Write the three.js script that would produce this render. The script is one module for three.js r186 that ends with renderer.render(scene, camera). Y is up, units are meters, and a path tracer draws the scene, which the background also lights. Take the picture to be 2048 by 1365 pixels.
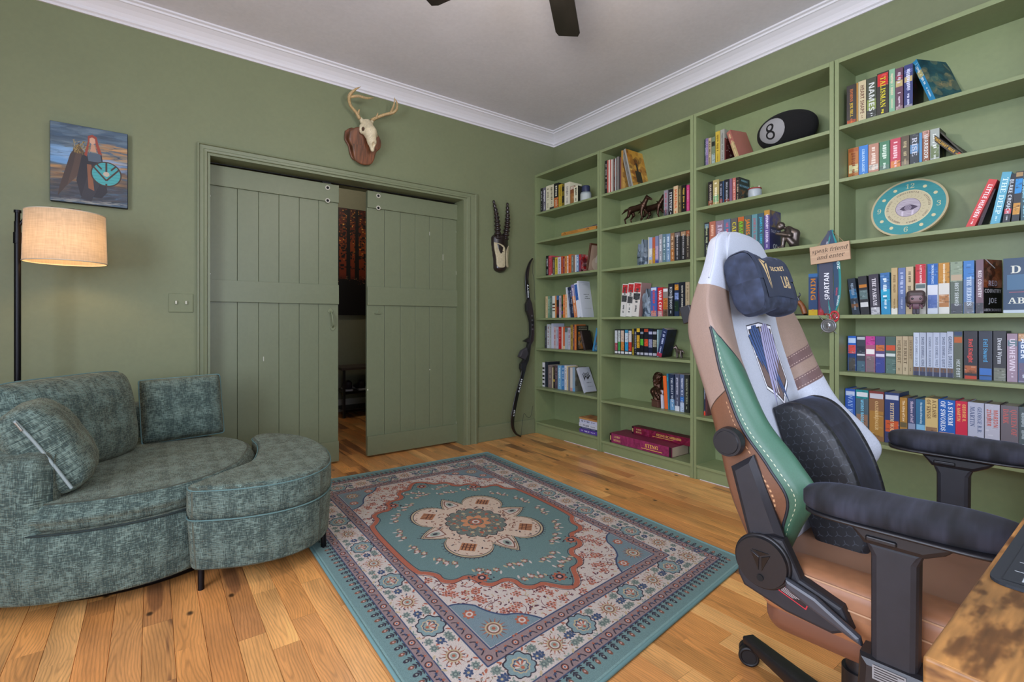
import * as THREE from 'three';
import { RoundedBoxGeometry } from 'three/addons/geometries/RoundedBoxGeometry.js';
import { mergeGeometries, mergeVertices, toCreasedNormals } from 'three/addons/utils/BufferGeometryUtils.js';
import { RectAreaLightUniformsLib } from 'three/addons/lights/RectAreaLightUniformsLib.js';
import { MarchingCubes } from 'three/addons/objects/MarchingCubes.js';

// ---------------------------------------------------------------- camera, sky, window light, exposure
const scene = new THREE.Scene();
const renderer = new THREE.WebGLRenderer({ antialias: true });
renderer.toneMapping = THREE.LinearToneMapping;
renderer.toneMappingExposure = 1.0;
renderer.shadowMap.enabled = true;
RectAreaLightUniformsLib.init();

const camera = new THREE.PerspectiveCamera(2 * Math.atan(682.5 / 970) * 180 / Math.PI, 2048 / 1365, 0.05, 60);
camera.position.set(-3.016, 1.0, 3.403);
const YAW = 36.6 * Math.PI / 180;
camera.lookAt(-3.016 + Math.sin(YAW), 1.0, 3.403 - Math.cos(YAW));
camera.setViewOffset(2048, 1365, 0, 37.5, 2048, 1365);   // shifted lens: upright lines stay upright

scene.background = new THREE.Color(1.5, 1.7, 2.0);      // pale daylight sky outside the windows

function windowLight(x, y, z, w, h, tx, tz, intensity, color) {
  const l = new THREE.RectAreaLight(color, intensity, w, h);
  l.position.set(x, y, z); l.lookAt(tx, y, tz); scene.add(l);
  return l;
}
windowLight(-2.55, 1.45, 4.62, 1.7, 1.5, -2.55, 0, 5.0, 0xdfe8ff);    // window behind the camera
windowLight(-4.82, 1.45, 3.4, 2.0, 1.5, 0, 3.4, 12.5, 0xdfe8ff);     // wide window in the wall on the sofa side

// ---------------------------------------------------------------- helpers
let seed = 7;
const rnd = () => { seed = (seed * 1664525 + 1013904223) >>> 0; return seed / 4294967296; };
const rr = (a, b) => a + (b - a) * rnd();
const V = (x, y, z) => new THREE.Vector3(x, y, z);
const lerp = (a, b, t) => a + (b - a) * t;
const clamp = (v, a, b) => Math.max(a, Math.min(b, v));
const smooth = (a, b, t) => { t = clamp((t - a) / (b - a), 0, 1); return t * t * (3 - 2 * t); };
function curve1(pts) {                                    // piecewise smooth 1-D lookup: [[t, v], ...]
  return (t) => {
    if (t <= pts[0][0]) return pts[0][1];
    for (let i = 1; i < pts.length; i++) if (t <= pts[i][0]) {
      const p0 = pts[Math.max(0, i - 2)], p1 = pts[i - 1], p2 = pts[i], p3 = pts[Math.min(pts.length - 1, i + 1)];
      const h = p2[0] - p1[0], u = (t - p1[0]) / h;
      const m1 = (p2[1] - p0[1]) / Math.max(1e-6, p2[0] - p0[0]) * h, m2 = (p3[1] - p1[1]) / Math.max(1e-6, p3[0] - p1[0]) * h;
      const u2 = u * u, u3 = u2 * u;
      return (2 * u3 - 3 * u2 + 1) * p1[1] + (u3 - 2 * u2 + u) * m1 + (-2 * u3 + 3 * u2) * p2[1] + (u3 - u2) * m2;
    }
    return pts[pts.length - 1][1];
  };
}
// value noise, 2-D and 3-D
function hash(x, y, z) { let h = Math.imul(x, 374761393) ^ Math.imul(y, 668265263) ^ Math.imul(z, 2147483647 - 99); h = Math.imul(h ^ (h >>> 13), 1274126177); return ((h ^ (h >>> 16)) >>> 0) / 4294967296; }
function noise(x, y = 0, z = 0) {
  const xi = Math.floor(x), yi = Math.floor(y), zi = Math.floor(z);
  const f = (t) => t * t * (3 - 2 * t), u = f(x - xi), v = f(y - yi), w = f(z - zi);
  const L = (a, b, t) => a + (b - a) * t;
  return L(L(L(hash(xi, yi, zi), hash(xi + 1, yi, zi), u), L(hash(xi, yi + 1, zi), hash(xi + 1, yi + 1, zi), u), v),
    L(L(hash(xi, yi, zi + 1), hash(xi + 1, yi, zi + 1), u), L(hash(xi, yi + 1, zi + 1), hash(xi + 1, yi + 1, zi + 1), u), v), w);
}
const fbm = (x, y, z = 0, o = 4) => { let s = 0, a = 0.5, t = 0; for (let i = 0; i < o; i++) { s += a * noise(x, y, z); t += a; x *= 2.03; y *= 2.03; z *= 2.03; a *= 0.5; } return s / t; };

function canvas(w, h) { const c = document.createElement('canvas'); c.width = w; c.height = h; return [c, c.getContext('2d')]; }
function texOf(c, srgb = true, rep) {
  const t = new THREE.CanvasTexture(c); if (srgb) t.colorSpace = THREE.SRGBColorSpace;
  t.wrapS = t.wrapT = THREE.RepeatWrapping; if (rep) t.repeat.set(rep[0], rep[1]); return t;
}
function pixelTex(w, h, fn, srgb = true, rep) {            // fn(u, v) -> [r, g, b] 0..255
  const d = new Uint8Array(w * h * 4);
  for (let y = 0; y < h; y++) for (let x = 0; x < w; x++) {
    const c = fn(x / w, y / h, x, y), i = (y * w + x) * 4;
    d[i] = clamp(c[0], 0, 255); d[i + 1] = clamp(c[1], 0, 255); d[i + 2] = clamp(c[2], 0, 255); d[i + 3] = 255;
  }
  const t = new THREE.DataTexture(d, w, h); if (srgb) t.colorSpace = THREE.SRGBColorSpace;
  t.magFilter = THREE.LinearFilter; t.minFilter = THREE.LinearFilter; t.wrapS = t.wrapT = THREE.RepeatWrapping; if (rep) t.repeat.set(rep[0], rep[1]);
  t.needsUpdate = true; return t;
}
function mat(color, rough = 0.6, o = {}) { return new THREE.MeshPhysicalMaterial({ color, roughness: rough, ...o }); }
const hexRGB = (h) => { const c = new THREE.Color(h); const o = {}; c.getRGB(o, THREE.SRGBColorSpace); return [o.r * 255, o.g * 255, o.b * 255]; };
// tileable-looking grain texture around one colour
function grainMat(hex, amp, rough, o = {}) {
  const [r, g, b] = hexRGB(hex), n = o.size || 256, fx = o.fx || 40, fy = o.fy || 40, c = o.coarse ?? 0.5;
  const map = pixelTex(n, n, (u, v) => {
    const f = (fbm(u * fx, v * fy, 3, 3) - 0.5) * 2 * amp + (fbm(u * 5, v * 5, 9, 3) - 0.5) * 2 * amp * c;
    return [r * (1 + f), g * (1 + f), b * (1 + f)];
  }, true, o.rep || [1, 1]);
  const m = new THREE.MeshPhysicalMaterial({ map, roughness: rough, ...(o.m || {}) });
  if (o.bump) { m.bumpMap = pixelTex(n, n, (u, v) => { const f = 255 * fbm(u * fx, v * fy, 3, 3); return [f, f, f]; }, false, o.rep || [1, 1]); m.bumpScale = o.bump; }
  return m;
}

const taken = new Map();
function numbered(name) { const n = taken.get(name) || 0; taken.set(name, n + 1); return n ? name + '_' + String(n).padStart(3, '0') : name; }
function shade(o) { o.castShadow = true; o.receiveShadow = true; return o; }
const PLAIN = ['position', 'normal', 'uv'];
function plain(g) {
  if (g.index) g = g.toNonIndexed();
  if (!g.attributes.normal) g.computeVertexNormals();
  if (!g.attributes.uv) g.setAttribute('uv', new THREE.BufferAttribute(new Float32Array(g.attributes.position.count * 2), 2));
  for (const k of Object.keys(g.attributes)) if (!PLAIN.includes(k)) g.deleteAttribute(k);
  g.morphAttributes = {};
  return g;
}
function merge(gs) { gs = [].concat(gs); return gs.length === 1 ? gs[0] : mergeGeometries(gs.map(plain)); }
function obj(name, gs, m, parent) {
  const o = shade(new THREE.Mesh(merge(gs), m));
  if (parent) { o.name = name; parent.add(o); } else { o.name = numbered(name); scene.add(o); }
  return o;
}
function tag(o, label, category, group, kind) {
  if (label) o.userData.label = label; if (category) o.userData.category = category;
  if (group) o.userData.group = group; if (kind) o.userData.kind = kind; return o;
}
function thing(name, label, category, pos = [0, 0, 0], turn = 0, group) {
  const o = new THREE.Group(); o.name = numbered(name); o.position.set(...pos); o.rotation.y = turn; scene.add(o);
  return tag(o, label, category, group);
}
function part(name, parent) { const g = new THREE.Group(); g.name = name; parent.add(g); return g; }
function struct(name, gs, m, label) { const o = obj(name, gs, m); o.userData.kind = 'structure'; if (label) o.userData.label = label; return o; }
function structGroup(name, label) { const g = new THREE.Group(); g.name = numbered(name); g.userData.kind = 'structure'; g.userData.label = label; scene.add(g); return g; }

function bx(x0, x1, y0, y1, z0, z1) {                      // box by extents, uv in metres
  const w = x1 - x0, h = y1 - y0, d = z1 - z0, g = new THREE.BoxGeometry(w, h, d), uv = g.attributes.uv;
  const s = [[d, h], [d, h], [w, d], [w, d], [w, h], [w, h]];
  for (let i = 0; i < 24; i++) { const k = s[i >> 2]; uv.setXY(i, uv.getX(i) * k[0], uv.getY(i) * k[1]); }
  g.translate((x0 + x1) / 2, (y0 + y1) / 2, (z0 + z1) / 2); return g;
}
function rbx(x0, x1, y0, y1, z0, z1, r = 0.003, seg = 2) { // box with rounded edges
  const w = x1 - x0, h = y1 - y0, d = z1 - z0;
  const g = new RoundedBoxGeometry(w, h, d, seg, Math.min(r, w / 2.01, h / 2.01, d / 2.01));
  boxUV(g); g.translate((x0 + x1) / 2, (y0 + y1) / 2, (z0 + z1) / 2); return g;
}
function boxUV(g, s = 1) {                                 // uv in metres from the facing axis
  const p = g.attributes.position, n = g.attributes.normal, uv = new Float32Array(p.count * 2);
  for (let i = 0; i < p.count; i++) {
    const ax = Math.abs(n.getX(i)), ay = Math.abs(n.getY(i)), az = Math.abs(n.getZ(i));
    let a, b; if (ax >= ay && ax >= az) { a = p.getZ(i); b = p.getY(i); } else if (ay >= az) { a = p.getX(i); b = p.getZ(i); } else { a = p.getX(i); b = p.getY(i); }
    uv[2 * i] = a * s; uv[2 * i + 1] = b * s;
  }
  g.setAttribute('uv', new THREE.BufferAttribute(uv, 2)); return g;
}
function cyl(r0, r1, h, x, y, z, seg = 24) { const g = new THREE.CylinderGeometry(r1, r0, h, seg); g.translate(x, y + h / 2, z); return g; }
function rod(a, b, r, seg = 10, r2) {                      // cylinder between two points
  const A = a.isVector3 ? a : V(...a), B = b.isVector3 ? b : V(...b), d = B.clone().sub(A), l = d.length();
  const g = new THREE.CylinderGeometry(r2 ?? r, r, l, seg); g.translate(0, l / 2, 0);
  g.applyQuaternion(new THREE.Quaternion().setFromUnitVectors(V(0, 1, 0), d.normalize())); g.translate(A.x, A.y, A.z); return g;
}
function tube(pts, r, seg = 24, rad = 8, closed = false) {
  const c = new THREE.CatmullRomCurve3(pts.map((p) => (p.isVector3 ? p : V(...p))), closed);
  return new THREE.TubeGeometry(c, seg, r, rad, closed);
}
function taperTube(pts, rs, seg = 24, rad = 8, bump) {     // tube whose radius follows rs (list), ends closed to a point or disc
  const c = new THREE.CatmullRomCurve3(pts.map((p) => (p.isVector3 ? p : V(...p))));
  const fr = c.computeFrenetFrames(seg), pos = [], idx = [], uv = [];
  const R = curve1(rs.map((r, i) => [i / (rs.length - 1), r]));
  for (let i = 0; i <= seg; i++) {
    const t = i / seg, p = c.getPointAt(t), n = fr.normals[i], b = fr.binormals[i];
    for (let j = 0; j <= rad; j++) {
      const a = j / rad * Math.PI * 2, r = R(t) * (bump ? bump(t, a) : 1);
      const q = p.clone().addScaledVector(n, Math.cos(a) * r).addScaledVector(b, Math.sin(a) * r);
      pos.push(q.x, q.y, q.z); uv.push(j / rad, t);
    }
  }
  for (let i = 0; i < seg; i++) for (let j = 0; j < rad; j++) { const a = i * (rad + 1) + j, b = a + rad + 1; idx.push(a, a + 1, b, b, a + 1, b + 1); }
  for (const [e, s] of [[0, 1], [seg, -1]]) { const p = c.getPointAt(e / seg), k = pos.length / 3; pos.push(p.x, p.y, p.z); uv.push(0.5, e / seg); for (let j = 0; j < rad; j++) { const a = e * (rad + 1) + j; if (s > 0) idx.push(k, a + 1, a); else idx.push(k, a, a + 1); } }
  const g = new THREE.BufferGeometry(); g.setAttribute('position', new THREE.Float32BufferAttribute(pos, 3)); g.setAttribute('uv', new THREE.Float32BufferAttribute(uv, 2));
  g.setIndex(idx); g.computeVertexNormals(); return g;
}
function shapeOf(pts, smoothIt = false) {
  const s = new THREE.Shape();
  if (smoothIt) { const c = new THREE.SplineCurve(pts.concat([pts[0]]).map((p) => new THREE.Vector2(p[0], p[1]))); s.setFromPoints(c.getPoints(pts.length * 6)); } else s.setFromPoints(pts.map((p) => new THREE.Vector2(p[0], p[1])));
  return s;
}
function prism(pts, depth, bevel = 0, o = {}) {            // extruded outline in xy, thickness along +z
  const s = !Array.isArray(pts) ? pts : shapeOf(pts, o.smooth);
  const b = Math.min(bevel, depth / 2.01);
  const g = new THREE.ExtrudeGeometry(s, { depth: depth - 2 * b, bevelEnabled: b > 0, bevelThickness: b, bevelSize: b, bevelOffset: -b, bevelSegments: o.bseg || 2, curveSegments: o.cs || 12, steps: o.steps || 1 });
  g.translate(0, 0, b); return g;
}
function gridGeo(nu, nv, fn, o = {}) {                     // surface patch: fn(u, v) -> [x, y, z]; uv from fn's 4th, 5th value or u, v
  const pos = [], uv = [], idx = [];
  for (let j = 0; j <= nv; j++) for (let i = 0; i <= nu; i++) { const p = fn(i / nu, j / nv); pos.push(p[0], p[1], p[2]); uv.push(p[3] ?? i / nu, p[4] ?? j / nv); }
  for (let j = 0; j < nv; j++) for (let i = 0; i < nu; i++) { const a = j * (nu + 1) + i, b = a + nu + 1; if (o.flip) idx.push(a, b, a + 1, b, b + 1, a + 1); else idx.push(a, a + 1, b, b, a + 1, b + 1); }
  const g = new THREE.BufferGeometry(); g.setAttribute('position', new THREE.Float32BufferAttribute(pos, 3)); g.setAttribute('uv', new THREE.Float32BufferAttribute(uv, 2));
  g.setIndex(idx); g.computeVertexNormals(); return g;
}
function weldNormals(g) {                                  // smooth normals across coincident points, uv kept
  const p = g.attributes.position, n = g.attributes.normal, m = new Map();
  for (let i = 0; i < p.count; i++) { const k = Math.round(p.getX(i) * 1e4) + ',' + Math.round(p.getY(i) * 1e4) + ',' + Math.round(p.getZ(i) * 1e4); const a = m.get(k) || [0, 0, 0, []]; a[0] += n.getX(i); a[1] += n.getY(i); a[2] += n.getZ(i); a[3].push(i); m.set(k, a); }
  for (const a of m.values()) { const l = Math.hypot(a[0], a[1], a[2]) || 1; for (const i of a[3]) n.setXYZ(i, a[0] / l, a[1] / l, a[2] / l); }
  return g;
}
// soft body by signed distance: fn(x, y, z) < 0 inside; box is [cx, cy, cz, half size]
function march(fn, box, res) {
  const mc = new MarchingCubes(res, new THREE.MeshBasicMaterial(), false, false, 200000); mc.isolation = 0;
  const [cx, cy, cz, hs] = box, f = mc.field, hf = res / 2;
  for (let k = 0; k < res; k++) for (let j = 0; j < res; j++) for (let i = 0; i < res; i++) f[i + j * res + k * res * res] = -fn(cx + (i - hf) / hf * hs, cy + (j - hf) / hf * hs, cz + (k - hf) / hf * hs);
  mc.update();
  const n = mc.count, pos = new Float32Array(n * 3), g = new THREE.BufferGeometry();
  for (let i = 0; i < n; i++) { pos[3 * i] = cx + mc.positionArray[3 * i] * hs; pos[3 * i + 1] = cy + mc.positionArray[3 * i + 1] * hs; pos[3 * i + 2] = cz + mc.positionArray[3 * i + 2] * hs; }
  g.setAttribute('position', new THREE.BufferAttribute(pos, 3));
  const w = mergeVertices(g, 1e-5); w.computeVertexNormals(); boxUV(w); return w;
}
const capsule = (p, a, b, ra, rb) => {                     // distance to a tapered capsule
  const bx_ = b[0] - a[0], by = b[1] - a[1], bz = b[2] - a[2], px = p[0] - a[0], py = p[1] - a[1], pz = p[2] - a[2];
  const t = clamp((px * bx_ + py * by + pz * bz) / (bx_ * bx_ + by * by + bz * bz + 1e-12), 0, 1);
  return Math.hypot(px - bx_ * t, py - by * t, pz - bz * t) - (ra + (rb - ra) * t);
};
const smin = (a, b, k) => { const h = clamp(0.5 + 0.5 * (b - a) / k, 0, 1); return b + (a - b) * h - k * h * (1 - h); };

// ---------------------------------------------------------------- the room
const H = 2.742;
// sage paint: faint roller texture in colour only
function paint(hex, rough) { return grainMat(hex, 0.02, rough, { fx: 60, fy: 60, coarse: 0.7, rep: [1.1, 1.1] }); }
const M = {};
M.wall = paint('#777e5d', 0.55);
M.trimGreen = paint('#777e60', 0.42);
M.door = paint('#737a5e', 0.42);
M.shelf = paint('#838f65', 0.45);
M.ceil = paint('#dad8dc', 0.8);
M.crown = mat('#dedcdf', 0.45);
M.white = mat('#d8d4cc', 0.5);
M.black = mat('#111012', 0.45);
M.glass = new THREE.MeshPhysicalMaterial({ color: 0xffffff, roughness: 0.02, transmission: 1, thickness: 0 });

const XL = -4.9, ZB = 4.7;                                  // side wall and back wall of the room
const OX0 = -2.737, OX1 = -0.985, OH = 1.995, WT = 0.24;     // double-door opening in the end wall
// end wall around the opening
struct('wall_back', [bx(XL, OX0, 0, H, -WT, 0), bx(OX1, 0.2, 0, H, -WT, 0), bx(OX0, OX1, OH, H, -WT, 0)], M.wall, 'sage green painted wall around the sliding barn doors');
struct('wall_right', bx(0, 0.2, 0, H, 0, ZB), M.wall, 'sage green wall behind the bookcases');
{ // side wall with a window
  const z0 = 2.4, z1 = 4.4, y0 = 0.7, y1 = 2.2;
  struct('wall_left', [bx(XL - 0.2, XL, 0, H, -WT, z0), bx(XL - 0.2, XL, 0, H, z1, ZB + 0.2), bx(XL - 0.2, XL, 0, y0, z0, z1), bx(XL - 0.2, XL, y1, H, z0, z1)], M.wall);
  const w = structGroup('window_1', 'white framed window in the side wall');
  obj('window_frame', [bx(XL - 0.12, XL - 0.06, y0, y1, z0, z0 + 0.05), bx(XL - 0.12, XL - 0.06, y0, y1, z1 - 0.05, z1), bx(XL - 0.12, XL - 0.06, y0, y0 + 0.05, z0, z1), bx(XL - 0.12, XL - 0.06, y1 - 0.05, y1, z0, z1), bx(XL - 0.12, XL - 0.06, 1.43, 1.48, z0, z1)], M.white, w);
  obj('pane', bx(XL - 0.095, XL - 0.09, y0 + 0.05, 1.43, z0 + 0.05, z1 - 0.05), M.glass, w);
  obj('pane', bx(XL - 0.095, XL - 0.09, 1.48, y1 - 0.05, z0 + 0.05, z1 - 0.05), M.glass, w);
}
{ // wall behind the camera with a window
  const x0 = -3.4, x1 = -1.7, y0 = 0.7, y1 = 2.2;
  struct('wall_front', [bx(XL, x0, 0, H, ZB, ZB + 0.2), bx(x1, 0.2, 0, H, ZB, ZB + 0.2), bx(x0, x1, 0, y0, ZB, ZB + 0.2), bx(x0, x1, y1, H, ZB, ZB + 0.2)], M.wall);
  const w = structGroup('window_2', 'white framed window behind the desk');
  obj('window_frame', [bx(x0, x0 + 0.05, y0, y1, ZB + 0.06, ZB + 0.12), bx(x1 - 0.05, x1, y0, y1, ZB + 0.06, ZB + 0.12), bx(x0, x1, y0, y0 + 0.05, ZB + 0.06, ZB + 0.12), bx(x0, x1, y1 - 0.05, y1, ZB + 0.06, ZB + 0.12), bx(x0, x1, 1.43, 1.48, ZB + 0.06, ZB + 0.12)], M.white, w);
  obj('pane', bx(x0 + 0.05, x1 - 0.05, y0 + 0.05, 1.43, ZB + 0.09, ZB + 0.095), M.glass, w);
  obj('pane', bx(x0 + 0.05, x1 - 0.05, 1.48, y1 - 0.05, ZB + 0.09, ZB + 0.095), M.glass, w);
}
struct('ceiling', bx(XL - 0.2, 0.2, H, H + 0.15, -WT, ZB + 0.2), M.ceil, 'flat pale grey ceiling');

// crown moulding: one profile swept along each wall
function crownRun(len) {
  const P = [[0, 0], [0, -0.112], [0.008, -0.112], [0.008, -0.1], [0.018, -0.094], [0.02, -0.078], [0.03, -0.062], [0.048, -0.042], [0.07, -0.026], [0.078, -0.024], [0.08, -0.014], [0.094, -0.01], [0.094, 0]];
  return prism(P, len);                                     // profile in x (out from the wall), y; length along z
}
{
  const a = crownRun(4.9); a.rotateY(-Math.PI / 2); a.translate(0, H, 0);             // along -x, out along +z
  { const p = a.attributes.position; let mx = 0; for (let i = 0; i < p.count; i++) mx = Math.min(mx, p.getX(i)); }
  struct('trim_1', a, M.crown, 'white crown moulding above the barn doors');
  const b = crownRun(ZB); b.scale(-1, 1, 1); { const ix = b.index; if (ix) { const r = ix.array; for (let i = 0; i < r.length; i += 3) { const t = r[i]; r[i] = r[i + 1]; r[i + 1] = t; } } }
  b.computeVertexNormals(); b.translate(0, H, 0);
  struct('trim_2', b, M.crown, 'white crown moulding above the bookcases');
}
// baseboard on the end wall
struct('baseboard_back', [rbx(-0.868, -0.24, 0, 0.13, 0, 0.014, 0.004), rbx(XL, -2.85, 0, 0.13, 0, 0.014, 0.004)], M.trimGreen, 'green painted baseboard of the end wall');
{ // door casing: stepped profile
  const cas = (len) => prism([[0, 0], [0.115, 0], [0.115, 0.026], [0.1, 0.03], [0.094, 0.02], [0.06, 0.018], [0.052, 0.024], [0.03, 0.022], [0.024, 0.012], [0, 0.012]], len);
  const parts = [];
  const l = cas(OH + 0.075); l.rotateX(-Math.PI / 2); l.scale(-1, 1, -1); l.computeVertexNormals();            // left jamb casing
  const fix = (g) => { if (g.index) g = g.toNonIndexed(); return g; };
  const mk = (fn) => { const g = fix(cas(1)); fn(g); g.computeVertexNormals(); return g; };
  const map = (g, f) => { const p = g.attributes.position; for (let i = 0; i < p.count; i++) { const q = f(p.getX(i), p.getY(i), p.getZ(i)); p.setXYZ(i, q[0], q[1], q[2]); } };
  // outer edges: 0.075 beyond the opening, with mitred corners
  const K = 0.0652;
  parts.push(mk((g) => map(g, (a, b, c) => [OX0 - a * K / 0.115, c * (OH + a * K / 0.115), b])));
  parts.push(mk((g) => map(g, (a, b, c) => [OX1 + a * 0.125 / 0.115, c * (OH + a * K / 0.115), b])));
  parts.push(mk((g) => map(g, (a, b, c) => [lerp(OX0 - a * K / 0.115, OX1 + a * 0.125 / 0.115, c), OH + a * K / 0.115, b])));
  parts.forEach((g) => boxUV(g));
  struct('trim_3', parts, M.trimGreen, 'stepped green casing around the double doorway');
}

// ---------------------------------------------------------------- floor: oak strips, each its own board
const WOOD = (() => {                                       // 16 strips of oak grain, 1.4 m long, tone by strip
  const tones = [[178, 122, 66], [190, 136, 80], [168, 108, 56], [196, 148, 92], [160, 98, 50], [184, 128, 72], [150, 92, 48], [200, 154, 98], [174, 116, 60], [188, 140, 86], [142, 88, 50], [180, 118, 62], [194, 142, 84], [166, 112, 64], [186, 126, 66], [156, 104, 60]];
  return pixelTex(2048, 1024, (u, v, x, y) => {
    const s = Math.floor(y / 64), t = (y % 64) / 64, L = u * 1.4, W = t * 0.08;
    const cath = s % 3 !== 1;
    const wob = (fbm(L * 2.2, s * 7.3, 1, 3) - 0.5) * 0.10;
    const d = cath ? Math.hypot((W - 0.04 + wob) * 1.0, (((L + s * 0.37) % 0.7) - 0.35) * 0.055) : Math.abs(W + wob * 0.5 + s);
    const ring = 0.5 + 0.5 * Math.sin(d * (cath ? 900 : 760) + fbm(L * 9, W * 60, s, 3) * 7);
    const fine = fbm(L * 26, W * 900, s + 20, 2), cloud = fbm(L * 3, W * 16, s + 40, 3);
    let f = 0.92 + 0.13 * cloud - 0.13 * Math.pow(ring, 3) + 0.16 * (fine - 0.5) + (cloud - 0.5) * 0.25;
    let c = tones[s].map((q, i) => lerp(q * 1.3, [228, 166, 98][i], 0.48));
    if (s === 6 || s === 10 || s === 13) { const k = smooth(0.52, 0.62, fbm(L * 2.4, W * 30 + s, 5, 3)); c = c.map((q, i) => lerp(q, [128, 84, 54][i], k * 0.7)); }
    const kn = Math.hypot(((L + s * 0.53) % 0.9) - 0.45, (W - 0.03 - 0.02 * Math.sin(s)) * 1.6);
    if (s % 4 === 2 && kn < 0.02) f *= 0.35 + 0.65 * smooth(0.004, 0.02, kn);
    return [c[0] * f, c[1] * f, c[2] * f];
  });
})();
M.plank = new THREE.MeshPhysicalMaterial({ map: WOOD, roughness: 0.33, clearcoat: 0.35, clearcoatRoughness: 0.22 });
M.sub = mat('#3a2614', 0.8);
{
  const f = structGroup('floor', 'varnished oak strip floor in mixed honey tones');
  obj('subfloor', bx(XL - 0.2, 0.2, -0.12, -0.017, -2.6, ZB + 0.2), M.sub, f);
  const W = 0.08, proto = new Map();
  const strip = (len, k) => {                               // board with eased long edges, uv into strip k
    const key = len.toFixed(2) + '/' + k; if (proto.has(key)) return proto.get(key);
    const e = 0.0007, w = W / 2 - 0.0002, y = 0, l = len / 2 - 0.0003;
    const A = [[-w, y - 0.0022, -l], [-w + e, y, -l], [w - e, y, -l], [w, y - 0.0022, -l], [w, -0.017, -l], [-w, -0.017, -l]];
    const pos = [], uv = [], q = (a, b, c, d) => { for (const p of [a, b, c, a, c, d]) { pos.push(...p); uv.push(off + (p[2] + l) / 1.4, (k + 0.04 + 0.92 * (p[0] + w) / (2 * w)) / 16); } };
    const off = hash(k, Math.round(len * 100), 3);
    const B = A.map((p) => [p[0], p[1], l]);
    for (let i = 0; i < 4; i++) { const j = (i + 1) % 6; q(A[i], B[i], B[j], A[j]); }
    q(A[5], B[5], B[0], A[0]);
    q(A[5], A[0], A[3], A[4]); q(B[0], B[5], B[4], B[3]);
    const g = new THREE.BufferGeometry(); g.setAttribute('position', new THREE.Float32BufferAttribute(pos, 3)); g.setAttribute('uv', new THREE.Float32BufferAttribute(uv, 2)); g.computeVertexNormals();
    proto.set(key, g); return g;
  };
  const LENS = [0.45, 0.6, 0.75, 0.9, 1.05, 1.2, 1.35], rest = [];
  const inView = (x, z) => { const dx = x + 3.016, dz = z - 3.403, fw = dx * 0.5962 - dz * 0.8028, rt = dx * 0.8028 + dz * 0.5962; return fw > 0.9 && Math.abs(rt / fw) < 1.16; };
  let made = 0;
  for (let i = 0; i < 62; i++) {
    const x = -0.04 - i * W; let z = -2.5 - rr(0, 0.9);
    while (z < ZB) {
      const len = LENS[Math.floor(rnd() * LENS.length)], k = Math.floor(rnd() * 16), zc = z + len / 2;
      z += len;
      if (zc + len / 2 < -2.5 || zc - len / 2 > ZB) continue;
      const through = zc + len / 2 < -0.1 && (x < -2.2 || x > -0.9);
      const seen = (inView(x, zc) || inView(x, zc - len / 2) || inView(x, zc + len / 2)) && !through && made < 290;
      if (seen && zc + len / 2 > -0.9) {
        const o = shade(new THREE.Mesh(strip(len, k), M.plank)); o.name = 'plank'; o.position.set(x, 0, zc); f.add(o); made++;
      } else { const g = strip(len, k).clone(); g.translate(x, 0, zc); rest.push(g); }
    }
  }
  const o = obj('plank_field', rest, M.plank, f); o.userData.kind = 'stuff';
}

// ---------------------------------------------------------------- room beyond the doors
M.hall = paint('#868870', 0.6);
M.hallTrim = mat('#c8c4b8', 0.5);
struct('wall_hall', [bx(-3.4, 0.2, 0, H, -2.2, -2.1), bx(-3.4, -3.3, 0, H, -2.1, -WT), bx(0.1, 0.2, 0, H, -2.1, -WT)], M.hall, 'dim tan wall seen through the gap between the doors');
struct('ceiling_hall', bx(-3.4, 0.2, H, H + 0.1, -2.2, -WT), M.ceil);
struct('baseboard_hall', rbx(-3.3, 0.1, 0, 0.14, -2.1, -2.085, 0.004), M.hallTrim);

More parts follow.
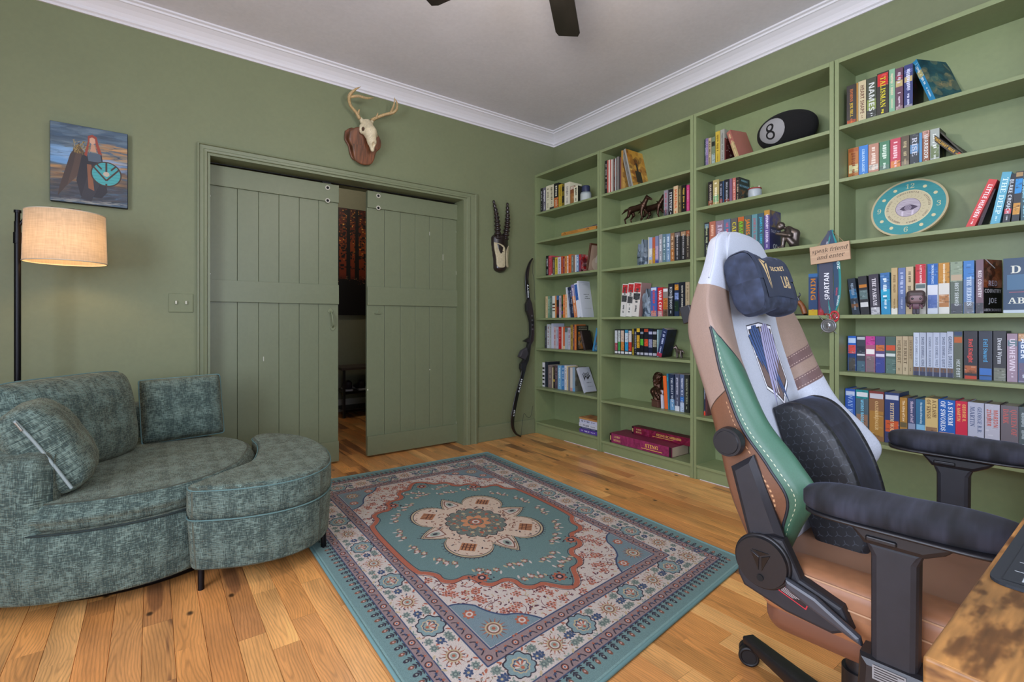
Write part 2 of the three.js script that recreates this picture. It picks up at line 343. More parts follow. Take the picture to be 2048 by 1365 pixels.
// ---------------------------------------------------------------- sliding barn doors in the recess
{
  const ZF = -0.1, TOP = 1.972, BOT = 0.014;
  M.nail = mat('#c8c4b4', 0.5); M.hole = mat('#0c0c0b', 0.9);
  const build = (name, label, xs, hx) => {
    const d = structGroup(name, label), x0 = xs[0], x1 = xs[xs.length - 1];
    for (let i = 0; i + 1 < xs.length; i++) obj('plank', rbx(xs[i] + 0.0008, xs[i + 1] - 0.0008, BOT, TOP, ZF - 0.036, ZF - 0.009, 0.002, 1), M.door, d);
    obj('rail', rbx(x0, x1, 1.848, TOP, ZF - 0.009, ZF + 0.006, 0.0015, 1), M.door, d);
    obj('rail', rbx(x0, x1, 1.128, 1.264, ZF - 0.009, ZF + 0.006, 0.0015, 1), M.door, d);
    obj('rail', rbx(x0, x1, BOT, 0.157, ZF - 0.009, ZF + 0.006, 0.0015, 1), M.door, d);
    for (const y of [1.943, 1.853]) { obj('bolt_washer', [new THREE.TorusGeometry(0.013, 0.004, 8, 20).translate(hx, y, ZF + 0.007)], M.nail, d); const g = cyl(0.009, 0.009, 0.002, 0, 0, 0, 14); g.rotateX(Math.PI / 2); g.translate(hx, y, ZF + 0.006); obj('bolt_hole', g, M.hole, d); }
    for (const y of [1.99]) obj('roller', [rbx(hx - 0.03, hx + 0.03, TOP, TOP + 0.018, ZF - 0.03, ZF - 0.012, 0.002, 1)], M.black, d);
    return d;
  };
  const l = build('door_1', 'green plank barn door with pull handle, behind the sofa', [-2.733, -2.58, -2.459, -2.337, -2.211, -2.084, -1.949], -2.027);
  const r = build('door_2', 'green plank barn door with thumb latch, nearer the bow', [-1.742, -1.607, -1.478, -1.355, -1.231, -1.11, -0.944], -1.66);
  // cast pull handle on the first door
  const z = ZF - 0.009;
  obj('pull_handle', [tube([[-2.005, 1.075, z + 0.008], [-2.003, 1.06, z + 0.03], [-1.998, 1.02, z + 0.036], [-1.994, 0.98, z + 0.03], [-1.99, 0.965, z + 0.006]], 0.0055, 24, 8), prism([[-0.02, 0], [-0.012, 0.018], [0, 0.026], [0.012, 0.018], [0.02, 0], [0, -0.014]], 0.006, 0.002, { smooth: true }).translate(-2.005, 1.075, z), prism([[-0.02, 0], [0, 0.012], [0.02, 0], [0.008, -0.02], [-0.008, -0.02]], 0.006, 0.002, { smooth: true }).translate(-1.99, 0.963, z)], M.trimGreen, l).userData.label = 'painted iron pull handle';
  obj('thumb_latch', [rbx(-1.684, -1.636, 1.062, 1.07, z, z + 0.014, 0.003), rbx(-1.664, -1.656, 1.062, 1.096, z, z + 0.008, 0.003)], M.trimGreen, r).userData.label = 'painted iron thumb latch';
  M.chip = mat('#cfcdc0', 0.6);                                // flaked paint showing white at edges and seams
  for (const [d, xs, ys] of [[l, [-2.7305, -2.7305, -2.7305, -2.7305, -2.43], [1.78, 1.6, 1.47, 1.3, 0.77]], [r, [-1.738, -1.2305, -1.1095, -0.9855, -0.9855, -0.9855, -1.2305], [0.5, 1.72, 1.55, 1.75, 1.42, 0.17, 0.62]]]) {
    const o = obj('paint_chips', xs.map((x, i) => rbx(x - 0.0015, x + 0.0022 + 0.004 * ((i * 7) % 3 === 0), ys[i] - 0.004 - 0.02 * (i % 3), ys[i] + 0.005, ZF - 0.0095, ZF - 0.0084, 0.0004, 1)), M.chip, d); o.userData.kind = 'stuff';
  }
  // top track inside the head of the opening
  struct('trim_4', bx(OX0, OX1, OH - 0.004, OH + 0.02, ZF - 0.05, ZF - 0.03), M.black, 'dark sliding track above the doors');
}

// ---------------------------------------------------------------- things in the room beyond
{
  const [c, g] = canvas(512, 512);
  const gr = g.createLinearGradient(0, 0, 0, 512); gr.addColorStop(0, '#3a1408'); gr.addColorStop(0.35, '#8a3c10'); gr.addColorStop(0.62, '#7a2c12'); gr.addColorStop(0.72, '#2a0c08'); gr.addColorStop(1, '#0c0404');
  g.fillStyle = gr; g.fillRect(0, 0, 512, 512);
  for (let i = 0; i < 500; i++) { g.fillStyle = ['#d08a30', '#b05a1c', '#e0a848', '#7a2c10'][i % 4]; const x = rnd() * 512, y = rnd() * 250; g.fillRect(x, y, rr(3, 9), rr(3, 8)); }
  for (let i = 0; i < 900; i++) { g.fillStyle = '#0c0606'; const x = rnd() * 512, y = rnd() * 290; g.fillRect(x, y, rr(3, 13), rr(3, 10)); }
  g.fillStyle = '#080404';
  for (let i = 0; i < 11; i++) { const x = 20 + i * 46 + rr(-10, 10), w = rr(7, 18); g.beginPath(); g.moveTo(x - w / 2, 0); g.lineTo(x + w / 2, 0); g.lineTo(x + w * 0.8, 345); g.lineTo(x - w * 0.8, 345); g.fill(); }
  g.fillRect(0, 340, 512, 40);
  for (let i = 0; i < 160; i++) { g.fillStyle = ['#7a3018', '#c08a5a', '#1a0808'][i % 3]; g.fillRect(rnd() * 512, 320 + rnd() * 40, rr(2, 6), rr(2, 4)); }
  g.fillStyle = '#0a0303'; g.fillRect(0, 372, 512, 140);
  const p = thing('forest_canvas', 'dark canvas print of orange autumn trees seen between the barn doors', 'picture', [-1.45, 1.08, -2.1]);
  obj('canvas_body', rbx(-0.62, 0.62, 0, 1.2, 0, 0.03, 0.003), mat('#0a0505', 0.6), p);
  const f = new THREE.PlaneGeometry(1.235, 1.195); f.translate(0, 0.6, 0.0308); obj('print', f, new THREE.MeshPhysicalMaterial({ map: texOf(c), roughness: 0.5 }), p);

  const b = thing('shoe_rack', 'low dark metal shoe rack against the wall beyond the doors', 'rack', [-1.02, 0, -1.86]);
  M.rack = mat('#16130f', 0.4);
  for (const x of [-0.39, 0.39]) for (const zz of [-0.17, 0.17]) obj('leg', rbx(x - 0.012, x + 0.012, 0, 0.5, zz - 0.012, zz + 0.012, 0.002, 1), M.rack, b);
  obj('tabletop', rbx(-0.42, 0.42, 0.5, 0.525, -0.19, 0.19, 0.003), mat('#4a4038', 0.5), b);
  for (const y of [0.255, 0.065]) obj('shelf', [rbx(-0.39, 0.39, y, y + 0.015, -0.18, 0.18, 0.002, 1), rbx(-0.39, 0.39, y - 0.01, y + 0.02, 0.165, 0.18, 0.002, 1)], M.rack, b);
  M.shoe = mat('#2a2630', 0.5); M.shoeSole = mat('#c8c4c8', 0.5);
  for (let i = 0; i < 3; i++) {
    const s = thing('shoe', ['dark trainer at the end of the rack shelf', 'middle dark trainer on the rack shelf', 'dark trainer hidden deepest on the rack shelf'][i], 'shoe', [-1.33 + i * 0.13, 0.27, -1.86], rr(-0.2, 0.2), 'trainers on the rack');
    const so = prism([[-0.04, -0.13], [0.04, -0.13], [0.035, 0], [0.045, 0.08], [0.02, 0.13], [-0.02, 0.13], [-0.045, 0.08], [-0.035, 0]], 0.02, 0.006, { smooth: true }); so.rotateX(-Math.PI / 2);
    obj('sole', so, M.shoeSole, s);
    obj('upper', march((x, y, z) => Math.max(smin(capsule([x, y, z], [0, 0.03, 0.02], [0, 0.02, -0.09], 0.042, 0.032), capsule([x, y, z], [0, 0.03, 0.07], [0, 0.075, 0.09], 0.042, 0.038), 0.03), 0.016 - y), [0, 0.05, 0, 0.16], 40), M.shoe, s);
  }
  // ceiling lamp added out of view to light that room dimly
  const l = thing('added_hall_lamp', 'small added ceiling lamp, out of view, lighting the room beyond the doors', 'lamp', [-1.4, H, -1.2]);
  obj('canopy', cyl(0.14, 0.14, 0.03, 0, -0.03, 0, 32), M.white, l);
  const bowl = new THREE.SphereGeometry(0.13, 24, 12, 0, Math.PI * 2, Math.PI / 2, Math.PI / 2); bowl.scale(1, 0.5, 1); bowl.translate(0, -0.03, 0);
  obj('bowl', bowl, new THREE.MeshPhysicalMaterial({ color: '#fff4e0', emissive: '#ffe8c8', emissiveIntensity: 0.6, roughness: 0.6 }), l);
  const pl = new THREE.PointLight('#fff0e0', 0.8); pl.position.set(-1.4, H - 0.16, -1.2); pl.castShadow = true; pl.shadow.radius = 4; scene.add(pl);
}

// light switch plate on the end wall
{
  const s = thing('light_switch', 'green painted double switch plate on the wall by the doorway', 'switch', [-2.88, 1.112, 0]);
  obj('plate', rbx(-0.059, 0.059, -0.054, 0.054, 0, 0.006, 0.003), M.wall, s);
  for (const x of [-0.024, 0.024]) obj('toggle', rbx(x - 0.005, x + 0.005, -0.008, 0.012, 0.006, 0.02, 0.002), mat('#b8b8a4', 0.4), s);
}

// ---------------------------------------------------------------- four painted bookcases along the side wall
const CASE = { x: -0.236, z: [0.0015, 0.793, 1.604, 2.403, 3.205], tops: [
  [1.984, 1.729, 1.411, 1.039, 0.767, 0.416, 0.105],
  [1.985, 1.72, 1.407, 1.04, 0.755, 0.4, 0.09],
  [1.983, 1.727, 1.41, 1.036, 0.757, 0.4, 0.092],
  [1.988, 1.723, 1.406, 1.037, 0.752, 0.418, 0.095]] };
{
  const names = ['tall green bookcase in the room corner beside the bow', 'tall green bookcase holding the bronze horses', 'tall green bookcase with the eight-ball plush', 'tall green bookcase with the round clock'];
  const x0 = CASE.x, T = 0.018, HT = 2.33;
  for (let k = 0; k < 4; k++) {
    const z0 = CASE.z[k], z1 = CASE.z[k + 1] - 0.003, c = thing('bookcase', names[k], 'bookcase', [0, 0, 0], 0, 'bookcases along the wall');
    obj('side_panel', rbx(x0, -0.006, 0, HT, z0, z0 + 0.02, 0.0015, 1), M.shelf, c);
    obj('side_panel', rbx(x0, -0.006, 0, HT, z1 - 0.02, z1, 0.0015, 1), M.shelf, c);
    obj('back_panel', bx(-0.014, -0.006, 0.02, HT - 0.002, z0 + 0.02, z1 - 0.02), M.shelf, c);
    obj('top_board', rbx(x0, -0.014, HT - 0.022, HT, z0 + 0.02, z1 - 0.02, 0.0015, 1), M.shelf, c);
    for (const y of CASE.tops[k]) obj('shelf', rbx(x0 + 0.001, -0.014, y - T, y, z0 + 0.02, z1 - 0.02, 0.0015, 1), M.shelf, c);
    obj('bare_edge', bx(x0 + 0.0105, x0 + 0.0118, 0.0005, 0.0042, z0 + 0.02 + (k ? 0.02 : 0.36), z1 - 0.03), M.crown, c);
    obj('plinth', rbx(x0 + 0.012, x0 + 0.028, 0, CASE.tops[k][6] - T, z0 + 0.02, z1 - 0.02, 0.001, 1), M.shelf, c);
  }
}
// book rows: spine x, shelf y, first z, thickness, height, depth, look, bay and shelf, colour, extras
const BOOKS = [
[-0.19, 1.984, 0.0326, 0.0301, 0.226, 0.115, "slim black paperback", 11, "#1b1a1e", {sq: "#aaa"}],
[-0.19, 1.984, 0.0633, 0.0419, 0.2238, 0.115, "grey paperback with busy white title", 11, "#6a6670", {sq: "#e8e6ea"}],
[-0.19, 1.984, 0.1058, 0.0501, 0.229, 0.115, "cream paperback with faint title", 11, "#d9d3b4", {sq: "#8a8468"}],
[-0.19, 1.984, 0.1565, 0.0549, 0.2267, 0.115, "cream paperback with dark foot mark", 11, "#d3cdae", {sq: "#777058", foot: "#33302a"}],
[-0.19, 1.984, 0.212, 0.0595, 0.2269, 0.115, "black paperback with orange foot", 11, "#17161a", {sq: "#cfcab8", bands: [[0.55, 0.95, "#c06a34"]]}],
[-0.19, 1.984, 0.2749, 0.0414, 0.2051, 0.115, "mustard yellow paperback", 11, "#b89c30", {sq: "#8a6d18"}],
[-0.19, 1.984, 0.3169, 0.0298, 0.1968, 0.115, "black and yellow paperback", 11, "#6d5f1c", {bands: [[0.1, 0.3, "#151515"], [0.5, 0.8, "#1a1a1a"]]}],
[-0.19, 1.984, 0.3501, 0.0644, 0.2009, 0.14, "tall white paperback with cover showing", 11, "#d8d2bd", {sq: "#9b948a", cover: "#d8d4b8"}],
[-0.2, 1.984, 0.4283, 0.0469, 0.153, 0.1, "brown paperback with a pale head", 11, "#7c4a2c", {bands: [[0.02, 0.18, "#c9b8a6"], [0.4, 0.9, "#9a6a3a"]]}],
[-0.2, 1.984, 0.4758, 0.046, 0.1424, 0.1, "white paperback with dark corner", 11, "#d6d2b4", {sq: "#3c3a28", cover: "#2a2c24"}],
[-0.135, 1.411, 0.0439, 0.0324, 0.1929, 0.115, "black paperback with white letters", 13, "#161416", {sq: "#e8e8e8"}],
[-0.135, 1.411, 0.0769, 0.0385, 0.1889, 0.115, "pinkish red paperback", 13, "#c8505c", {sq: "#8e2430"}],
[-0.135, 1.411, 0.1166, 0.0149, 0.1773, 0.115, "thin dark red paperback with white edge", 13, "#a23030", {foot: "#ddd"}],
[-0.135, 1.411, 0.1321, 0.0314, 0.1705, 0.115, "grey paperback with black emblem", 13, "#55504a", {bands: [[0.1, 0.25, "#181614"]], sq: "#a49c90"}],
[-0.135, 1.411, 0.1641, 0.036, 0.1647, 0.115, "yellow paperback", 13, "#c8b540", {sq: "#7d6d18"}],
[-0.135, 1.411, 0.2019, 0.0429, 0.1623, 0.115, "pale lilac paperback", 13, "#c9c3d2", {sq: "#8d8798"}],
[-0.135, 1.411, 0.2454, 0.0239, 0.167, 0.115, "orange paperback with black dots", 13, "#c85a30", {sq: "#2a1a14"}],
[-0.135, 1.411, 0.27, 0.0237, 0.1602, 0.115, "maroon paperback", 13, "#7a2430", {sq: "#c8a09a"}],
[-0.135, 1.411, 0.2943, 0.0265, 0.1636, 0.115, "tan orange paperback", 13, "#d08a48", {sq: "#7d3a20"}],
[-0.135, 1.411, 0.3214, 0.0173, 0.1611, 0.115, "white paperback with red print", 13, "#e0d6cc", {sq: "#b0403a"}],
[-0.135, 1.411, 0.3393, 0.0348, 0.1704, 0.115, "bright orange paperback", 13, "#d9682c", {sq: "#a63a14"}],
[-0.135, 1.411, 0.3747, 0.0257, 0.1609, 0.115, "grey teal paperback", 13, "#6c7a72", {sq: "#a8b0a4"}],
[-0.135, 1.411, 0.4021, 0.0144, 0.1564, 0.115, "thin brown paperback", 13, "#8a6a54", {}],
[-0.135, 1.411, 0.4183, 0.0166, 0.1586, 0.115, "thin white paperback", 13, "#d8d8dc", {}],
[-0.135, 1.411, 0.4367, 0.0279, 0.1587, 0.115, "light blue paperback", 13, "#7da0c4", {sq: "#dfe8f0", foot: "#3a6aa4"}],
[-0.135, 1.411, 0.4669, 0.0247, 0.1587, 0.11, "plum paperback with red top", 13, "#7a3a58", {bands: [[0.0, 0.3, "#b02a2e"]], cover: "art:#b3161a,#20202a,#e7d9d0,#3a3038"}],
[-0.15, 1.039, 0.0561, 0.0294, 0.1941, 0.115, "cream paperback", 14, "#cdb88e", {sq: "#a8946c"}],
[-0.15, 1.039, 0.0885, 0.0274, 0.1954, 0.115, "soft green paperback", 14, "#6f9478", {sq: "#d4e0d0"}],
[-0.15, 1.039, 0.1181, 0.024, 0.1942, 0.115, "grey green paperback", 14, "#5d7468", {sq: "#9db0a0"}],
[-0.15, 1.039, 0.1443, 0.0386, 0.1954, 0.115, "white paperback with dark squares", 14, "#dfe0d2", {bands: [[0.35, 0.42, "#3a3028"], [0.5, 0.56, "#7d3a2c"], [0.65, 0.7, "#4a4434"]]}],
[-0.15, 1.039, 0.1835, 0.0172, 0.1941, 0.115, "thin orange paperback", 14, "#d98a48", {}],
[-0.15, 1.039, 0.2028, 0.0301, 0.1956, 0.115, "black paperback with blue head", 14, "#22262c", {bands: [[0, 0.2, "#3a6a9a"], [0.5, 0.85, "#7a2a2c"]]}],
[-0.15, 1.039, 0.235, 0.0282, 0.1932, 0.115, "pale pink paperback", 14, "#c4b0b4", {sq: "#5d4a58"}],
[-0.15, 1.039, 0.2654, 0.0219, 0.1971, 0.115, "olive green paperback", 14, "#4c5a2a", {bands: [[0.4, 0.5, "#141414"], [0.7, 0.85, "#5a3a78"]]}],
[-0.15, 1.039, 0.2894, 0.0232, 0.1995, 0.115, "orange paperback", 14, "#e07e3a", {sq: "#f0d0b0"}],
[-0.15, 1.039, 0.3147, 0.023, 0.2009, 0.115, "cream and orange paperback", 14, "#e8c8a0", {sq: "#c86a3a"}],
[-0.15, 1.039, 0.3412, 0.0219, 0.262, 0.115, "white paperback leaning slightly", 14, "#cfd6de", {lean: 5}],
[-0.15, 1.039, 0.3819, 0.0207, 0.262, 0.115, "navy paperback leaning", 14, "#1e2a44", {lean: 9, sq: "#93a4c4"}],
[-0.15, 1.039, 0.4048, 0.0205, 0.262, 0.115, "second navy paperback leaning", 14, "#24304a", {lean: 9, sq: "#c8d0e0"}],
[-0.15, 1.039, 0.4276, 0.0383, 0.28, 0.115, "orange and violet paperback leaning", 14, "#d98a5a", {lean: 9, bands: [[0, 0.35, "#8d86b4"]], sq: "#f4e4d8"}],
[-0.15, 1.039, 0.4683, 0.0363, 0.29, 0.115, "white paperback with blue emblem", 14, "#dfe4ee", {lean: 9, bands: [[0.04, 0.5, "#2f5fa8"]]}],
[-0.15, 1.039, 0.5098, 0.0169, 0.31, 0.135, "white booklet with plain cover", 14, "#d9dde6", {lean: 10, cover: "booklet"}],
[-0.15, 0.767, 0.0479, 0.0238, 0.1984, 0.115, "dark grey paperback", 15, "#30343c", {sq: "#7d8490"}],
[-0.15, 0.767, 0.074, 0.034, 0.2145, 0.115, "white paperback with dotted title", 15, "#c9ccd2", {sq: "#7d4a30"}],
[-0.15, 0.767, 0.1102, 0.0241, 0.2093, 0.115, "pale grey paperback", 15, "#b4b8b4", {sq: "#8d9088"}],
[-0.15, 0.767, 0.1364, 0.027, 0.2225, 0.13, "lilac white tall paperback", 15, "#c4c8d8", {}],
[-0.15, 0.767, 0.1655, 0.029, 0.194, 0.115, "pale paperback with red title", 15, "#c8b4b4", {sq: "#a83038"}],
[-0.15, 0.767, 0.1966, 0.0302, 0.1891, 0.115, "lilac grey paperback", 15, "#b8bac8", {sq: "#8a8c9c"}],
[-0.15, 0.767, 0.2297, 0.0336, 0.1929, 0.115, "red paperback", 15, "#b8282c", {sq: "#e0a090"}],
[-0.15, 0.767, 0.2654, 0.0189, 0.1921, 0.115, "thin peach paperback", 15, "#e0c4b4", {}],
[-0.15, 0.767, 0.2864, 0.0232, 0.1923, 0.115, "orange paperback with cream foot", 15, "#d9622c", {foot: "#e8c890"}],
[-0.15, 0.767, 0.3117, 0.0354, 0.1875, 0.115, "grey white paperback with teal head", 15, "#a9b4bc", {bands: [[0, 0.22, "#5a706c"]]}],
[-0.15, 0.767, 0.3499, 0.0277, 0.1863, 0.115, "pale violet paperback", 15, "#b8b8c4", {sq: "#7d3a48"}],
[-0.15, 0.767, 0.3819, 0.0281, 0.2115, 0.115, "ochre paperback", 15, "#a98a3c", {sq: "#5d4418"}],
[-0.15, 0.767, 0.412, 0.0164, 0.2116, 0.115, "thin plum paperback", 15, "#5d3a4c", {sq: "#c8a8a0"}],
[-0.15, 0.767, 0.4304, 0.0191, 0.2132, 0.115, "pale orange paperback", 15, "#dc7c3a", {sq: "#8a3c18"}],
[-0.15, 0.767, 0.4516, 0.0064, 0.205, 0.14, "dark book with pale title on its cover", 15, "#2c2820", {cover: "nutri"}],
[-0.17, 0.767, 0.5611, 0.0231, 0.165, 0.1, "dark brown paperback leaning left", 15, "#3c2e2e", {lean: 17, cover: "#241c1a", sq: "#7d6a64"}],
[-0.17, 0.767, 0.6535, 0.0182, 0.19, 0.1, "light blue paperback leaning on the upright", 15, "#3d86b4", {lean: -14, cover: "art:#3d86b4,#e0b088,#d8e4ea,#c86a3a"}],
[-0.16, 0.416, 0.024, 0.0308, 0.2179, 0.115, "white book with black letter blocks", 16, "#d4d4d8", {bands: [[0.2, 0.28, "#222"], [0.36, 0.42, "#222"], [0.52, 0.6, "#222"], [0.68, 0.74, "#222"], [0.85, 0.93, "#222"]]}],
[-0.16, 0.416, 0.0574, 0.0418, 0.2266, 0.14, "navy hardback with cover showing", 16, "#1c2434", {cover: "#161b28"}],
[-0.16, 0.416, 0.1029, 0.049, 0.201, 0.115, "brown grey paperback", 16, "#7a6a68", {sq: "#a49a98"}],
[-0.16, 0.416, 0.1535, 0.0151, 0.1806, 0.115, "thin cream paperback", 16, "#c4b890", {}],
[-0.16, 0.416, 0.1711, 0.0189, 0.1951, 0.115, "black paperback with yellow edge", 16, "#181818", {bands: [[0.0, 0.4, "#3a341c"], [0.6, 0.7, "#c8a838"]]}],
[-0.16, 0.416, 0.1925, 0.0369, 0.2005, 0.115, "brown violet paperback", 16, "#54444c", {sq: "#8d7d84"}],
[-0.16, 0.416, 0.2319, 0.0439, 0.2068, 0.115, "pale blue paperback", 16, "#7eb0d0", {sq: "#d0e4f0"}],
[-0.16, 0.416, 0.2783, 0.0357, 0.2098, 0.115, "blue paperback", 16, "#3f7fb8", {sq: "#c4dcec"}],
[-0.16, 0.416, 0.3164, 0.0261, 0.2122, 0.115, "white paperback", 16, "#d8d8dc", {sq: "#9a9aa4"}],
[-0.16, 0.416, 0.3449, 0.0158, 0.2076, 0.115, "thin cream paperback with ochre marks", 16, "#d8c498", {sq: "#b08a3c"}],
[-0.16, 0.416, 0.3631, 0.022, 0.1998, 0.115, "grey paperback", 16, "#74747c", {}],
[-0.16, 0.416, 0.3875, 0.0271, 0.1987, 0.115, "white paperback with pink foot", 16, "#cfc8c0", {foot: "#c89a90"}],
[-0.16, 0.416, 0.417, 0.0294, 0.2041, 0.13, "grey blue paperback with cover showing", 16, "#8fa6b8", {cover: "art:#6c6a5c,#3a3a34,#88867a,#55584c", foot: "#6aa0cc"}],
[-0.17, 0.416, 0.5586, 0.0282, 0.215, 0.125, "white book with black brush letters leaning", 16, "#b8bcc8", {lean: 25, cover: "unit"}],
[-0.215, 1.985, 0.8317, 0.023, 0.2567, 0.2, "black sleeve with white speckles", 21, "#1a1618", {sq: "#b8b0a8"}],
[-0.215, 1.985, 0.8566, 0.0114, 0.2541, 0.2, "red edged album sleeve", 21, "#b85a50", {}],
[-0.215, 1.985, 0.87, 0.0114, 0.254, 0.2, "cream album sleeve", 21, "#dccfc0", {}],
[-0.215, 1.985, 0.8833, 0.0113, 0.252, 0.2, "dull red album sleeve", 21, "#a8584c", {}],
[-0.215, 1.985, 0.8965, 0.0099, 0.2501, 0.2, "off-white album sleeve", 21, "#d4ccc0", {}],
[-0.215, 1.985, 0.9083, 0.0099, 0.2504, 0.2, "grey album sleeve", 21, "#8a847c", {}],
[-0.215, 1.985, 0.92, 0.0111, 0.2496, 0.2, "brown red album sleeve", 21, "#5a3430", {sq: "#c8a088"}],
[-0.215, 1.985, 0.933, 0.0097, 0.2487, 0.2, "pale green album sleeve", 21, "#b8c0bc", {}],
[-0.215, 1.985, 0.9446, 0.0084, 0.2532, 0.2, "dark grey album sleeve", 21, "#54504c", {sq: "#b04030"}],
[-0.215, 1.985, 0.9549, 0.0109, 0.2559, 0.2, "mid grey album sleeve", 21, "#8d8a84", {}],
[-0.215, 1.985, 0.9677, 0.0096, 0.2541, 0.2, "charcoal album sleeve", 21, "#3c3a3a", {}],
[-0.215, 1.985, 0.9792, 0.0133, 0.2455, 0.2, "rust album sleeve", 21, "#74403c", {}],
[-0.215, 1.985, 0.9944, 0.0126, 0.29, 0.2, "tan album sleeve with brown cover showing", 21, "#a07838", {cover: "art:#c89a4c,#3c1c10,#7a4420,#e0b868"}],
[-0.21, 1.985, 1.0621, 0.0101, 0.3, 0.2, "grey sleeve leaning", 21, "#8a8880", {lean: 14}],
[-0.21, 1.985, 1.0755, 0.0088, 0.3, 0.2, "second grey sleeve leaning", 21, "#74726c", {lean: 14}],
[-0.21, 1.985, 1.0876, 0.0134, 0.305, 0.2, "album sleeve with golden rider cover", 21, "#98968c", {lean: 14, cover: "rider"}],
[-0.16, 1.72, 1.3277, 0.0316, 0.1934, 0.115, "grey paperback with faded red title", 22, "#8d8890", {sq: "#b05a68", bands: [[0.7, 1, "#4a4a54"]]}],
[-0.16, 1.72, 1.3652, 0.0336, 0.1918, 0.115, "black paperback", 22, "#1c1c20", {t: "FIXTURE", fg: "#d8d8d8"}],
[-0.16, 1.72, 1.4046, 0.033, 0.2056, 0.115, "cream paperback with orange title", 22, "#cfb38c", {t: "HANNA", fg: "#d0521c"}],
[-0.16, 1.72, 1.4407, 0.0248, 0.1984, 0.115, "dark olive paperback", 22, "#5d5434", {sq: "#a49060"}],
[-0.16, 1.72, 1.4686, 0.0319, 0.1979, 0.115, "black paperback with yellow letters", 22, "#121112", {sq: "#c8a848"}],
[-0.16, 1.72, 1.5061, 0.0206, 0.1906, 0.115, "pink paperback", 22, "#c83c78", {sq: "#e8a0b8"}],
[-0.15, 1.407, 1.1849, 0.0077, 0.206, 0.115, "thin cream paperback", 23, "#c8c4b4", {}],
[-0.15, 1.407, 1.1945, 0.0273, 0.2007, 0.115, "pale blue paperback with gold foot", 23, "#9db0d0", {bands: [[0.4, 0.7, "#dcdcd4"], [0.8, 1, "#c8a860"]]}],
[-0.15, 1.407, 1.2236, 0.0232, 0.1969, 0.115, "red and gold paperback", 23, "#b85c44", {bands: [[0.4, 1, "#b8862c"]]}],
[-0.15, 1.407, 1.2487, 0.0266, 0.2024, 0.115, "lilac blue paperback", 23, "#8088a8", {bands: [[0.35, 0.8, "#b8a0b8"], [0.85, 1, "#3c3c88"]]}],
[-0.15, 1.407, 1.279, 0.0269, 0.2094, 0.115, "white grey paperback", 23, "#9a9aa0", {sq: "#e8e8ec"}],
[-0.15, 1.407, 1.3077, 0.0283, 0.2077, 0.115, "grey teal paperback", 23, "#5f7d88", {sq: "#d4e4e4"}],
[-0.15, 1.407, 1.3378, 0.0326, 0.2055, 0.115, "steel blue paperback", 23, "#7490ac", {sq: "#e0ecf4"}],
[-0.15, 1.407, 1.3721, 0.0315, 0.2055, 0.115, "brown orange paperback", 23, "#8a6648", {sq: "#e0c4a0", bands: [[0.55, 1, "#a86c38"]]}],
[-0.15, 1.407, 1.4059, 0.0434, 0.2071, 0.115, "black paperback with crest", 23, "#2a2a2e", {t: "PRINCE OF BLOOD", fg: "#d0d0d0", bands: [[0.03, 0.16, "#7a7270"]]}],
[-0.15, 1.407, 1.4517, 0.0408, 0.2079, 0.115, "black paperback with a portrait head", 23, "#242426", {t: "KING'S BUCCANEER", fg: "#c8c8c8", bands: [[0.02, 0.16, "#a88868"]]}],
[-0.15, 1.407, 1.4947, 0.0269, 0.2073, 0.115, "dark brown paperback with orange head", 23, "#453c34", {sq: "#b0a890", bands: [[0.02, 0.2, "#a8603c"]]}],
[-0.15, 1.04, 0.9265, 0.0525, 0.247, 0.115, "white paperback with red square", 24, "#d9d6d0", {bands: [[0.03, 0.28, "#c0282c"], [0.35, 0.55, "#3a3c3c"]], sq: "#44484a", lean: -6}],
[-0.15, 1.04, 0.9813, 0.0533, 0.25, 0.115, "second white paperback with red square", 24, "#dedbd4", {bands: [[0.03, 0.28, "#b8282c"], [0.4, 0.6, "#4a4a4c"]], sq: "#44484a", lean: -6}],
[-0.15, 1.04, 1.0369, 0.0653, 0.25, 0.115, "third white paperback beside the stone", 24, "#dad4cc", {bands: [[0.03, 0.28, "#c43034"], [0.32, 0.5, "#33363a"]], sq: "#44484a", lean: -6, cover: "#a88480"}],
[-0.15, 1.04, 1.2104, 0.0495, 0.2097, 0.115, "blue paperback with pink foot", 24, "#4a64a8", {sq: "#c84858", bands: [[0.02, 0.12, "#c8d4e8"], [0.8, 0.98, "#c88878"]]}],
[-0.15, 1.04, 1.2667, 0.0422, 0.204, 0.115, "red paperback", 24, "#c8282e", {t: "WAR CRY", fg: "#f4e8e8", bands: [[0.8, 1, "#c09090"]]}],
[-0.15, 1.04, 1.3113, 0.0395, 0.1965, 0.115, "grey paperback with orange scene", 24, "#8a8078", {bands: [[0.02, 0.12, "#e0e0e4"], [0.35, 0.75, "#b0682c"], [0.75, 1, "#5d4434"]]}],
[-0.15, 1.04, 1.3544, 0.0416, 0.2267, 0.115, "black paperback with white bars", 24, "#1c2028", {t: "KING FROST", fg: "#c8ccd0", bands: [[0.4, 0.42, "#d8d8d8"]]}],
[-0.15, 1.04, 1.4042, 0.0338, 0.2288, 0.115, "dark blue paperback with gold head", 24, "#20304c", {bands: [[0.05, 0.22, "#c8862c"], [0.3, 0.5, "#7a8ec0"], [0.55, 0.85, "#16301c"]]}],
[-0.15, 1.04, 1.4415, 0.0455, 0.2309, 0.115, "midnight paperback", 24, "#161c28", {t: "DAWN OF WONDER", fg: "#dcd8c8", bands: [[0.8, 1, "#5a4c38"]]}],
[-0.15, 1.04, 1.4892, 0.0308, 0.2282, 0.115, "tan paperback beside the chair top", 24, "#b8a888", {sq: "#8d7c5c"}],
[-0.135, 0.755, 0.8586, 0.0289, 0.1899, 0.115, "black paperback with white and pink spine panel", 25, "#1b1d24", {bands: [[0.05, 0.55, "#c8ccd0"], [0.55, 0.85, "#a8505c"], [0.88, 0.97, "#d8d8d8"]]}],
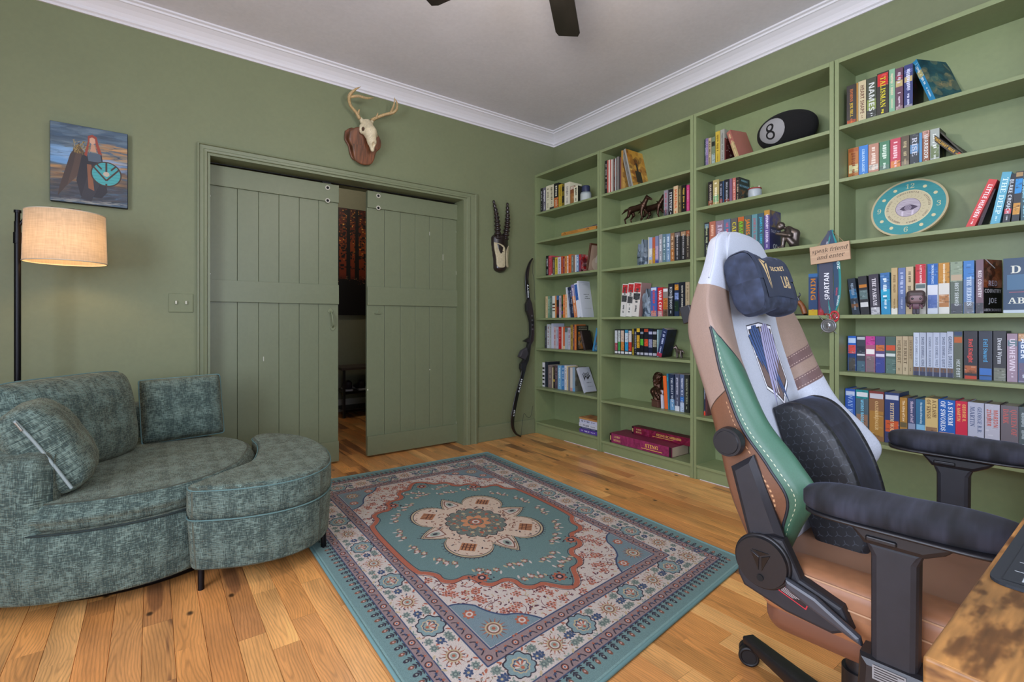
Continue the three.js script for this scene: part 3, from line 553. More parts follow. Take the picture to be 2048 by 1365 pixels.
[-0.135, 0.755, 0.8917, 0.0263, 0.1903, 0.115, "black paperback with white and green panel", 25, "#1b1d24", {bands: [[0.05, 0.5, "#c0c8c4"], [0.5, 0.85, "#3f9a4c"], [0.88, 0.97, "#d8d8d8"]]}],
[-0.135, 0.755, 0.9215, 0.0324, 0.1906, 0.115, "black paperback with orange panel", 25, "#1b1d24", {bands: [[0.05, 0.5, "#d0b8a4"], [0.5, 0.85, "#c8803c"], [0.88, 0.97, "#d8d8d8"]]}],
[-0.135, 0.755, 0.9587, 0.0332, 0.19, 0.115, "black paperback with bright blue panel", 25, "#1b1d24", {bands: [[0.02, 0.14, "#3c90b8"], [0.14, 0.5, "#c8d4dc"], [0.5, 0.85, "#2c94c4"], [0.88, 0.97, "#d8d8d8"]]}],
[-0.135, 0.755, 0.9953, 0.0313, 0.1904, 0.115, "black paperback with white and red panel", 25, "#1b1d24", {bands: [[0.05, 0.5, "#d0c8c4"], [0.5, 0.85, "#c03c30"], [0.88, 0.97, "#d8d8d8"]]}],
[-0.135, 0.755, 1.03, 0.0131, 0.1951, 0.115, "thin gold and black paperback", 25, "#a8902c", {bands: [[0.2, 0.7, "#2c2818"]]}],
[-0.135, 0.755, 1.0458, 0.0245, 0.1975, 0.115, "black paperback with grey letters", 25, "#15181f", {t: "MORNING", fg: "#b8bcc8"}],
[-0.135, 0.755, 1.0723, 0.0282, 0.1994, 0.115, "black paperback with yellow panel", 25, "#16171c", {bands: [[0, 0.14, "#e0b838"], [0.25, 0.72, "#d0a02c"], [0.88, 0.97, "#b8b8c4"]]}],
[-0.135, 0.755, 1.1038, 0.0305, 0.1982, 0.115, "black paperback with green square", 25, "#14161e", {bands: [[0.38, 0.62, "#5cb83c"], [0.12, 0.2, "#8a9aa8"], [0.88, 0.97, "#b8b8c4"]]}],
[-0.135, 0.755, 1.1381, 0.0352, 0.1964, 0.115, "black paperback with red square", 25, "#141522", {bands: [[0.0, 0.12, "#b8482c"], [0.38, 0.64, "#d8502c"], [0.88, 0.97, "#b8b8c4"]]}],
[-0.135, 0.755, 1.1765, 0.0345, 0.1968, 0.115, "navy paperback with lilac square", 25, "#151c38", {bands: [[0.38, 0.68, "#8c90b0"], [0.1, 0.2, "#b0b4d0"], [0.88, 0.97, "#b8b8c4"]]}],
[-0.135, 0.755, 1.2148, 0.0346, 0.1973, 0.115, "black paperback with tan square", 25, "#14181c", {bands: [[0.4, 0.66, "#98947c"], [0.1, 0.2, "#a8acb8"], [0.88, 0.97, "#b8b8c4"]]}],
[-0.135, 0.755, 1.2512, 0.013, 0.192, 0.115, "pale blue paperback beside the slanting one", 25, "#8fb0b8", {sq: "#c8dce0"}],
[-0.17, 0.755, 1.2712, 0.0407, 0.2, 0.11, "dark blue paperback slanting to one side", 25, "#28365c", {lean: -15, cover: "art:#0c0e16,#141a30,#1c2438,#202c50", sq: "#b8c4e4", foot: "#a03048"}],
[-0.17, 0.4, 1.3127, 0.0186, 0.125, 0.115, "thin white booklet by the bust", 26, "#c4c6d4", {lean: 3}],
[-0.17, 0.4, 1.3415, 0.0266, 0.228, 0.115, "bright orange book", 26, "#e4682c", {lean: 4}],
[-0.17, 0.4, 1.3699, 0.0111, 0.245, 0.115, "blue paperback with pale letters", 26, "#2c7a9a", {t: "HEX", fg: "#48d0e0", lean: 3}],
[-0.17, 0.4, 1.3834, 0.0382, 0.245, 0.115, "navy hardback with white title", 26, "#22304c", {t: "THE FOLLY WEB", fg: "#dce4ec", lean: 2, bands: [[0.7, 1, "#6a98c0"]]}],
[-0.17, 0.4, 1.4245, 0.0346, 0.25, 0.115, "slate hardback with white foot", 26, "#4c5268", {sq: "#b8bccc", foot: "#d0d4dc"}],
[-0.17, 0.4, 1.4619, 0.0306, 0.25, 0.115, "grey blue hardback", 26, "#5a6a8c", {sq: "#ccd4e4", bands: [[0.6, 0.72, "#3474c0"], [0.75, 1, "#b8c8dc"]]}],
[-0.17, 0.4, 1.4954, 0.0334, 0.25, 0.115, "black hardback with pale green title", 26, "#2c302c", {t: "SHADOW MATERIA", fg: "#b8c0a0"}],
[-0.15, 1.983, 1.628, 0.0202, 0.1995, 0.115, "purple paperback with tan band", 31, "#5c4c68", {bands: [[0.5, 0.62, "#c8b490"]], sq: "#b0a0b8"}],
[-0.15, 1.983, 1.628, 0.0221, 0.1982, 0.115, "dark teal paperback", 31, "#2c3a3c", {sq: "#a4b4b4"}],
[-0.15, 1.983, 1.6375, 0.0182, 0.2005, 0.115, "violet paperback", 31, "#7a6890", {sq: "#b8a8c8"}],
[-0.15, 1.983, 1.6584, 0.0186, 0.1965, 0.115, "cream and black paperback", 31, "#b8a480", {sq: "#28241c"}],
[-0.15, 1.983, 1.6792, 0.0241, 0.1942, 0.115, "grey green paperback", 31, "#6d7d64", {bands: [[0.15, 0.3, "#22241c"], [0.55, 1, "#9aaaa4"]]}],
[-0.15, 1.983, 1.706, 0.0294, 0.2215, 0.115, "tall yellow paperback", 31, "#c4a83c", {sq: "#7d6414"}],
[-0.15, 1.983, 1.7376, 0.0269, 0.224, 0.115, "tall grey paperback", 31, "#9a9a90", {sq: "#6c6c68"}],
[-0.15, 1.983, 1.7666, 0.0085, 0.165, 0.12, "dark red book with white dotted cover", 31, "#5c2420", {cover: "dots"}],
[-0.15, 1.983, 1.8409, 0.0317, 0.215, 0.13, "red and cream hardback leaning", 31, "#a8685c", {yaw: -16, lean: 21, sq: "#d8c090", cover: "art:#a89868,#c8b888,#8c5c48,#6a5c3c", bands: [[0.4, 1, "#b8a474"]]}],
[-0.145, 1.727, 1.65, 0.034, 0.1732, 0.115, "black paperback with red head", 32, "#1e1818", {t: "DEAN KOONTZ", fg: "#d8c8b8", bands: [[0.7, 1, "#8a4a2c"]]}],
[-0.145, 1.727, 1.6862, 0.0396, 0.1763, 0.115, "straw paperback with green middle", 32, "#b0a068", {sq: "#e8e0c0", bands: [[0.55, 0.8, "#7aa474"]]}],
[-0.145, 1.727, 1.729, 0.0189, 0.159, 0.115, "black paperback with triangle foot", 32, "#20202a", {sq: "#b8b8c8", bands: [[0.7, 0.95, "#8c3428"]]}],
[-0.145, 1.727, 1.75, 0.0091, 0.1576, 0.115, "thin blue paperback", 32, "#2c4a6c", {}],
[-0.145, 1.727, 1.7612, 0.0331, 0.1618, 0.115, "black paperback with stacked title", 32, "#161820", {t: "SKULL SESSION", fg: "#c4c8d0", bands: [[0.75, 1, "#6c2420"]]}],
[-0.145, 1.727, 1.7964, 0.0153, 0.1603, 0.115, "mauve paperback", 32, "#7a5a74", {}],
[-0.145, 1.727, 1.8137, 0.021, 0.1602, 0.115, "coral paperback with white foot", 32, "#b8685c", {foot: "#c8ccd4", sq: "#e8c4b8"}],
[-0.145, 1.727, 1.8372, 0.0217, 0.1583, 0.12, "dark paperback with blue lettered cover", 32, "#2c241e", {sq: "#b09c84", cover: "mccam"}],
[-0.15, 1.41, 1.6291, 0.0305, 0.2317, 0.115, "black paperback with grey disc", 33, "#23262a", {bands: [[0.04, 0.16, "#6c8490"]], sq: "#a8b088"}],
[-0.15, 1.41, 1.6626, 0.0416, 0.2326, 0.115, "salmon paperback", 33, "#b06a54", {sq: "#e8b89c"}],
[-0.15, 1.41, 1.7076, 0.052, 0.2285, 0.115, "dusty pink paperback", 33, "#8d7484", {t: "IM", fg: "#c8b8cc", sq: "#b8a4b4"}],
[-0.15, 1.41, 1.7624, 0.0417, 0.2299, 0.115, "blue paperback with pink letters", 33, "#5c7290", {sq: "#c85a74"}],
[-0.15, 1.41, 1.8069, 0.0424, 0.2281, 0.115, "grey paperback with yellow title", 33, "#5e5a54", {t: "CALIBAN", fg: "#d8c828"}],
[-0.15, 1.41, 1.8525, 0.0372, 0.2282, 0.115, "green and orange paperback", 33, "#6c6430", {t: "ABADDON", fg: "#78d030", bands: [[0, 0.12, "#c0622c"]]}],
[-0.15, 1.41, 1.8924, 0.0409, 0.2299, 0.115, "grey green paperback with orange title", 33, "#4c5c54", {t: "JAMES S.A.", fg: "#e07c20"}],
[-0.15, 1.41, 1.9363, 0.0343, 0.2292, 0.115, "teal paperback with red title", 33, "#5c8c94", {t: "JAMES S.A. COREY", fg: "#c83c48"}],
[-0.15, 1.41, 1.9744, 0.0336, 0.2293, 0.115, "dark teal paperback with blue title", 33, "#3c5864", {t: "JAMES S.A. COREY", fg: "#30b4d8"}],
[-0.15, 1.41, 2.0109, 0.0309, 0.24, 0.16, "tall violet hardback with gold head", 33, "#5a4c88", {t: "MEMORY LEGION", fg: "#e4dcec", bands: [[0, 0.12, "#b88a38"]], cover: "expanse"}],
[-0.14, 1.036, 2.2437, 0.0444, 0.2271, 0.115, "blue paperback with orange title", 34, "#34507c", {t: "KING", fg: "#d88a34", bands: [[0.0, 0.08, "#3c78b8"]], foot: "#d8b430"}],
[-0.14, 1.036, 2.2917, 0.0268, 0.224, 0.115, "plum paperback behind the medal ribbons", 34, "#6a3a5c", {t: "KING", fg: "#c86a88", foot: "#c03c40"}],
[-0.14, 1.036, 2.3211, 0.0234, 0.2218, 0.115, "black paperback with red foot by the upright", 34, "#2a2230", {foot: "#c03828"}],
[-0.16, 0.4, 1.631, 0.0113, 0.19, 0.115, "dark paperback half hidden behind the chair", 36, "#2c3444", {t: "MORNING", fg: "#b8bcc8", foot: "#d83c24"}],
[-0.16, 0.4, 1.6439, 0.0123, 0.19, 0.115, "maroon paperback half hidden behind the chair", 36, "#5c3438", {}],
[-0.19, 1.988, 2.4415, 0.0408, 0.2064, 0.165, "black hardback with orange author name", 41, "#2e2a28", {two: ["JOE HILL", "#e8c020"], t: "HORNS", fg: "#d8702c", bands: [[0.85, 1, "#b84c20"]]}],
[-0.19, 1.988, 2.4837, 0.0059, 0.2074, 0.165, "thin orange edged paperback", 41, "#b8863c", {}],
[-0.19, 1.988, 2.4915, 0.0318, 0.2097, 0.165, "cream hardback with red brown title", 41, "#c4b690", {t: "HEART SHAPE", fg: "#6c4a38"}],
[-0.19, 1.988, 2.5255, 0.0413, 0.2092, 0.165, "grey green hardback with white title", 41, "#3c4434", {t: "NAMES", fg: "#d0d4d0", bands: [[0.5, 0.75, "#7a8c40"], [0.75, 1, "#2c3230"]]}],
[-0.19, 1.988, 2.5693, 0.0465, 0.2168, 0.165, "thick black hardback with yellow title", 41, "#26241f", {t: "TALISMAN", fg: "#d8cc20", bands: [[0.03, 0.3, "#c01c1c"]]}],
[-0.19, 1.988, 2.6178, 0.0224, 0.2162, 0.165, "mint green hardback", 41, "#7fae8c", {sq: "#d8c8a8"}],
[-0.19, 1.988, 2.642, 0.0287, 0.2105, 0.165, "plum hardback with gold emblem", 41, "#5c3c50", {bands: [[0.18, 0.2, "#a83c50"], [0.22, 0.24, "#a83c50"], [0.28, 0.42, "#b8a46c"], [0.85, 1, "#a08488"]], sq: "#d8ccd8"}],
[-0.19, 1.988, 2.6749, 0.0323, 0.2115, 0.165, "navy hardback with silver lines", 41, "#303a70", {bands: [[0.12, 0.13, "#8c98d0"], [0.16, 0.17, "#8c98d0"], [0.26, 0.38, "#b8a46c"], [0.88, 1, "#8c8890"]], sq: "#d0d4e8", cover: "art:#0c0c10,#14080a,#6c1418,#1c1a20"}],
[-0.19, 1.988, 2.7717, 0.0241, 0.245, 0.17, "teal hardback leaning with blue cover", 41, "#2c86b4", {yaw: -27, lean: 21, bands: [[0.08, 0.09, "#9cd0dc"], [0.13, 0.14, "#9cd0dc"], [0.25, 0.4, "#b8b078"]], sq: "#d8e4e4", cover: "art:#1c4c58,#2c6a70,#143844,#c8a068"}],
[-0.13, 1.723, 2.4278, 0.0452, 0.171, 0.115, "amber paperback", 42, "#b06a2c", {bands: [[0.5, 0.75, "#d0c890"], [0.02, 0.12, "#a0501c"]], sq: "#8a4414"}],
[-0.13, 1.723, 2.4757, 0.0381, 0.1692, 0.115, "bright blue paperback", 42, "#1c78c8", {t: "COLOUR LIGHT", fg: "#cfe4f4"}],
[-0.13, 1.723, 2.5159, 0.0427, 0.1664, 0.115, "tan pink paperback", 42, "#b4806a", {sq: "#e8d4c4", bands: [[0.62, 0.78, "#c8c0b4"]]}],
[-0.13, 1.723, 2.5617, 0.0411, 0.1648, 0.115, "green paperback", 42, "#3c7c5c", {sq: "#d4e4d4", bands: [[0.7, 0.95, "#58786c"]]}],
[-0.13, 1.723, 2.6056, 0.0407, 0.1659, 0.115, "crimson paperback", 42, "#c03c54", {sq: "#f0c8cc", bands: [[0.65, 0.85, "#d88040"]]}],
[-0.13, 1.723, 2.6488, 0.0302, 0.1664, 0.115, "brown paperback", 42, "#564a38", {sq: "#b8a880", bands: [[0.72, 1, "#847864"]]}],
[-0.13, 1.723, 2.6814, 0.0341, 0.1654, 0.115, "black paperback with blue ghost", 42, "#22303c", {bands: [[0.0, 0.2, "#2c343c"], [0.3, 0.55, "#5c8cb8"]], t: "RISE", fg: "#c8ccd8", foot: "#c07830"}],
[-0.13, 1.723, 2.7166, 0.0099, 0.163, 0.115, "thin sky blue paperback", 42, "#4c90c0", {foot: "#1c2c34"}],
[-0.13, 1.723, 2.7284, 0.0259, 0.1663, 0.115, "brown orange paperback", 42, "#8a5840", {t: "WARRIOR", fg: "#d8d8d4", bands: [[0, 0.2, "#c09080"]]}],
[-0.13, 1.723, 2.7564, 0.0328, 0.1658, 0.11, "pale grey paperback with dark cover", 42, "#a4aca4", {sq: "#e0e4dc", bands: [[0.45, 0.8, "#6c7c54"]], cover: "art:#14161a,#0e1014,#2c3020,#8a8430"}],
[-0.15, 1.723, 2.8599, 0.02, 0.17, 0.115, "black paperback leaning with yellow title", 42, "#332e2c", {t: "TWILIGHT WAR", fg: "#d8a828", yaw: -12, lean: 40, foot: "#b8402c"}],
[-0.12, 1.723, 2.8827, 0.0054, 0.185, 0.1, "dark paperback leaning furthest over", 42, "#3c3a2c", {lean: 33, cover: "#2c2c24"}],
[-0.15, 1.406, 2.8791, 0.0271, 0.21, 0.115, "red paperback with white title leaning on a dark one", 43, "#cf3c3c", {t: "LITTLE HEAVEN", fg: "#f4e4e4", lean: -21}],
[-0.13, 1.406, 2.9117, 0.0116, 0.17, 0.115, "dark paperback tucked under the red one", 43, "#2c2028", {lean: -17, bands: [[0, 1, "#40282c"]]}],
[-0.15, 1.406, 2.9572, 0.0282, 0.223, 0.115, "sky blue paperback", 43, "#5aa8c0", {t: "THE DEEP", fg: "#d8f0f4", lean: -10}],
[-0.15, 1.406, 2.9945, 0.022, 0.21, 0.115, "black paperback with red strip", 43, "#1c2026", {t: "BLAKE CROUCH", fg: "#d0d8e0", lean: -6, bands: [[0.68, 0.78, "#c83c48"]]}],
[-0.15, 1.406, 3.0215, 0.0223, 0.215, 0.115, "black paperback with blue and amber boxes", 43, "#22262c", {lean: -4, bands: [[0.02, 0.1, "#a88858"], [0.14, 0.42, "#1c8cd0"], [0.6, 0.82, "#c88c2c"]]}],
[-0.15, 1.406, 3.0492, 0.0185, 0.2, 0.115, "dark teal paperback", 43, "#2c5058", {sq: "#8cc4d0"}],
[-0.135, 1.037, 2.4478, 0.0329, 0.187, 0.115, "slate paperback leaning on its neighbour", 44, "#2a3440", {lean: 7, bands: [[0.3, 0.55, "#2c6c98"], [0.7, 0.8, "#7a5030"]], sq: "#90a0b0"}],
[-0.135, 1.037, 2.4857, 0.0366, 0.195, 0.115, "charcoal paperback with orange title", 44, "#2c2c30", {lean: 4, bands: [[0.22, 0.3, "#c07828"], [0.36, 0.6, "#5c7474"], [0.68, 0.8, "#d0d0d0"]]}],
[-0.135, 1.037, 2.5275, 0.0401, 0.201, 0.115, "dark violet paperback", 44, "#3c3844", {t: "THE PARIAH", fg: "#e8e4e8", lean: 3, bands: [[0.82, 1, "#b8b8bc"]]}],
[-0.135, 1.037, 2.571, 0.0373, 0.205, 0.115, "shiny turquoise paperback", 44, "#2c8cb8", {lean: 1.5, bands: [[0, 0.4, "#3a70a8"], [0.4, 0.7, "#20a0c4"]], sq: "#e4f0f4"}],
[-0.135, 1.037, 2.6111, 0.0246, 0.2258, 0.115, "tan paperback", 44, "#c0a878", {sq: "#8a7048", foot: "#e8e4d8"}],
[-0.135, 1.037, 2.6385, 0.0276, 0.2232, 0.115, "denim blue paperback", 44, "#6478a8", {sq: "#b8c4e0"}],
[-0.135, 1.037, 2.668, 0.0278, 0.2254, 0.115, "cream paperback behind the doll", 44, "#c8b490", {sq: "#6c5c44"}],
[-0.135, 1.037, 2.7037, 0.0378, 0.2336, 0.115, "white paperback with red head", 44, "#ccc6bc", {bands: [[0, 0.38, "#c42c38"], [0.4, 0.48, "#5c7070"]], t: "A LITTLE HATRED", fg: "#f4e8e8", ts: [0.02, 0.38]}],
[-0.135, 1.037, 2.7473, 0.0366, 0.2321, 0.115, "white paperback with blue head", 44, "#d8dce4", {bands: [[0, 0.42, "#2464b0"], [0.62, 0.88, "#5c74b0"]], t: "TROUBLE PEACE", fg: "#e8f0f8", ts: [0.02, 0.4]}],
[-0.135, 1.037, 2.7865, 0.0381, 0.2322, 0.115, "white paperback with amber head", 44, "#dad8d0", {bands: [[0, 0.4, "#c0862c"], [0.62, 0.86, "#b07848"]], t: "WISDOM CROWDS", fg: "#f4ecd8", ts: [0.02, 0.4]}],
[-0.135, 1.037, 2.8276, 0.041, 0.2332, 0.115, "green grey paperback", 44, "#5c685c", {bands: [[0, 0.38, "#8c9c84"], [0.25, 0.36, "#b8a488"], [0.8, 1, "#4c5058"]], t: "BEST SERVED", fg: "#c8d0d0", ts: [0.4, 0.85]}],
[-0.135, 1.037, 2.8713, 0.0347, 0.2335, 0.115, "blue grey paperback", 44, "#5c7ca8", {bands: [[0, 0.35, "#3c7cc0"], [0.78, 1, "#6c7078"]], t: "THE HEROES", fg: "#d8e4f0", ts: [0.3, 0.85]}],
[-0.135, 1.037, 2.9118, 0.0273, 0.2343, 0.125, "grey red paperback with warrior cover", 44, "#8c7884", {yaw: -20, t: "RED COUNTRY", fg: "#f0ecf0", bands: [[0.8, 1, "#62646c"]], ts: [0.2, 0.7], cover: "redc"}],
[-0.15, 0.752, 2.4329, 0.0359, 0.1773, 0.115, "bright blue paperback with red letters", 45, "#2060b8", {bands: [[0.5, 0.62, "#1c3c70"], [0.62, 1, "#4a4844"], [0.06, 0.2, "#b8d0ec"], [0.26, 0.5, "#d04c44"]]}],
[-0.15, 0.752, 2.4715, 0.0375, 0.177, 0.115, "slate paperback with round emblem", 45, "#3c4450", {bands: [[0.02, 0.1, "#b8c0c8"], [0.28, 0.46, "#28303c"], [0.5, 0.55, "#c8ccd0"], [0.7, 1, "#4a6878"]]}],
[-0.15, 0.752, 2.5107, 0.0388, 0.1779, 0.115, "pink and violet paperback", 45, "#a8607c", {bands: [[0, 0.25, "#c03c90"], [0.36, 0.5, "#f0ece8"], [0.55, 1, "#7c6c70"]]}],
[-0.15, 0.752, 2.5512, 0.0389, 0.1784, 0.115, "violet paperback with orange sun", 45, "#544a78", {bands: [[0.24, 0.4, "#c87038"], [0.48, 0.56, "#d8d4e8"], [0.6, 1, "#3c4890"]]}],
[-0.15, 0.752, 2.5921, 0.0407, 0.1787, 0.115, "grey green paperback with orange title", 45, "#4c645c", {bands: [[0.24, 0.38, "#c85030"], [0.46, 0.54, "#d0d8d4"], [0.6, 1, "#58746c"]]}],
[-0.15, 0.752, 2.6342, 0.0232, 0.1806, 0.115, "tan paperback, first of three", 45, "#b0a080", {t: "HERBERT", fg: "#6c5c40"}],
[-0.15, 0.752, 2.6589, 0.0211, 0.1812, 0.115, "tan paperback, second of three", 45, "#b8a888", {t: "HERBERT", fg: "#5c4c34"}],
[-0.15, 0.752, 2.6813, 0.0166, 0.1816, 0.115, "tan paperback, third of three", 45, "#a49474", {t: "HERBERT", fg: "#6c5a40"}],
[-0.15, 0.752, 2.6998, 0.0211, 0.1994, 0.115, "silver paperback, brightest of the six", 45, "#c4d0e0", {t: "DAVID GEMMELL LEGEND", bands: [[0.8, 0.9, "#6c5448"], [0.9, 1, "#3c4058"]], fg: "#4c5870"}],
[-0.15, 0.752, 2.7225, 0.023, 0.1999, 0.115, "silver paperback, second of the six", 45, "#b0bacb", {t: "DAVID GEMMELL KING", bands: [[0.8, 0.9, "#6c5448"], [0.9, 1, "#3c4058"]], fg: "#4c5870"}],
[-0.15, 0.752, 2.7474, 0.0226, 0.2003, 0.115, "silver paperback, third of the six", 45, "#b4bed0", {t: "GEMMELL WAYLANDER", bands: [[0.8, 0.9, "#6c5448"], [0.9, 1, "#3c4058"]], fg: "#4c5870"}],
[-0.15, 0.752, 2.7716, 0.0228, 0.2007, 0.115, "silver paperback, fourth of the six", 45, "#b8c2d6", {t: "DAVID GEMMELL WOLF", bands: [[0.8, 0.9, "#6c5448"], [0.9, 1, "#3c4058"]], fg: "#4c5870"}],
[-0.15, 0.752, 2.7956, 0.0226, 0.2011, 0.115, "silver paperback, fifth of the six", 45, "#b2bcd0", {t: "DAVID GEMMELL QUEST", bands: [[0.8, 0.9, "#6c5448"], [0.9, 1, "#3c4058"]], fg: "#4c5870"}],
[-0.15, 0.752, 2.8194, 0.0212, 0.2059, 0.115, "silver paperback, sixth and tallest of the set", 45, "#b6c0d2", {t: "GEMMELL DRUSS", bands: [[0.8, 0.9, "#6c5448"], [0.9, 1, "#3c4058"]], fg: "#4c5870"}],
[-0.15, 0.752, 2.8425, 0.0289, 0.2089, 0.115, "olive grey hardback with blue seal", 45, "#5c6458", {bands: [[0.02, 0.1, "#34486c"], [0.13, 0.25, "#b86030"]], t: "HEX DEBT", fg: "#c0c8c8", ts: [0.6, 0.98]}],
[-0.15, 0.752, 2.8762, 0.0431, 0.2095, 0.115, "charcoal paperback with red title", 45, "#32343c", {t: "Red Knight", fg: "#f04c44", ts: [0.16, 0.66], bands: [[0.72, 0.88, "#a8603c"], [0.93, 1, "#b84430"]]}],
[-0.15, 0.752, 2.9236, 0.0418, 0.2102, 0.115, "charcoal paperback with blue title", 45, "#333a48", {t: "Fell Sword", fg: "#48a8dc", ts: [0.16, 0.64], bands: [[0.76, 0.9, "#3c70b8"], [0.92, 1, "#34609c"]]}],
[-0.15, 0.752, 2.9686, 0.0386, 0.2108, 0.115, "charcoal paperback with white title", 45, "#303238", {t: "Dread Wyrm", fg: "#d8dce0", ts: [0.14, 0.66], bands: [[0.74, 1, "#74786c"]]}],
[-0.15, 0.752, 3.0099, 0.0304, 0.2005, 0.115, "dusty rose paperback", 45, "#9a8494", {bands: [[0.14, 0.26, "#5c7880"]], t: "UNHEWN", fg: "#d8ccd8", sq: "#7c6c7c"}],
[-0.15, 0.752, 3.0425, 0.0307, 0.2011, 0.115, "blue paperback at the picture edge", 45, "#48648c", {bands: [[0, 0.16, "#c09468"], [0.6, 1, "#645c74"]], t: "ABER", fg: "#e0e8f0"}],
[-0.165, 0.418, 2.427, 0.0435, 0.243, 0.145, "royal blue hardback behind the chair wing", 46, "#2858b0", {bands: [[0.05, 0.14, "#c0d0e8"]], sq: "#c04c58", hb: 1, t: "WAY KINGS", fg: "#9ab8e4"}],
[-0.165, 0.418, 2.4731, 0.0531, 0.243, 0.145, "grey teal hardback with aqua head", 46, "#4c6470", {hb: 1, bands: [[0, 0.18, "#1c8c90"], [0.05, 0.14, "#d8e0e4"], [0.5, 1, "#8c6c58"]], t: "WORDS RADIANCE", fg: "#7cd0f0", ts: [0.2, 0.8]}],
[-0.165, 0.418, 2.5289, 0.0608, 0.243, 0.145, "orange brown hardback", 46, "#8c6440", {hb: 1, bands: [[0, 0.16, "#803838"], [0.05, 0.15, "#c8ccd8"], [0.4, 0.9, "#a87c38"]], t: "OATHBRINGER", fg: "#e0c48c", ts: [0.2, 0.78]}],
[-0.165, 0.418, 2.5924, 0.0577, 0.243, 0.145, "night blue hardback with fiery glow", 46, "#283c70", {hb: 1, bands: [[0.05, 0.14, "#c8d0e0"], [0.55, 0.78, "#c8582c"], [0.8, 1, "#3c3c64"]], t: "RHYTHM WAR", fg: "#e8d0a0", ts: [0.2, 0.8]}],
[-0.165, 0.418, 2.6522, 0.0278, 0.225, 0.145, "golden brown hardback", 46, "#a87c34", {hb: 1, t: "The Alloy of Law", fg: "#f0e4c8", ts: [0.06, 0.5], bands: [[0.52, 0.62, "#60583c"]]}],
[-0.165, 0.418, 2.682, 0.0286, 0.225, 0.145, "indigo hardback", 46, "#3c4870", {hb: 1, t: "Shadows of Self", fg: "#e0d0e0", ts: [0.06, 0.5], bands: [[0.52, 0.64, "#8c98b4"]]}],
[-0.165, 0.418, 2.7121, 0.0368, 0.225, 0.145, "sea blue hardback", 46, "#2c6c94", {hb: 1, t: "The Bands of Mourning", fg: "#d8ecf4", ts: [0.06, 0.5], bands: [[0.52, 0.64, "#7cb8dc"]]}],
[-0.165, 0.418, 2.7468, 0.0444, 0.235, 0.145, "gold and cream hardback", 46, "#cfb87c", {hb: 1, t: "A CLASH OF KINGS", fg: "#5c3c1c", ts: [0.03, 0.5], bands: [[0.56, 0.85, "#8c6c50"]], nl: 2}],
[-0.165, 0.418, 2.7934, 0.0565, 0.235, 0.145, "vivid blue hardback", 46, "#1460b8", {hb: 1, t: "A STORM OF SWORDS", fg: "#f0f4fc", ts: [0.03, 0.6], bands: [[0.62, 0.85, "#b89088"]], nl: 2}],
[-0.165, 0.418, 2.8513, 0.0385, 0.235, 0.145, "cherry red hardback", 46, "#cc2848", {hb: 1, t: "GEORGE R. R. MARTIN", fg: "#e8b868", ts: [0.05, 0.5], nl: 2}],
[-0.165, 0.418, 2.8912, 0.0509, 0.235, 0.145, "silver hardback with bronze medallion", 46, "#b4bcd0", {hb: 1, t: "GEORGE R.R. MARTIN", fg: "#54648c", ts: [0.08, 0.56], nl: 2, disc: "#6c6c58"}],
[-0.165, 0.418, 2.9447, 0.0455, 0.235, 0.145, "brown hardback with white panel", 46, "#6c5058", {hb: 1, t: "MARION ZIMMER", fg: "#c05c50", bands: [[0, 0.8, "#b8bccc"]], ts: [0.1, 0.7], nl: 2}],
[-0.165, 0.418, 2.9933, 0.0515, 0.235, 0.145, "grey hardback with red title", 46, "#6c6870", {hb: 1, t: "QUEEN OF DARK", fg: "#c86460", ts: [0.06, 0.7], nl: 2}],
[-0.165, 0.418, 3.046, 0.0244, 0.235, 0.145, "mottled grey hardback at the picture edge", 46, "#4c5c60", {hb: 1, sq: "#a8b8bc"}],
];

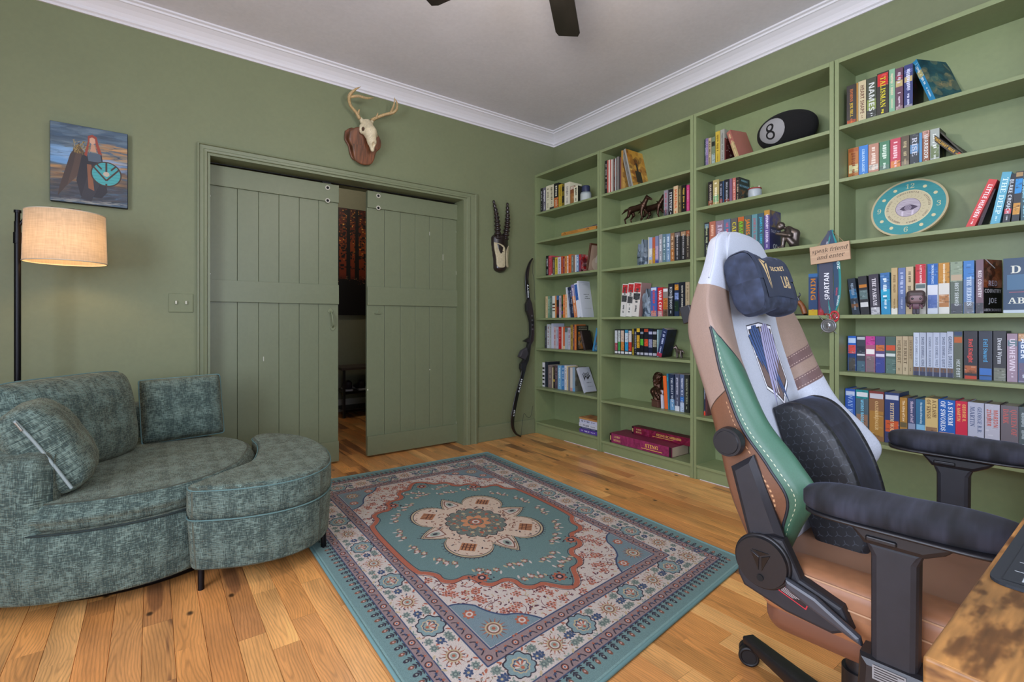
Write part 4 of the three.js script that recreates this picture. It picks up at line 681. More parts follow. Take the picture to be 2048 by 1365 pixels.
// ---------------------------------------------------------------- books: boards, spine and page block; the print comes from one atlas
{
  const AW = 2048, [ac, ag] = canvas(AW, 2048), [bc, bg] = canvas(AW, 2048), S = 1380;   // pixels per metre
  const pages = [0, 0, 0, 0], st = [{ x: 2, y: 2, h: 0, g: ag, i: 0 }, { x: 2, y: 2, h: 0, g: bg, i: 1 }]; let cur = 0;
  const room = (w, h) => {
    let a = st[cur];
    if (a.x + w + 4 > AW) { a.x = 2; a.y += a.h + 4; a.h = 0; }
    if (a.y + h + 4 > 2048 && cur === 0) { cur = 1; a = st[1]; }
    const r = { g: a.g, i: a.i, x: a.x, y: a.y, w, h }; a.x += w + 4; a.h = Math.max(a.h, h); return r;
  };
  const pick = (a) => a[Math.floor(rnd() * a.length)];
  const fitText = (g, txt, w, h, weight, fam) => { let s = h; g.font = weight + ' ' + s + 'px ' + fam; const m = g.measureText(txt).width; if (m > w) { s *= w / m; g.font = weight + ' ' + s + 'px ' + fam; } return s; };
  const squiggle = (g, x, y, w, h, col) => {                // lettering too small to read: short strokes in a row
    g.fillStyle = col; let q = x;
    while (q < x + w) { const l = rr(h * 0.25, h * 0.6); if (rnd() > 0.18) g.fillRect(q, y + rr(0, h * 0.12), l, h * rr(0.7, 1)); q += l + h * 0.16; }
  };
  function drawSpine(r, base, e) {
    const g = r.g; g.save(); g.beginPath(); g.rect(r.x - 1, r.y - 1, r.w + 2, r.h + 2); g.clip();
    g.fillStyle = base; g.fillRect(r.x - 1, r.y - 1, r.w + 2, r.h + 2);
    for (const [a, b, c] of e.bands || []) { g.fillStyle = c; const inset = (b - a) < 0.95 && a > 0.001 ? r.w * 0.06 : 0; g.fillRect(r.x + inset, r.y + a * r.h, r.w - 2 * inset, (b - a) * r.h);
      if (b - a > 0.15) for (let i = 0; i < 14; i++) { g.globalAlpha = 0.22; g.fillStyle = pick(['#000', '#fff', base]); g.fillRect(r.x + rnd() * r.w, r.y + (a + rnd() * (b - a)) * r.h, rr(2, r.w * 0.5), rr(2, 9)); g.globalAlpha = 1; } }
    if (e.foot) { g.fillStyle = e.foot; g.fillRect(r.x, r.y + r.h * 0.86, r.w, r.h * 0.14); }
    if (e.disc) { g.fillStyle = e.disc; g.beginPath(); g.arc(r.x + r.w / 2, r.y + r.h * 0.68, r.w * 0.28, 0, 7); g.fill(); g.fillStyle = '#9c9878'; g.beginPath(); g.arc(r.x + r.w * 0.45, r.y + r.h * 0.67, r.w * 0.14, 0, 7); g.fill(); }
    g.translate(r.x + r.w, r.y); g.rotate(Math.PI / 2);      // now x runs down the spine, y across from the right
    const L = r.h, Wd = r.w;
    if (e.t) {
      const [a, b] = e.ts || [0.1, 0.78]; g.fillStyle = e.fg || '#ddd'; g.textBaseline = 'middle';
      const fam = /[a-z]/.test(e.t) ? 'serif' : pick(['sans-serif', 'serif']);
      const two = e.two ? [e.t, e.two[0]] : e.nl === 2 ? (() => { const ws = e.t.split(' '), h = Math.ceil(ws.length / 2); return [ws.slice(0, h).join(' '), ws.slice(h).join(' ')]; })() : null;
      if (e.two) { const m = (a + b) / 2; fitText(g, e.t, (m - a - 0.03) * L, Wd * 0.62, 'bold', fam); g.fillText(e.t, a * L, Wd / 2); g.fillStyle = e.two[1]; fitText(g, e.two[0], (b - m) * L, Wd * 0.62, 'bold', fam); g.fillText(e.two[0], m * L, Wd / 2); }
      else if (two) { for (let i = 0; i < 2; i++) { fitText(g, two[i], (b - a) * L, Wd * 0.4, 'bold', fam); g.fillText(two[i], a * L, Wd * (0.28 + 0.44 * i)); } }
      else { const s = fitText(g, e.t, (b - a) * L, Wd * 0.74, 'bold', fam); const m = g.measureText(e.t).width; const k = clamp((b - a) * L / m, 1, 1.5); g.save(); g.translate(a * L, Wd / 2); g.scale(k, 1); g.fillText(e.t, 0, 0); g.restore(); }
      if (!e.ts) squiggle(g, L * 0.82, Wd * 0.4, L * 0.08, Wd * 0.22, e.fg || '#ddd');
    } else if (e.sq) {
      squiggle(g, L * 0.1, Wd * 0.3, L * 0.45, Wd * 0.42, e.sq); squiggle(g, L * 0.64, Wd * 0.38, L * 0.22, Wd * 0.26, e.sq);
    }
    g.restore();
  }
  function artFill(g, x, y, w, h, cols) {                    // painted-cover look: soft blotches in the cover's colours
    g.save(); g.beginPath(); g.rect(x, y, w, h); g.clip(); g.fillStyle = cols[0]; g.fillRect(x, y, w, h);
    for (let i = 0; i < 90; i++) { g.globalAlpha = 0.35; g.fillStyle = pick(cols); g.beginPath(); g.ellipse(x + rnd() * w, y + rnd() * h, rr(0.03, 0.2) * w, rr(0.03, 0.14) * h, rnd() * 3, 0, 7); g.fill(); }
    g.restore();
  }
  function drawCover(r, base, e) {
    const g = r.g, { x, y, w, h } = r, c = e.cover; g.save(); g.beginPath(); g.rect(x - 1, y - 1, w + 2, h + 2); g.clip();
    g.fillStyle = c[0] === '#' ? c : base; g.fillRect(x - 1, y - 1, w + 2, h + 2); g.textAlign = 'center'; g.textBaseline = 'middle';
    const tx = (t, fy, fh, col, fw = 0.86, fam = 'sans-serif') => { g.fillStyle = col; fitText(g, t, w * fw, h * fh, 'bold', fam); g.fillText(t, x + w / 2, y + h * fy); };
    if (c.startsWith('art:')) artFill(g, x, y, w, h, c.slice(4).split(','));
    else if (c === 'booklet') { g.fillStyle = '#cfd3dd'; g.fillRect(x, y, w, h); g.fillStyle = '#8a8fa0'; for (const [fy, a, b] of [[0.05, 0.1, 0.9], [0.1, 0.3, 0.8], [0.75, 0.25, 0.85]]) g.fillRect(x + w * a, y + h * fy, w * (b - a), 2); for (const [fy, ww] of [[0.36, 0.5], [0.42, 0.2], [0.47, 0.5]]) squiggle(g, x + w * (0.55 - ww / 2), y + h * fy, w * ww, h * 0.02, '#3c404c'); }
    else if (c === 'nutri') { g.fillStyle = '#1e1a14'; g.fillRect(x, y, w, h); tx('NUTRITION &', 0.07, 0.07, '#c8bc98', 0.86, 'serif'); tx('METABOLISM', 0.16, 0.07, '#c8bc98', 0.86, 'serif'); artFill(g, x + w * 0.1, y + h * 0.26, w * 0.8, h * 0.7, ['#c07830', '#28384c', '#1a1612', '#c0c8d0']); }
    else if (c === 'unit') { g.fillStyle = '#b9bdc9'; g.fillRect(x, y, w, h); g.strokeStyle = '#14161c'; g.lineWidth = w * 0.06; for (let i = 0; i < 5; i++) { g.beginPath(); g.moveTo(x + w * (0.2 + i * 0.13), y + h * rr(0.2, 0.3)); g.lineTo(x + w * (0.22 + i * 0.13), y + h * rr(0.38, 0.5)); g.lineTo(x + w * (0.34 + i * 0.12), y + h * rr(0.3, 0.45)); g.stroke(); } squiggle(g, x + w * 0.3, y + h * 0.62, w * 0.5, h * 0.03, '#3c404c'); squiggle(g, x + w * 0.3, y + h * 0.78, w * 0.5, h * 0.02, '#5c606c'); }
    else if (c === 'rider') { artFill(g, x, y, w, h, ['#c8943c', '#7a3c18', '#e0b860', '#3c1c10', '#a86828']); g.fillStyle = '#2c2420'; g.fillRect(x + w * 0.3, y + h * 0.55, w * 0.34, h * 0.3); g.fillRect(x + w * 0.42, y + h * 0.38, w * 0.1, h * 0.2); g.beginPath(); g.arc(x + w * 0.47, y + h * 0.36, w * 0.05, 0, 7); g.fill(); for (const k of [0.32, 0.4, 0.52, 0.6]) g.fillRect(x + w * k, y + h * 0.8, w * 0.04, h * 0.16); }
    else if (c === 'dots') { g.fillStyle = '#4a1c1a'; g.fillRect(x, y, w, h); g.fillStyle = '#d8ccc0'; for (let i = 0; i < 60; i++) { g.beginPath(); g.arc(x + rnd() * w, y + rnd() * h, rr(1.5, 3.5), 0, 7); g.fill(); } }
    else if (c === 'mccam') { g.fillStyle = '#16222c'; g.fillRect(x, y, w, h); tx('ROBERT R.', 0.12, 0.1, '#8cc0dc'); tx('MCCAMMON', 0.32, 0.14, '#7cb0d0', 0.94); artFill(g, x, y + h * 0.45, w, h * 0.5, ['#14202a', '#a85828', '#2c4c60', '#d08048']); }
    else if (c === 'expanse') { artFill(g, x, y, w, h, ['#3c3478', '#c8a83c', '#b8802c', '#5a4c90']); g.fillStyle = '#2c2868'; g.fillRect(x, y + h * 0.4, w, h * 0.6); tx('CO', 0.86, 0.16, '#f0f0f8', 0.5); tx('TALES OF', 0.5, 0.1, '#c8c4e0'); }
    else if (c === 'redc') { artFill(g, x, y, w, h, ['#6a3020', '#b06030', '#2c1c18', '#c89070', '#181214']); g.fillStyle = '#141214'; g.fillRect(x, y + h * 0.52, w, h * 0.48); g.strokeStyle = '#c8ccd4'; g.lineWidth = 5; g.beginPath(); g.moveTo(x + w * 0.1, y); g.lineTo(x + w * 0.62, y + h * 0.16); g.stroke(); tx('RED', 0.44, 0.15, '#b8b0c0', 0.5); tx('COUNTRY', 0.58, 0.13, '#d0ccd0', 0.9); tx('JOE', 0.76, 0.13, '#c8c8d0', 0.44); tx('ABERCROMBIE', 0.93, 0.09, '#b8b4bc', 0.95); }
    g.restore();
  }
  const MB = [0, 1].map((i) => new THREE.MeshPhysicalMaterial({ map: texOf([ac, bc][i]), roughness: 0.42 }));
  const MP = ['#cfc6ae', '#d8d0bc', '#bcb094'].map((h) => mat(h, 0.9));
  const SHN = ['', 'top', 'second', 'third', 'fourth', 'fifth', 'sixth', 'bottom'], BAYN = ['', 'corner bookcase', 'bookcase with the bronze horses', 'bookcase with the eight-ball plush', 'bookcase with the clock'];
  const uvR = (r) => [(r.x + 0.5) / AW, 1 - (r.y + r.h - 0.5) / 2048, (r.x + r.w - 0.5) / AW, 1 - (r.y + 0.5) / 2048];
  // faces as quads: corners a b c d counter-clockwise seen from outside
  function quadGeo(qs) {
    const pos = [], uv = [], nor = [];
    for (const [a, b, c, d, r] of qs) {
      const n = V(b[0] - a[0], b[1] - a[1], b[2] - a[2]).cross(V(d[0] - a[0], d[1] - a[1], d[2] - a[2])).normalize();
      const U = [[r[0], r[1]], [r[2], r[1]], [r[2], r[3]], [r[0], r[3]]], P = [a, b, c, d];
      for (const i of [0, 1, 2, 0, 2, 3]) { pos.push(...P[i]); uv.push(...U[i]); nor.push(n.x, n.y, n.z); }
    }
    const g = new THREE.BufferGeometry(); g.setAttribute('position', new THREE.Float32BufferAttribute(pos, 3)); g.setAttribute('normal', new THREE.Float32BufferAttribute(nor, 3)); g.setAttribute('uv', new THREE.Float32BufferAttribute(uv, 2)); return g;
  }
  function slab(x0, x1, y0, y1, z0, z1, R) {                 // R: uv rects for -x, +z, and the rest
    const s = R.plain, q = [];
    q.push([[x0, y0, z0], [x0, y0, z1], [x0, y1, z1], [x0, y1, z0], R.nx || s]);
    q.push([[x1, y0, z1], [x1, y0, z0], [x1, y1, z0], [x1, y1, z1], s]);
    q.push([[x0, y0, z1], [x1, y0, z1], [x1, y1, z1], [x0, y1, z1], R.pz || s]);
    q.push([[x1, y0, z0], [x0, y0, z0], [x0, y1, z0], [x1, y1, z0], s]);
    q.push([[x0, y1, z1], [x1, y1, z1], [x1, y1, z0], [x0, y1, z0], s]);
    q.push([[x0, y0, z0], [x1, y0, z0], [x1, y0, z1], [x0, y0, z1], s]);
    return q;
  }
  let n = 0;
  const buildBook = (name, label, group, w, h, d, base, e) => {
    const hb = e.hb ? 1 : 0, t = hb ? 0.0024 : 0.0009, lip = hb ? 0.004 : 0;
    const sr = room(Math.max(6, Math.round(w * S)), Math.round(h * S)); drawSpine(sr, base, e);
    const pr = room(6, 6); pr.g.fillStyle = base; pr.g.fillRect(pr.x - 1, pr.y - 1, 8, 8);
    const R = { nx: uvR(sr), plain: uvR(pr) };
    if (e.cover) { const cr = room(Math.round(d * S * 0.85), Math.round(h * S * 0.85)); drawCover(cr, base, e); cr.i === sr.i ? (R.pz = uvR(cr)) : 0; }
    const b = thing(name, label, 'book', [0, 0, 0], 0, group);
    const q = [...slab(0, t * 1.3, 0, h, 0, w, R), ...slab(t * 1.3, d, 0, h, 0, t, R), ...slab(t * 1.3, d, 0, h, w - t, w, R)];
    obj('cover', quadGeo(q), MB[sr.i], b);
    obj('pages', bx(t * 1.3, d - lip - 0.0005, lip, h - lip - (hb ? 0.001 : 0.0005), t, w - t), MP[n % 3], b);
    n++; return b;
  };
  for (const [x, y, z, w, h, d, look, bs, base, e] of BOOKS) {
    const bay = Math.floor(bs / 10), sh = bs % 10, dd = Math.min(d, -0.016 - x);
    const b = buildBook(e.hb ? 'hardback_book' : bs === 21 ? 'album_sleeve' : 'book', look + ', ' + SHN[sh] + ' shelf, ' + BAYN[bay], 'books on the ' + SHN[sh] + ' shelf of the ' + BAYN[bay], w, h, dd, base, e);
    const a = (e.lean || 0) * Math.PI / 180;
    b.position.set(x + rr(-0.002, 0.002), y + 0.0004, z);
    if (e.yaw) { b.rotation.order = 'YXZ'; b.rotation.y = e.yaw * Math.PI / 180; }
    if (a > 0) b.rotation.x = -a;                             // top towards the corner, standing on its near lower edge
    else if (a < 0) { b.rotation.x = -a; b.position.z += w * (1 - Math.cos(a)); b.position.y += w * Math.sin(-a); }
  }
  // flat stack on the lowest corner shelf
  const flat = [[0.2, 0.028, '#5a3f9a', 'purple and white book at the bottom of the flat stack', '#d8d4e4'], [0.19, 0.016, '#3c4468', 'slim indigo book, second from the bottom of the flat stack', '#8a90b8'], [0.205, 0.03, '#c8ccd8', 'white book in the middle of the flat stack', '#6a7080'], [0.2, 0.03, '#c4c8dc', 'pale lilac book near the top of the flat stack', '#5c647c'], [0.205, 0.014, '#b07c48', 'tan illustrated book on top of the flat stack', '#c8a060']];
  let fy = CASE.tops[0][6] + 0.0006;
  flat.forEach(([len, th, col, lab, sq], i) => {
    const b = buildBook('book', lab, 'flat stack on the bottom shelf', th, len, 0.14, col, { sq, cover: i === 4 ? 'art:#a8683c,#c89058,#7c3c24,#d8b078' : undefined });
    b.rotation.set(-Math.PI / 2, 0, 0); b.rotation.order = 'YXZ';                        // spine still to the front; height now runs along z
    b.rotation.set(-Math.PI / 2, 0, 0); b.position.set(-0.205 + (i % 2) * 0.006, fy, 0.744 - (i % 2) * 0.004); 
    fy += th + 0.0005;
  });
  { const b = buildBook('book', 'upright navy book behind the flat stack by the upright', 'books on the bottom shelf of the corner bookcase', 0.022, 0.235, 0.12, '#26345c', { sq: '#8c98c0' }); b.position.set(-0.14, CASE.tops[0][6] + 0.0005, 0.746); }
  // face-out hardback at the picture edge
  { const b = buildBook('hardback_book', 'blue hardback standing face out with pale capital letters', 'books on the fourth shelf of the bookcase with the clock', 0.15, 0.228, 0.03, '#22405c', { hb: 1 });
    const c = b.children[0]; const cr = room(260, 400); cr.g.fillStyle = '#22405c'; cr.g.fillRect(cr.x - 1, cr.y - 1, 262, 402); cr.g.fillStyle = '#3a6484'; cr.g.fillRect(cr.x + 20, cr.y + 120, 220, 110);
    cr.g.fillStyle = '#d8d8c8'; cr.g.font = 'bold 74px serif'; cr.g.fillText('D', cr.x + 36, cr.y + 110); cr.g.font = 'bold 60px serif'; cr.g.fillText('ABER', cr.x + 24, cr.y + 330); cr.g.fillStyle = '#a04858'; cr.g.fillRect(cr.x + 30, cr.y + 245, 200, 5); cr.g.fillStyle = '#b8c4cc'; cr.g.fillRect(cr.x, cr.y + 376, 260, 24);
    const P = uvR({ x: cr.x + 2, y: cr.y + 2, w: 8, h: 8 }); c.geometry = quadGeo([...slab(0, 0.003, 0, 0.228, 0, 0.15, { nx: uvR(cr), plain: P }), ...slab(0.003, 0.03, 0, 0.228, 0, 0.003, { plain: P }), ...slab(0.027, 0.03, 0, 0.228, 0.003, 0.15, { plain: P })]); c.material = MB[cr.i];
    b.children[1].geometry = bx(0.003, 0.027, 0.004, 0.224, 0.003, 0.146);
    b.position.set(-0.16, 1.0375, 3.0); }
  console.log('books', n, 'atlas', cur, st[cur].y + st[cur].h);
}

// ---------------------------------------------------------------- other things on the shelves
const bronze = new THREE.MeshPhysicalMaterial({ color: '#4a3428', roughness: 0.32, metalness: 0.75 }), pewter = new THREE.MeshPhysicalMaterial({ color: '#6c625c', roughness: 0.35, metalness: 0.75 });
{ // eight-ball plush
  const o = thing('eight_ball_plush', 'black plush billiard ball with a white number disc on the top shelf', 'plush', [-0.128, 1.983, 2.125]);
  const E = [0.105, 0.104, 0.16], C0 = [0, 0.103, 0], surf = (th, ph, k = 1) => [C0[0] + E[0] * k * Math.cos(ph) * Math.cos(th), C0[1] + E[1] * k * Math.sign(Math.sin(ph)) * Math.pow(Math.abs(Math.sin(ph)), 0.9), C0[2] + E[2] * k * Math.cos(ph) * Math.sin(th)];
  const fur = pixelTex(256, 256, (u, v) => { const f = 7 + 16 * hash(Math.floor(u * 256), Math.floor(v * 256), 2) * fbm(u * 30, v * 30, 1, 2); return [f, f, f * 1.05]; }, true, [3, 3]);
  obj('body', gridGeo(48, 32, (u, v) => surf(u * Math.PI * 2, (v - 0.5) * Math.PI)), new THREE.MeshPhysicalMaterial({ map: fur, roughness: 1, sheen: 0.1, sheenColor: new THREE.Color('#404048') }), o);
  const [c, g] = canvas(256, 256); g.fillStyle = '#8f8f8f'; g.fillRect(0, 0, 256, 256); g.strokeStyle = '#0c0c0c'; g.lineWidth = 17; g.beginPath(); g.arc(128, 92, 28, 0, 7); g.stroke(); g.beginPath(); g.arc(128, 162, 36, 0, 7); g.stroke();
  const th0 = Math.PI + 0.30, ph0 = -0.12;
  obj('number_disc', gridGeo(24, 8, (u, v) => { const a = u * Math.PI * 2, r = v, p = surf(th0 - Math.cos(a) * r * 0.52, ph0 + Math.sin(a) * r * 0.66, 1.008); return [...p, 0.5 + Math.cos(a) * r * 0.5, 0.5 + Math.sin(a) * r * 0.5]; }, { flip: false }), new THREE.MeshPhysicalMaterial({ map: texOf(c), roughness: 0.95, side: THREE.DoubleSide }), o).userData.label = 'white disc with the number 8';
}
{ // round wooden wall clock leaning on the shelf
  const [c, g] = canvas(1024, 1024); g.translate(512, 512); const D = (r, col) => { g.fillStyle = col; g.beginPath(); g.arc(0, 0, r, 0, 7); g.fill(); };
  D(512, '#b8ac88'); D(484, '#3f8f92'); g.save(); g.beginPath(); g.arc(0, 0, 484, 0, 7); g.clip(); for (let i = 0; i < 700; i++) { g.globalAlpha = 0.3; g.fillStyle = ['#2c6a70', '#57aaaa', '#347c80'][i % 3]; g.fillRect(rr(-500, 480), rr(-500, 500), rr(30, 160), rr(1, 4)); } g.globalAlpha = 1; g.restore();
  for (let i = 0; i < 12; i++) if (i % 3) { const a = i / 12 * Math.PI * 2 - Math.PI / 2; g.fillStyle = '#d0c69c'; g.beginPath(); g.arc(Math.cos(a) * 395, Math.sin(a) * 395, 27, 0, 7); g.fill(); }
  g.fillStyle = '#c8c49c'; g.textAlign = 'center'; g.textBaseline = 'middle'; g.font = '118px serif'; g.fillText('12', 0, -392); g.fillText('3', 395, 0); g.fillText('9', -395, 0); g.fillText('6', 0, 395);
  D(318, '#cfc8a4'); D(306, '#c4ba98'); g.fillStyle = '#6a584c'; g.font = 'bold 40px serif'; const ring = 'CONSCIENTIA · ATTENTIO · UNUS · OMNIA · MOMENTUM · DIVINUS · ', N = ring.length; for (let i = 0; i < N; i++) { g.save(); g.rotate(i / N * Math.PI * 2 - 0.6); g.fillText(ring[i], 0, -276); g.restore(); }
  g.strokeStyle = '#8a8064'; g.lineWidth = 3; for (let i = 0; i < 26; i++) { const a = i / 26 * 6.28; g.beginPath(); g.arc(Math.cos(a) * 212, Math.sin(a) * 212, 14, a, a + 3.4); g.stroke(); }
  D(168, '#6c6070'); D(162, '#b8aeb8'); g.save(); g.beginPath(); g.arc(0, 0, 160, 0, 7); g.clip(); g.strokeStyle = '#5c5064'; g.lineWidth = 6; for (let i = 0; i < 12; i++) { g.beginPath(); g.moveTo(-160, -120 + i * 26); g.quadraticCurveTo(0, -150 + i * 26 + rr(-20, 20), 160, -110 + i * 26); g.globalAlpha = 0.4; g.stroke(); } g.globalAlpha = 1; g.fillStyle = '#4c4254'; g.beginPath(); g.moveTo(-110, 20); g.quadraticCurveTo(0, -110, 130, 10); g.lineTo(60, 50); g.lineTo(-60, 50); g.fill(); g.fillStyle = '#b0a4b4'; g.beginPath(); g.arc(0, 4, 46, 0, 7); g.fill(); g.strokeStyle = '#4c4254'; for (const q of [36, 24, 12]) { g.beginPath(); g.arc(0, 4, q, 0, 7); g.stroke(); } g.fillStyle = '#cfc4d0'; g.fillRect(-80, 60, 26, 90); g.fillRect(54, 60, 26, 90); g.restore();
  const o = thing('wall_clock', 'round teal and cream wooden clock propped on the third shelf', 'clock', [-0.165, 1.4065, 2.672]);
  const m = new THREE.Matrix4().makeRotationZ(-0.3), R = 0.148;
  const b = new THREE.CylinderGeometry(R, R, 0.012, 72); b.rotateZ(Math.PI / 2); b.translate(0.006, R, 0);
  const f = new THREE.CircleGeometry(R - 0.001, 72); f.rotateY(-Math.PI / 2); f.translate(-0.0006, R, 0);
  b.applyMatrix4(m); f.applyMatrix4(m); obj('plate', b, mat('#a8986c', 0.6), o); obj('dial', f, new THREE.MeshPhysicalMaterial({ map: texOf(c), roughness: 0.6 }), o);
}
{ // crouching figure
  const o = thing('crouching_figure', 'dark metal statuette of a crouching figure hugging its knees', 'statuette', [-0.13, 1.4102, 2.135]);
  const B = [[[0, 0.03, 0.03], [0.0, 0.085, 0.035], 0.026, 0.024], [[0, 0.085, 0.035], [-0.01, 0.112, 0.005], 0.024, 0.02], [[-0.025, 0.135, -0.03], [-0.03, 0.13, -0.034], 0.023, 0.02],
    [[-0.02, 0.03, 0.03], [-0.045, 0.085, -0.005], 0.017, 0.014], [[-0.045, 0.085, -0.005], [-0.045, 0.012, -0.012], 0.0125, 0.009], [[0.02, 0.03, 0.03], [0.0, 0.085, -0.02], 0.017, 0.014], [[0, 0.085, -0.02], [0, 0.012, -0.03], 0.0125, 0.009],
    [[-0.03, 0.105, 0.012], [-0.055, 0.07, 0.03], 0.011, 0.009], [[-0.055, 0.07, 0.03], [-0.06, 0.088, -0.035], 0.009, 0.008], [[0.02, 0.108, 0.015], [0.0, 0.098, -0.045], 0.011, 0.008], [[-0.045, 0.01, -0.012], [-0.065, 0.008, -0.025], 0.01, 0.008], [[0, 0.01, -0.03], [-0.02, 0.008, -0.045], 0.01, 0.008]];
  obj('figure', march((x, y, z) => { let s = 9; for (const [a, b, ra, rb] of B) s = smin(s, capsule([x, y, z], a, b, ra, rb), 0.008); return Math.max(s, -y); }, [-0.01, 0.075, 0, 0.095], 72), pewter, o);
  obj('plinth', prism([[-0.065, -0.05], [0.035, -0.05], [0.035, 0.055], [-0.065, 0.055]], 0.004, 0.001).rotateX(-Math.PI / 2), pewter, o);
}
{ // two running bronze horses on one base
  const o = thing('bronze_horses', 'dark bronze sculpture of two galloping horses', 'sculpture', [-0.125, 1.7203, 1.13]);
  const horse = (dx, dz, k, ph) => {
    const P = (x, y, z) => [dx + x * k, y * k, dz + z * k], b = [];
    const add = (a, c, r0, r1) => b.push([P(...a), P(...c), r0 * k, r1 * k]);
    add([0, 0.118, -0.06], [0, 0.12, 0.0], 0.026, 0.023); add([0, 0.12, 0.0], [0, 0.125, 0.05], 0.023, 0.026); add([0, 0.135, 0.055], [0, 0.178, 0.09], 0.02, 0.013);
    add([0, 0.182, 0.09], [0, 0.162, 0.125], 0.0125, 0.0075); add([0.005, 0.19, 0.087], [0.006, 0.203, 0.085], 0.004, 0.002); add([-0.005, 0.19, 0.087], [-0.006, 0.203, 0.085], 0.004, 0.002);
    add([0, 0.19, 0.08], [0, 0.15, 0.045], 0.007, 0.006); add([0, 0.15, 0.045], [0, 0.165, 0.02], 0.006, 0.002);
    add([0, 0.13, -0.08], [0, 0.12, -0.115], 0.007, 0.008); add([0, 0.12, -0.115], [0, 0.1, -0.15], 0.008, 0.003);
    const leg = (s, h, kn, hk, ft, r) => { add([s, h[0], h[1]], [s, kn[0], kn[1]], r, r * 0.6); add([s, kn[0], kn[1]], [s, hk[0], hk[1]], r * 0.55, 0.0055); add([s, hk[0], hk[1]], [s, ft[0], ft[1]], 0.005, 0.0065); };
    leg(0.013, [0.105, -0.062], [0.075, -0.045], [0.045, -0.075], [0.006, -0.06 + ph], 0.017); leg(-0.013, [0.105, -0.062], [0.07, -0.075], [0.05, -0.11], [0.012, -0.1 - ph], 0.017);
    leg(0.012, [0.105, 0.05], [0.075, 0.075], [0.055, 0.1], [0.03, 0.09 + ph], 0.0125); leg(-0.012, [0.105, 0.05], [0.065, 0.045], [0.035, 0.055], [0.008, 0.035 - ph], 0.0125);
    return march((x, y, z) => { let s = 9; for (const [a, c, r0, r1] of b) s = smin(s, capsule([x, y, z], a, c, r0, r1), 0.007 * k); return Math.max(s, 0.004 - y); }, [dx, 0.1 * k, dz - 0.01 * k, 0.155 * k], 88);
  };
  obj('horse', horse(-0.03, -0.035, 0.98, 0), bronze, o); obj('horse', horse(0.035, 0.06, 0.95, 0.015), bronze, o);
  const b = prism([[-0.14, -0.07], [0.0, -0.085], [0.15, -0.07], [0.165, 0], [0.15, 0.065], [-0.02, 0.08], [-0.145, 0.06]], 0.008, 0.003, { smooth: true }); b.rotateX(-Math.PI / 2); b.rotateY(Math.PI / 2); obj('base', b, bronze, o);
}
// crystal bookends
[[1.407, 1.126, 0.116, 0.215, 11, 'jagged blue grey crystal rock beside pale paperbacks, third shelf'], [1.04, 1.163, 0.098, 0.22, 23, 'smaller blue grey crystal rock between white and blue paperbacks']].forEach(([y, z, w, h, sd, lab], i) => {
  const o = thing('crystal_rock', lab, 'rock', [-0.12, y, z], 0, 'crystal bookends');
  const st = pixelTex(128, 256, (u, v) => { const f = fbm(u * 14, v * 8, sd, 4), k = smooth(0.35, 0.3, v) * smooth(0.45, 0.6, fbm(u * 9, v * 9, sd + 3, 3)); return [lerp(108, 40, k) * (0.6 + 0.8 * f), lerp(122, 56, k) * (0.6 + 0.8 * f), lerp(134, 70, k) * (0.6 + 0.8 * f)]; });
  const spires = [[-0.25, 0.78], [0.1, 1.0], [0.32, 0.7], [-0.05, 0.6]];
  const g = gridGeo(40, 26, (u, v) => { const a = u * Math.PI * 2, nz = Math.cos(a), nx = Math.sin(a); let top = 0.45; for (const [p, q] of spires) top = Math.max(top, q * (1 - 2.6 * Math.abs(nz * 0.42 - p))); const facet = 0.82 + 0.18 * noise(Math.round(a * 2.6) + sd, Math.round(v * 5), sd) - 0.1 * v, r = v < 0.92 ? 1 : (1 - v) / 0.08; return [nx * 0.042 * facet * r, Math.min(v / 0.92, 1) * h * lerp(1, top, smooth(0.1, 1, v)), nz * w / 2 * facet * r, u, v]; });
  obj('stone', toCreasedNormals(g, 0.35), new THREE.MeshPhysicalMaterial({ map: st, roughness: 0.5 }), o);
});
{ // small pewter animal
  const o = thing('pewter_figurine', 'tiny dark pewter animal figurine on the fifth shelf', 'figurine', [-0.13, 0.7553, 1.43]);
  const B = [[[0, 0.045, 0.012], [0, 0.05, -0.015], 0.015, 0.014], [[0, 0.055, -0.015], [0, 0.075, -0.028], 0.011, 0.01], [[0, 0.075, -0.028], [-0.012, 0.068, -0.036], 0.009, 0.006], [[0.006, 0.045, -0.014], [0.008, 0.004, -0.018], 0.007, 0.005], [[-0.008, 0.045, -0.014], [-0.01, 0.004, -0.012], 0.007, 0.005], [[0.006, 0.042, 0.014], [0.008, 0.004, 0.016], 0.008, 0.005], [[-0.008, 0.042, 0.014], [-0.01, 0.004, 0.02], 0.008, 0.005], [[0, 0.055, 0.022], [0, 0.035, 0.038], 0.004, 0.003], [[0.004, 0.084, -0.028], [0.005, 0.09, -0.028], 0.003, 0.002]];
  obj('animal', march((x, y, z) => { let s = 9; for (const [a, b, ra, rb] of B) s = smin(s, capsule([x, y, z], a, b, ra, rb), 0.005); return Math.max(s, -y); }, [0, 0.045, 0, 0.06], 60), pewter, o);
}
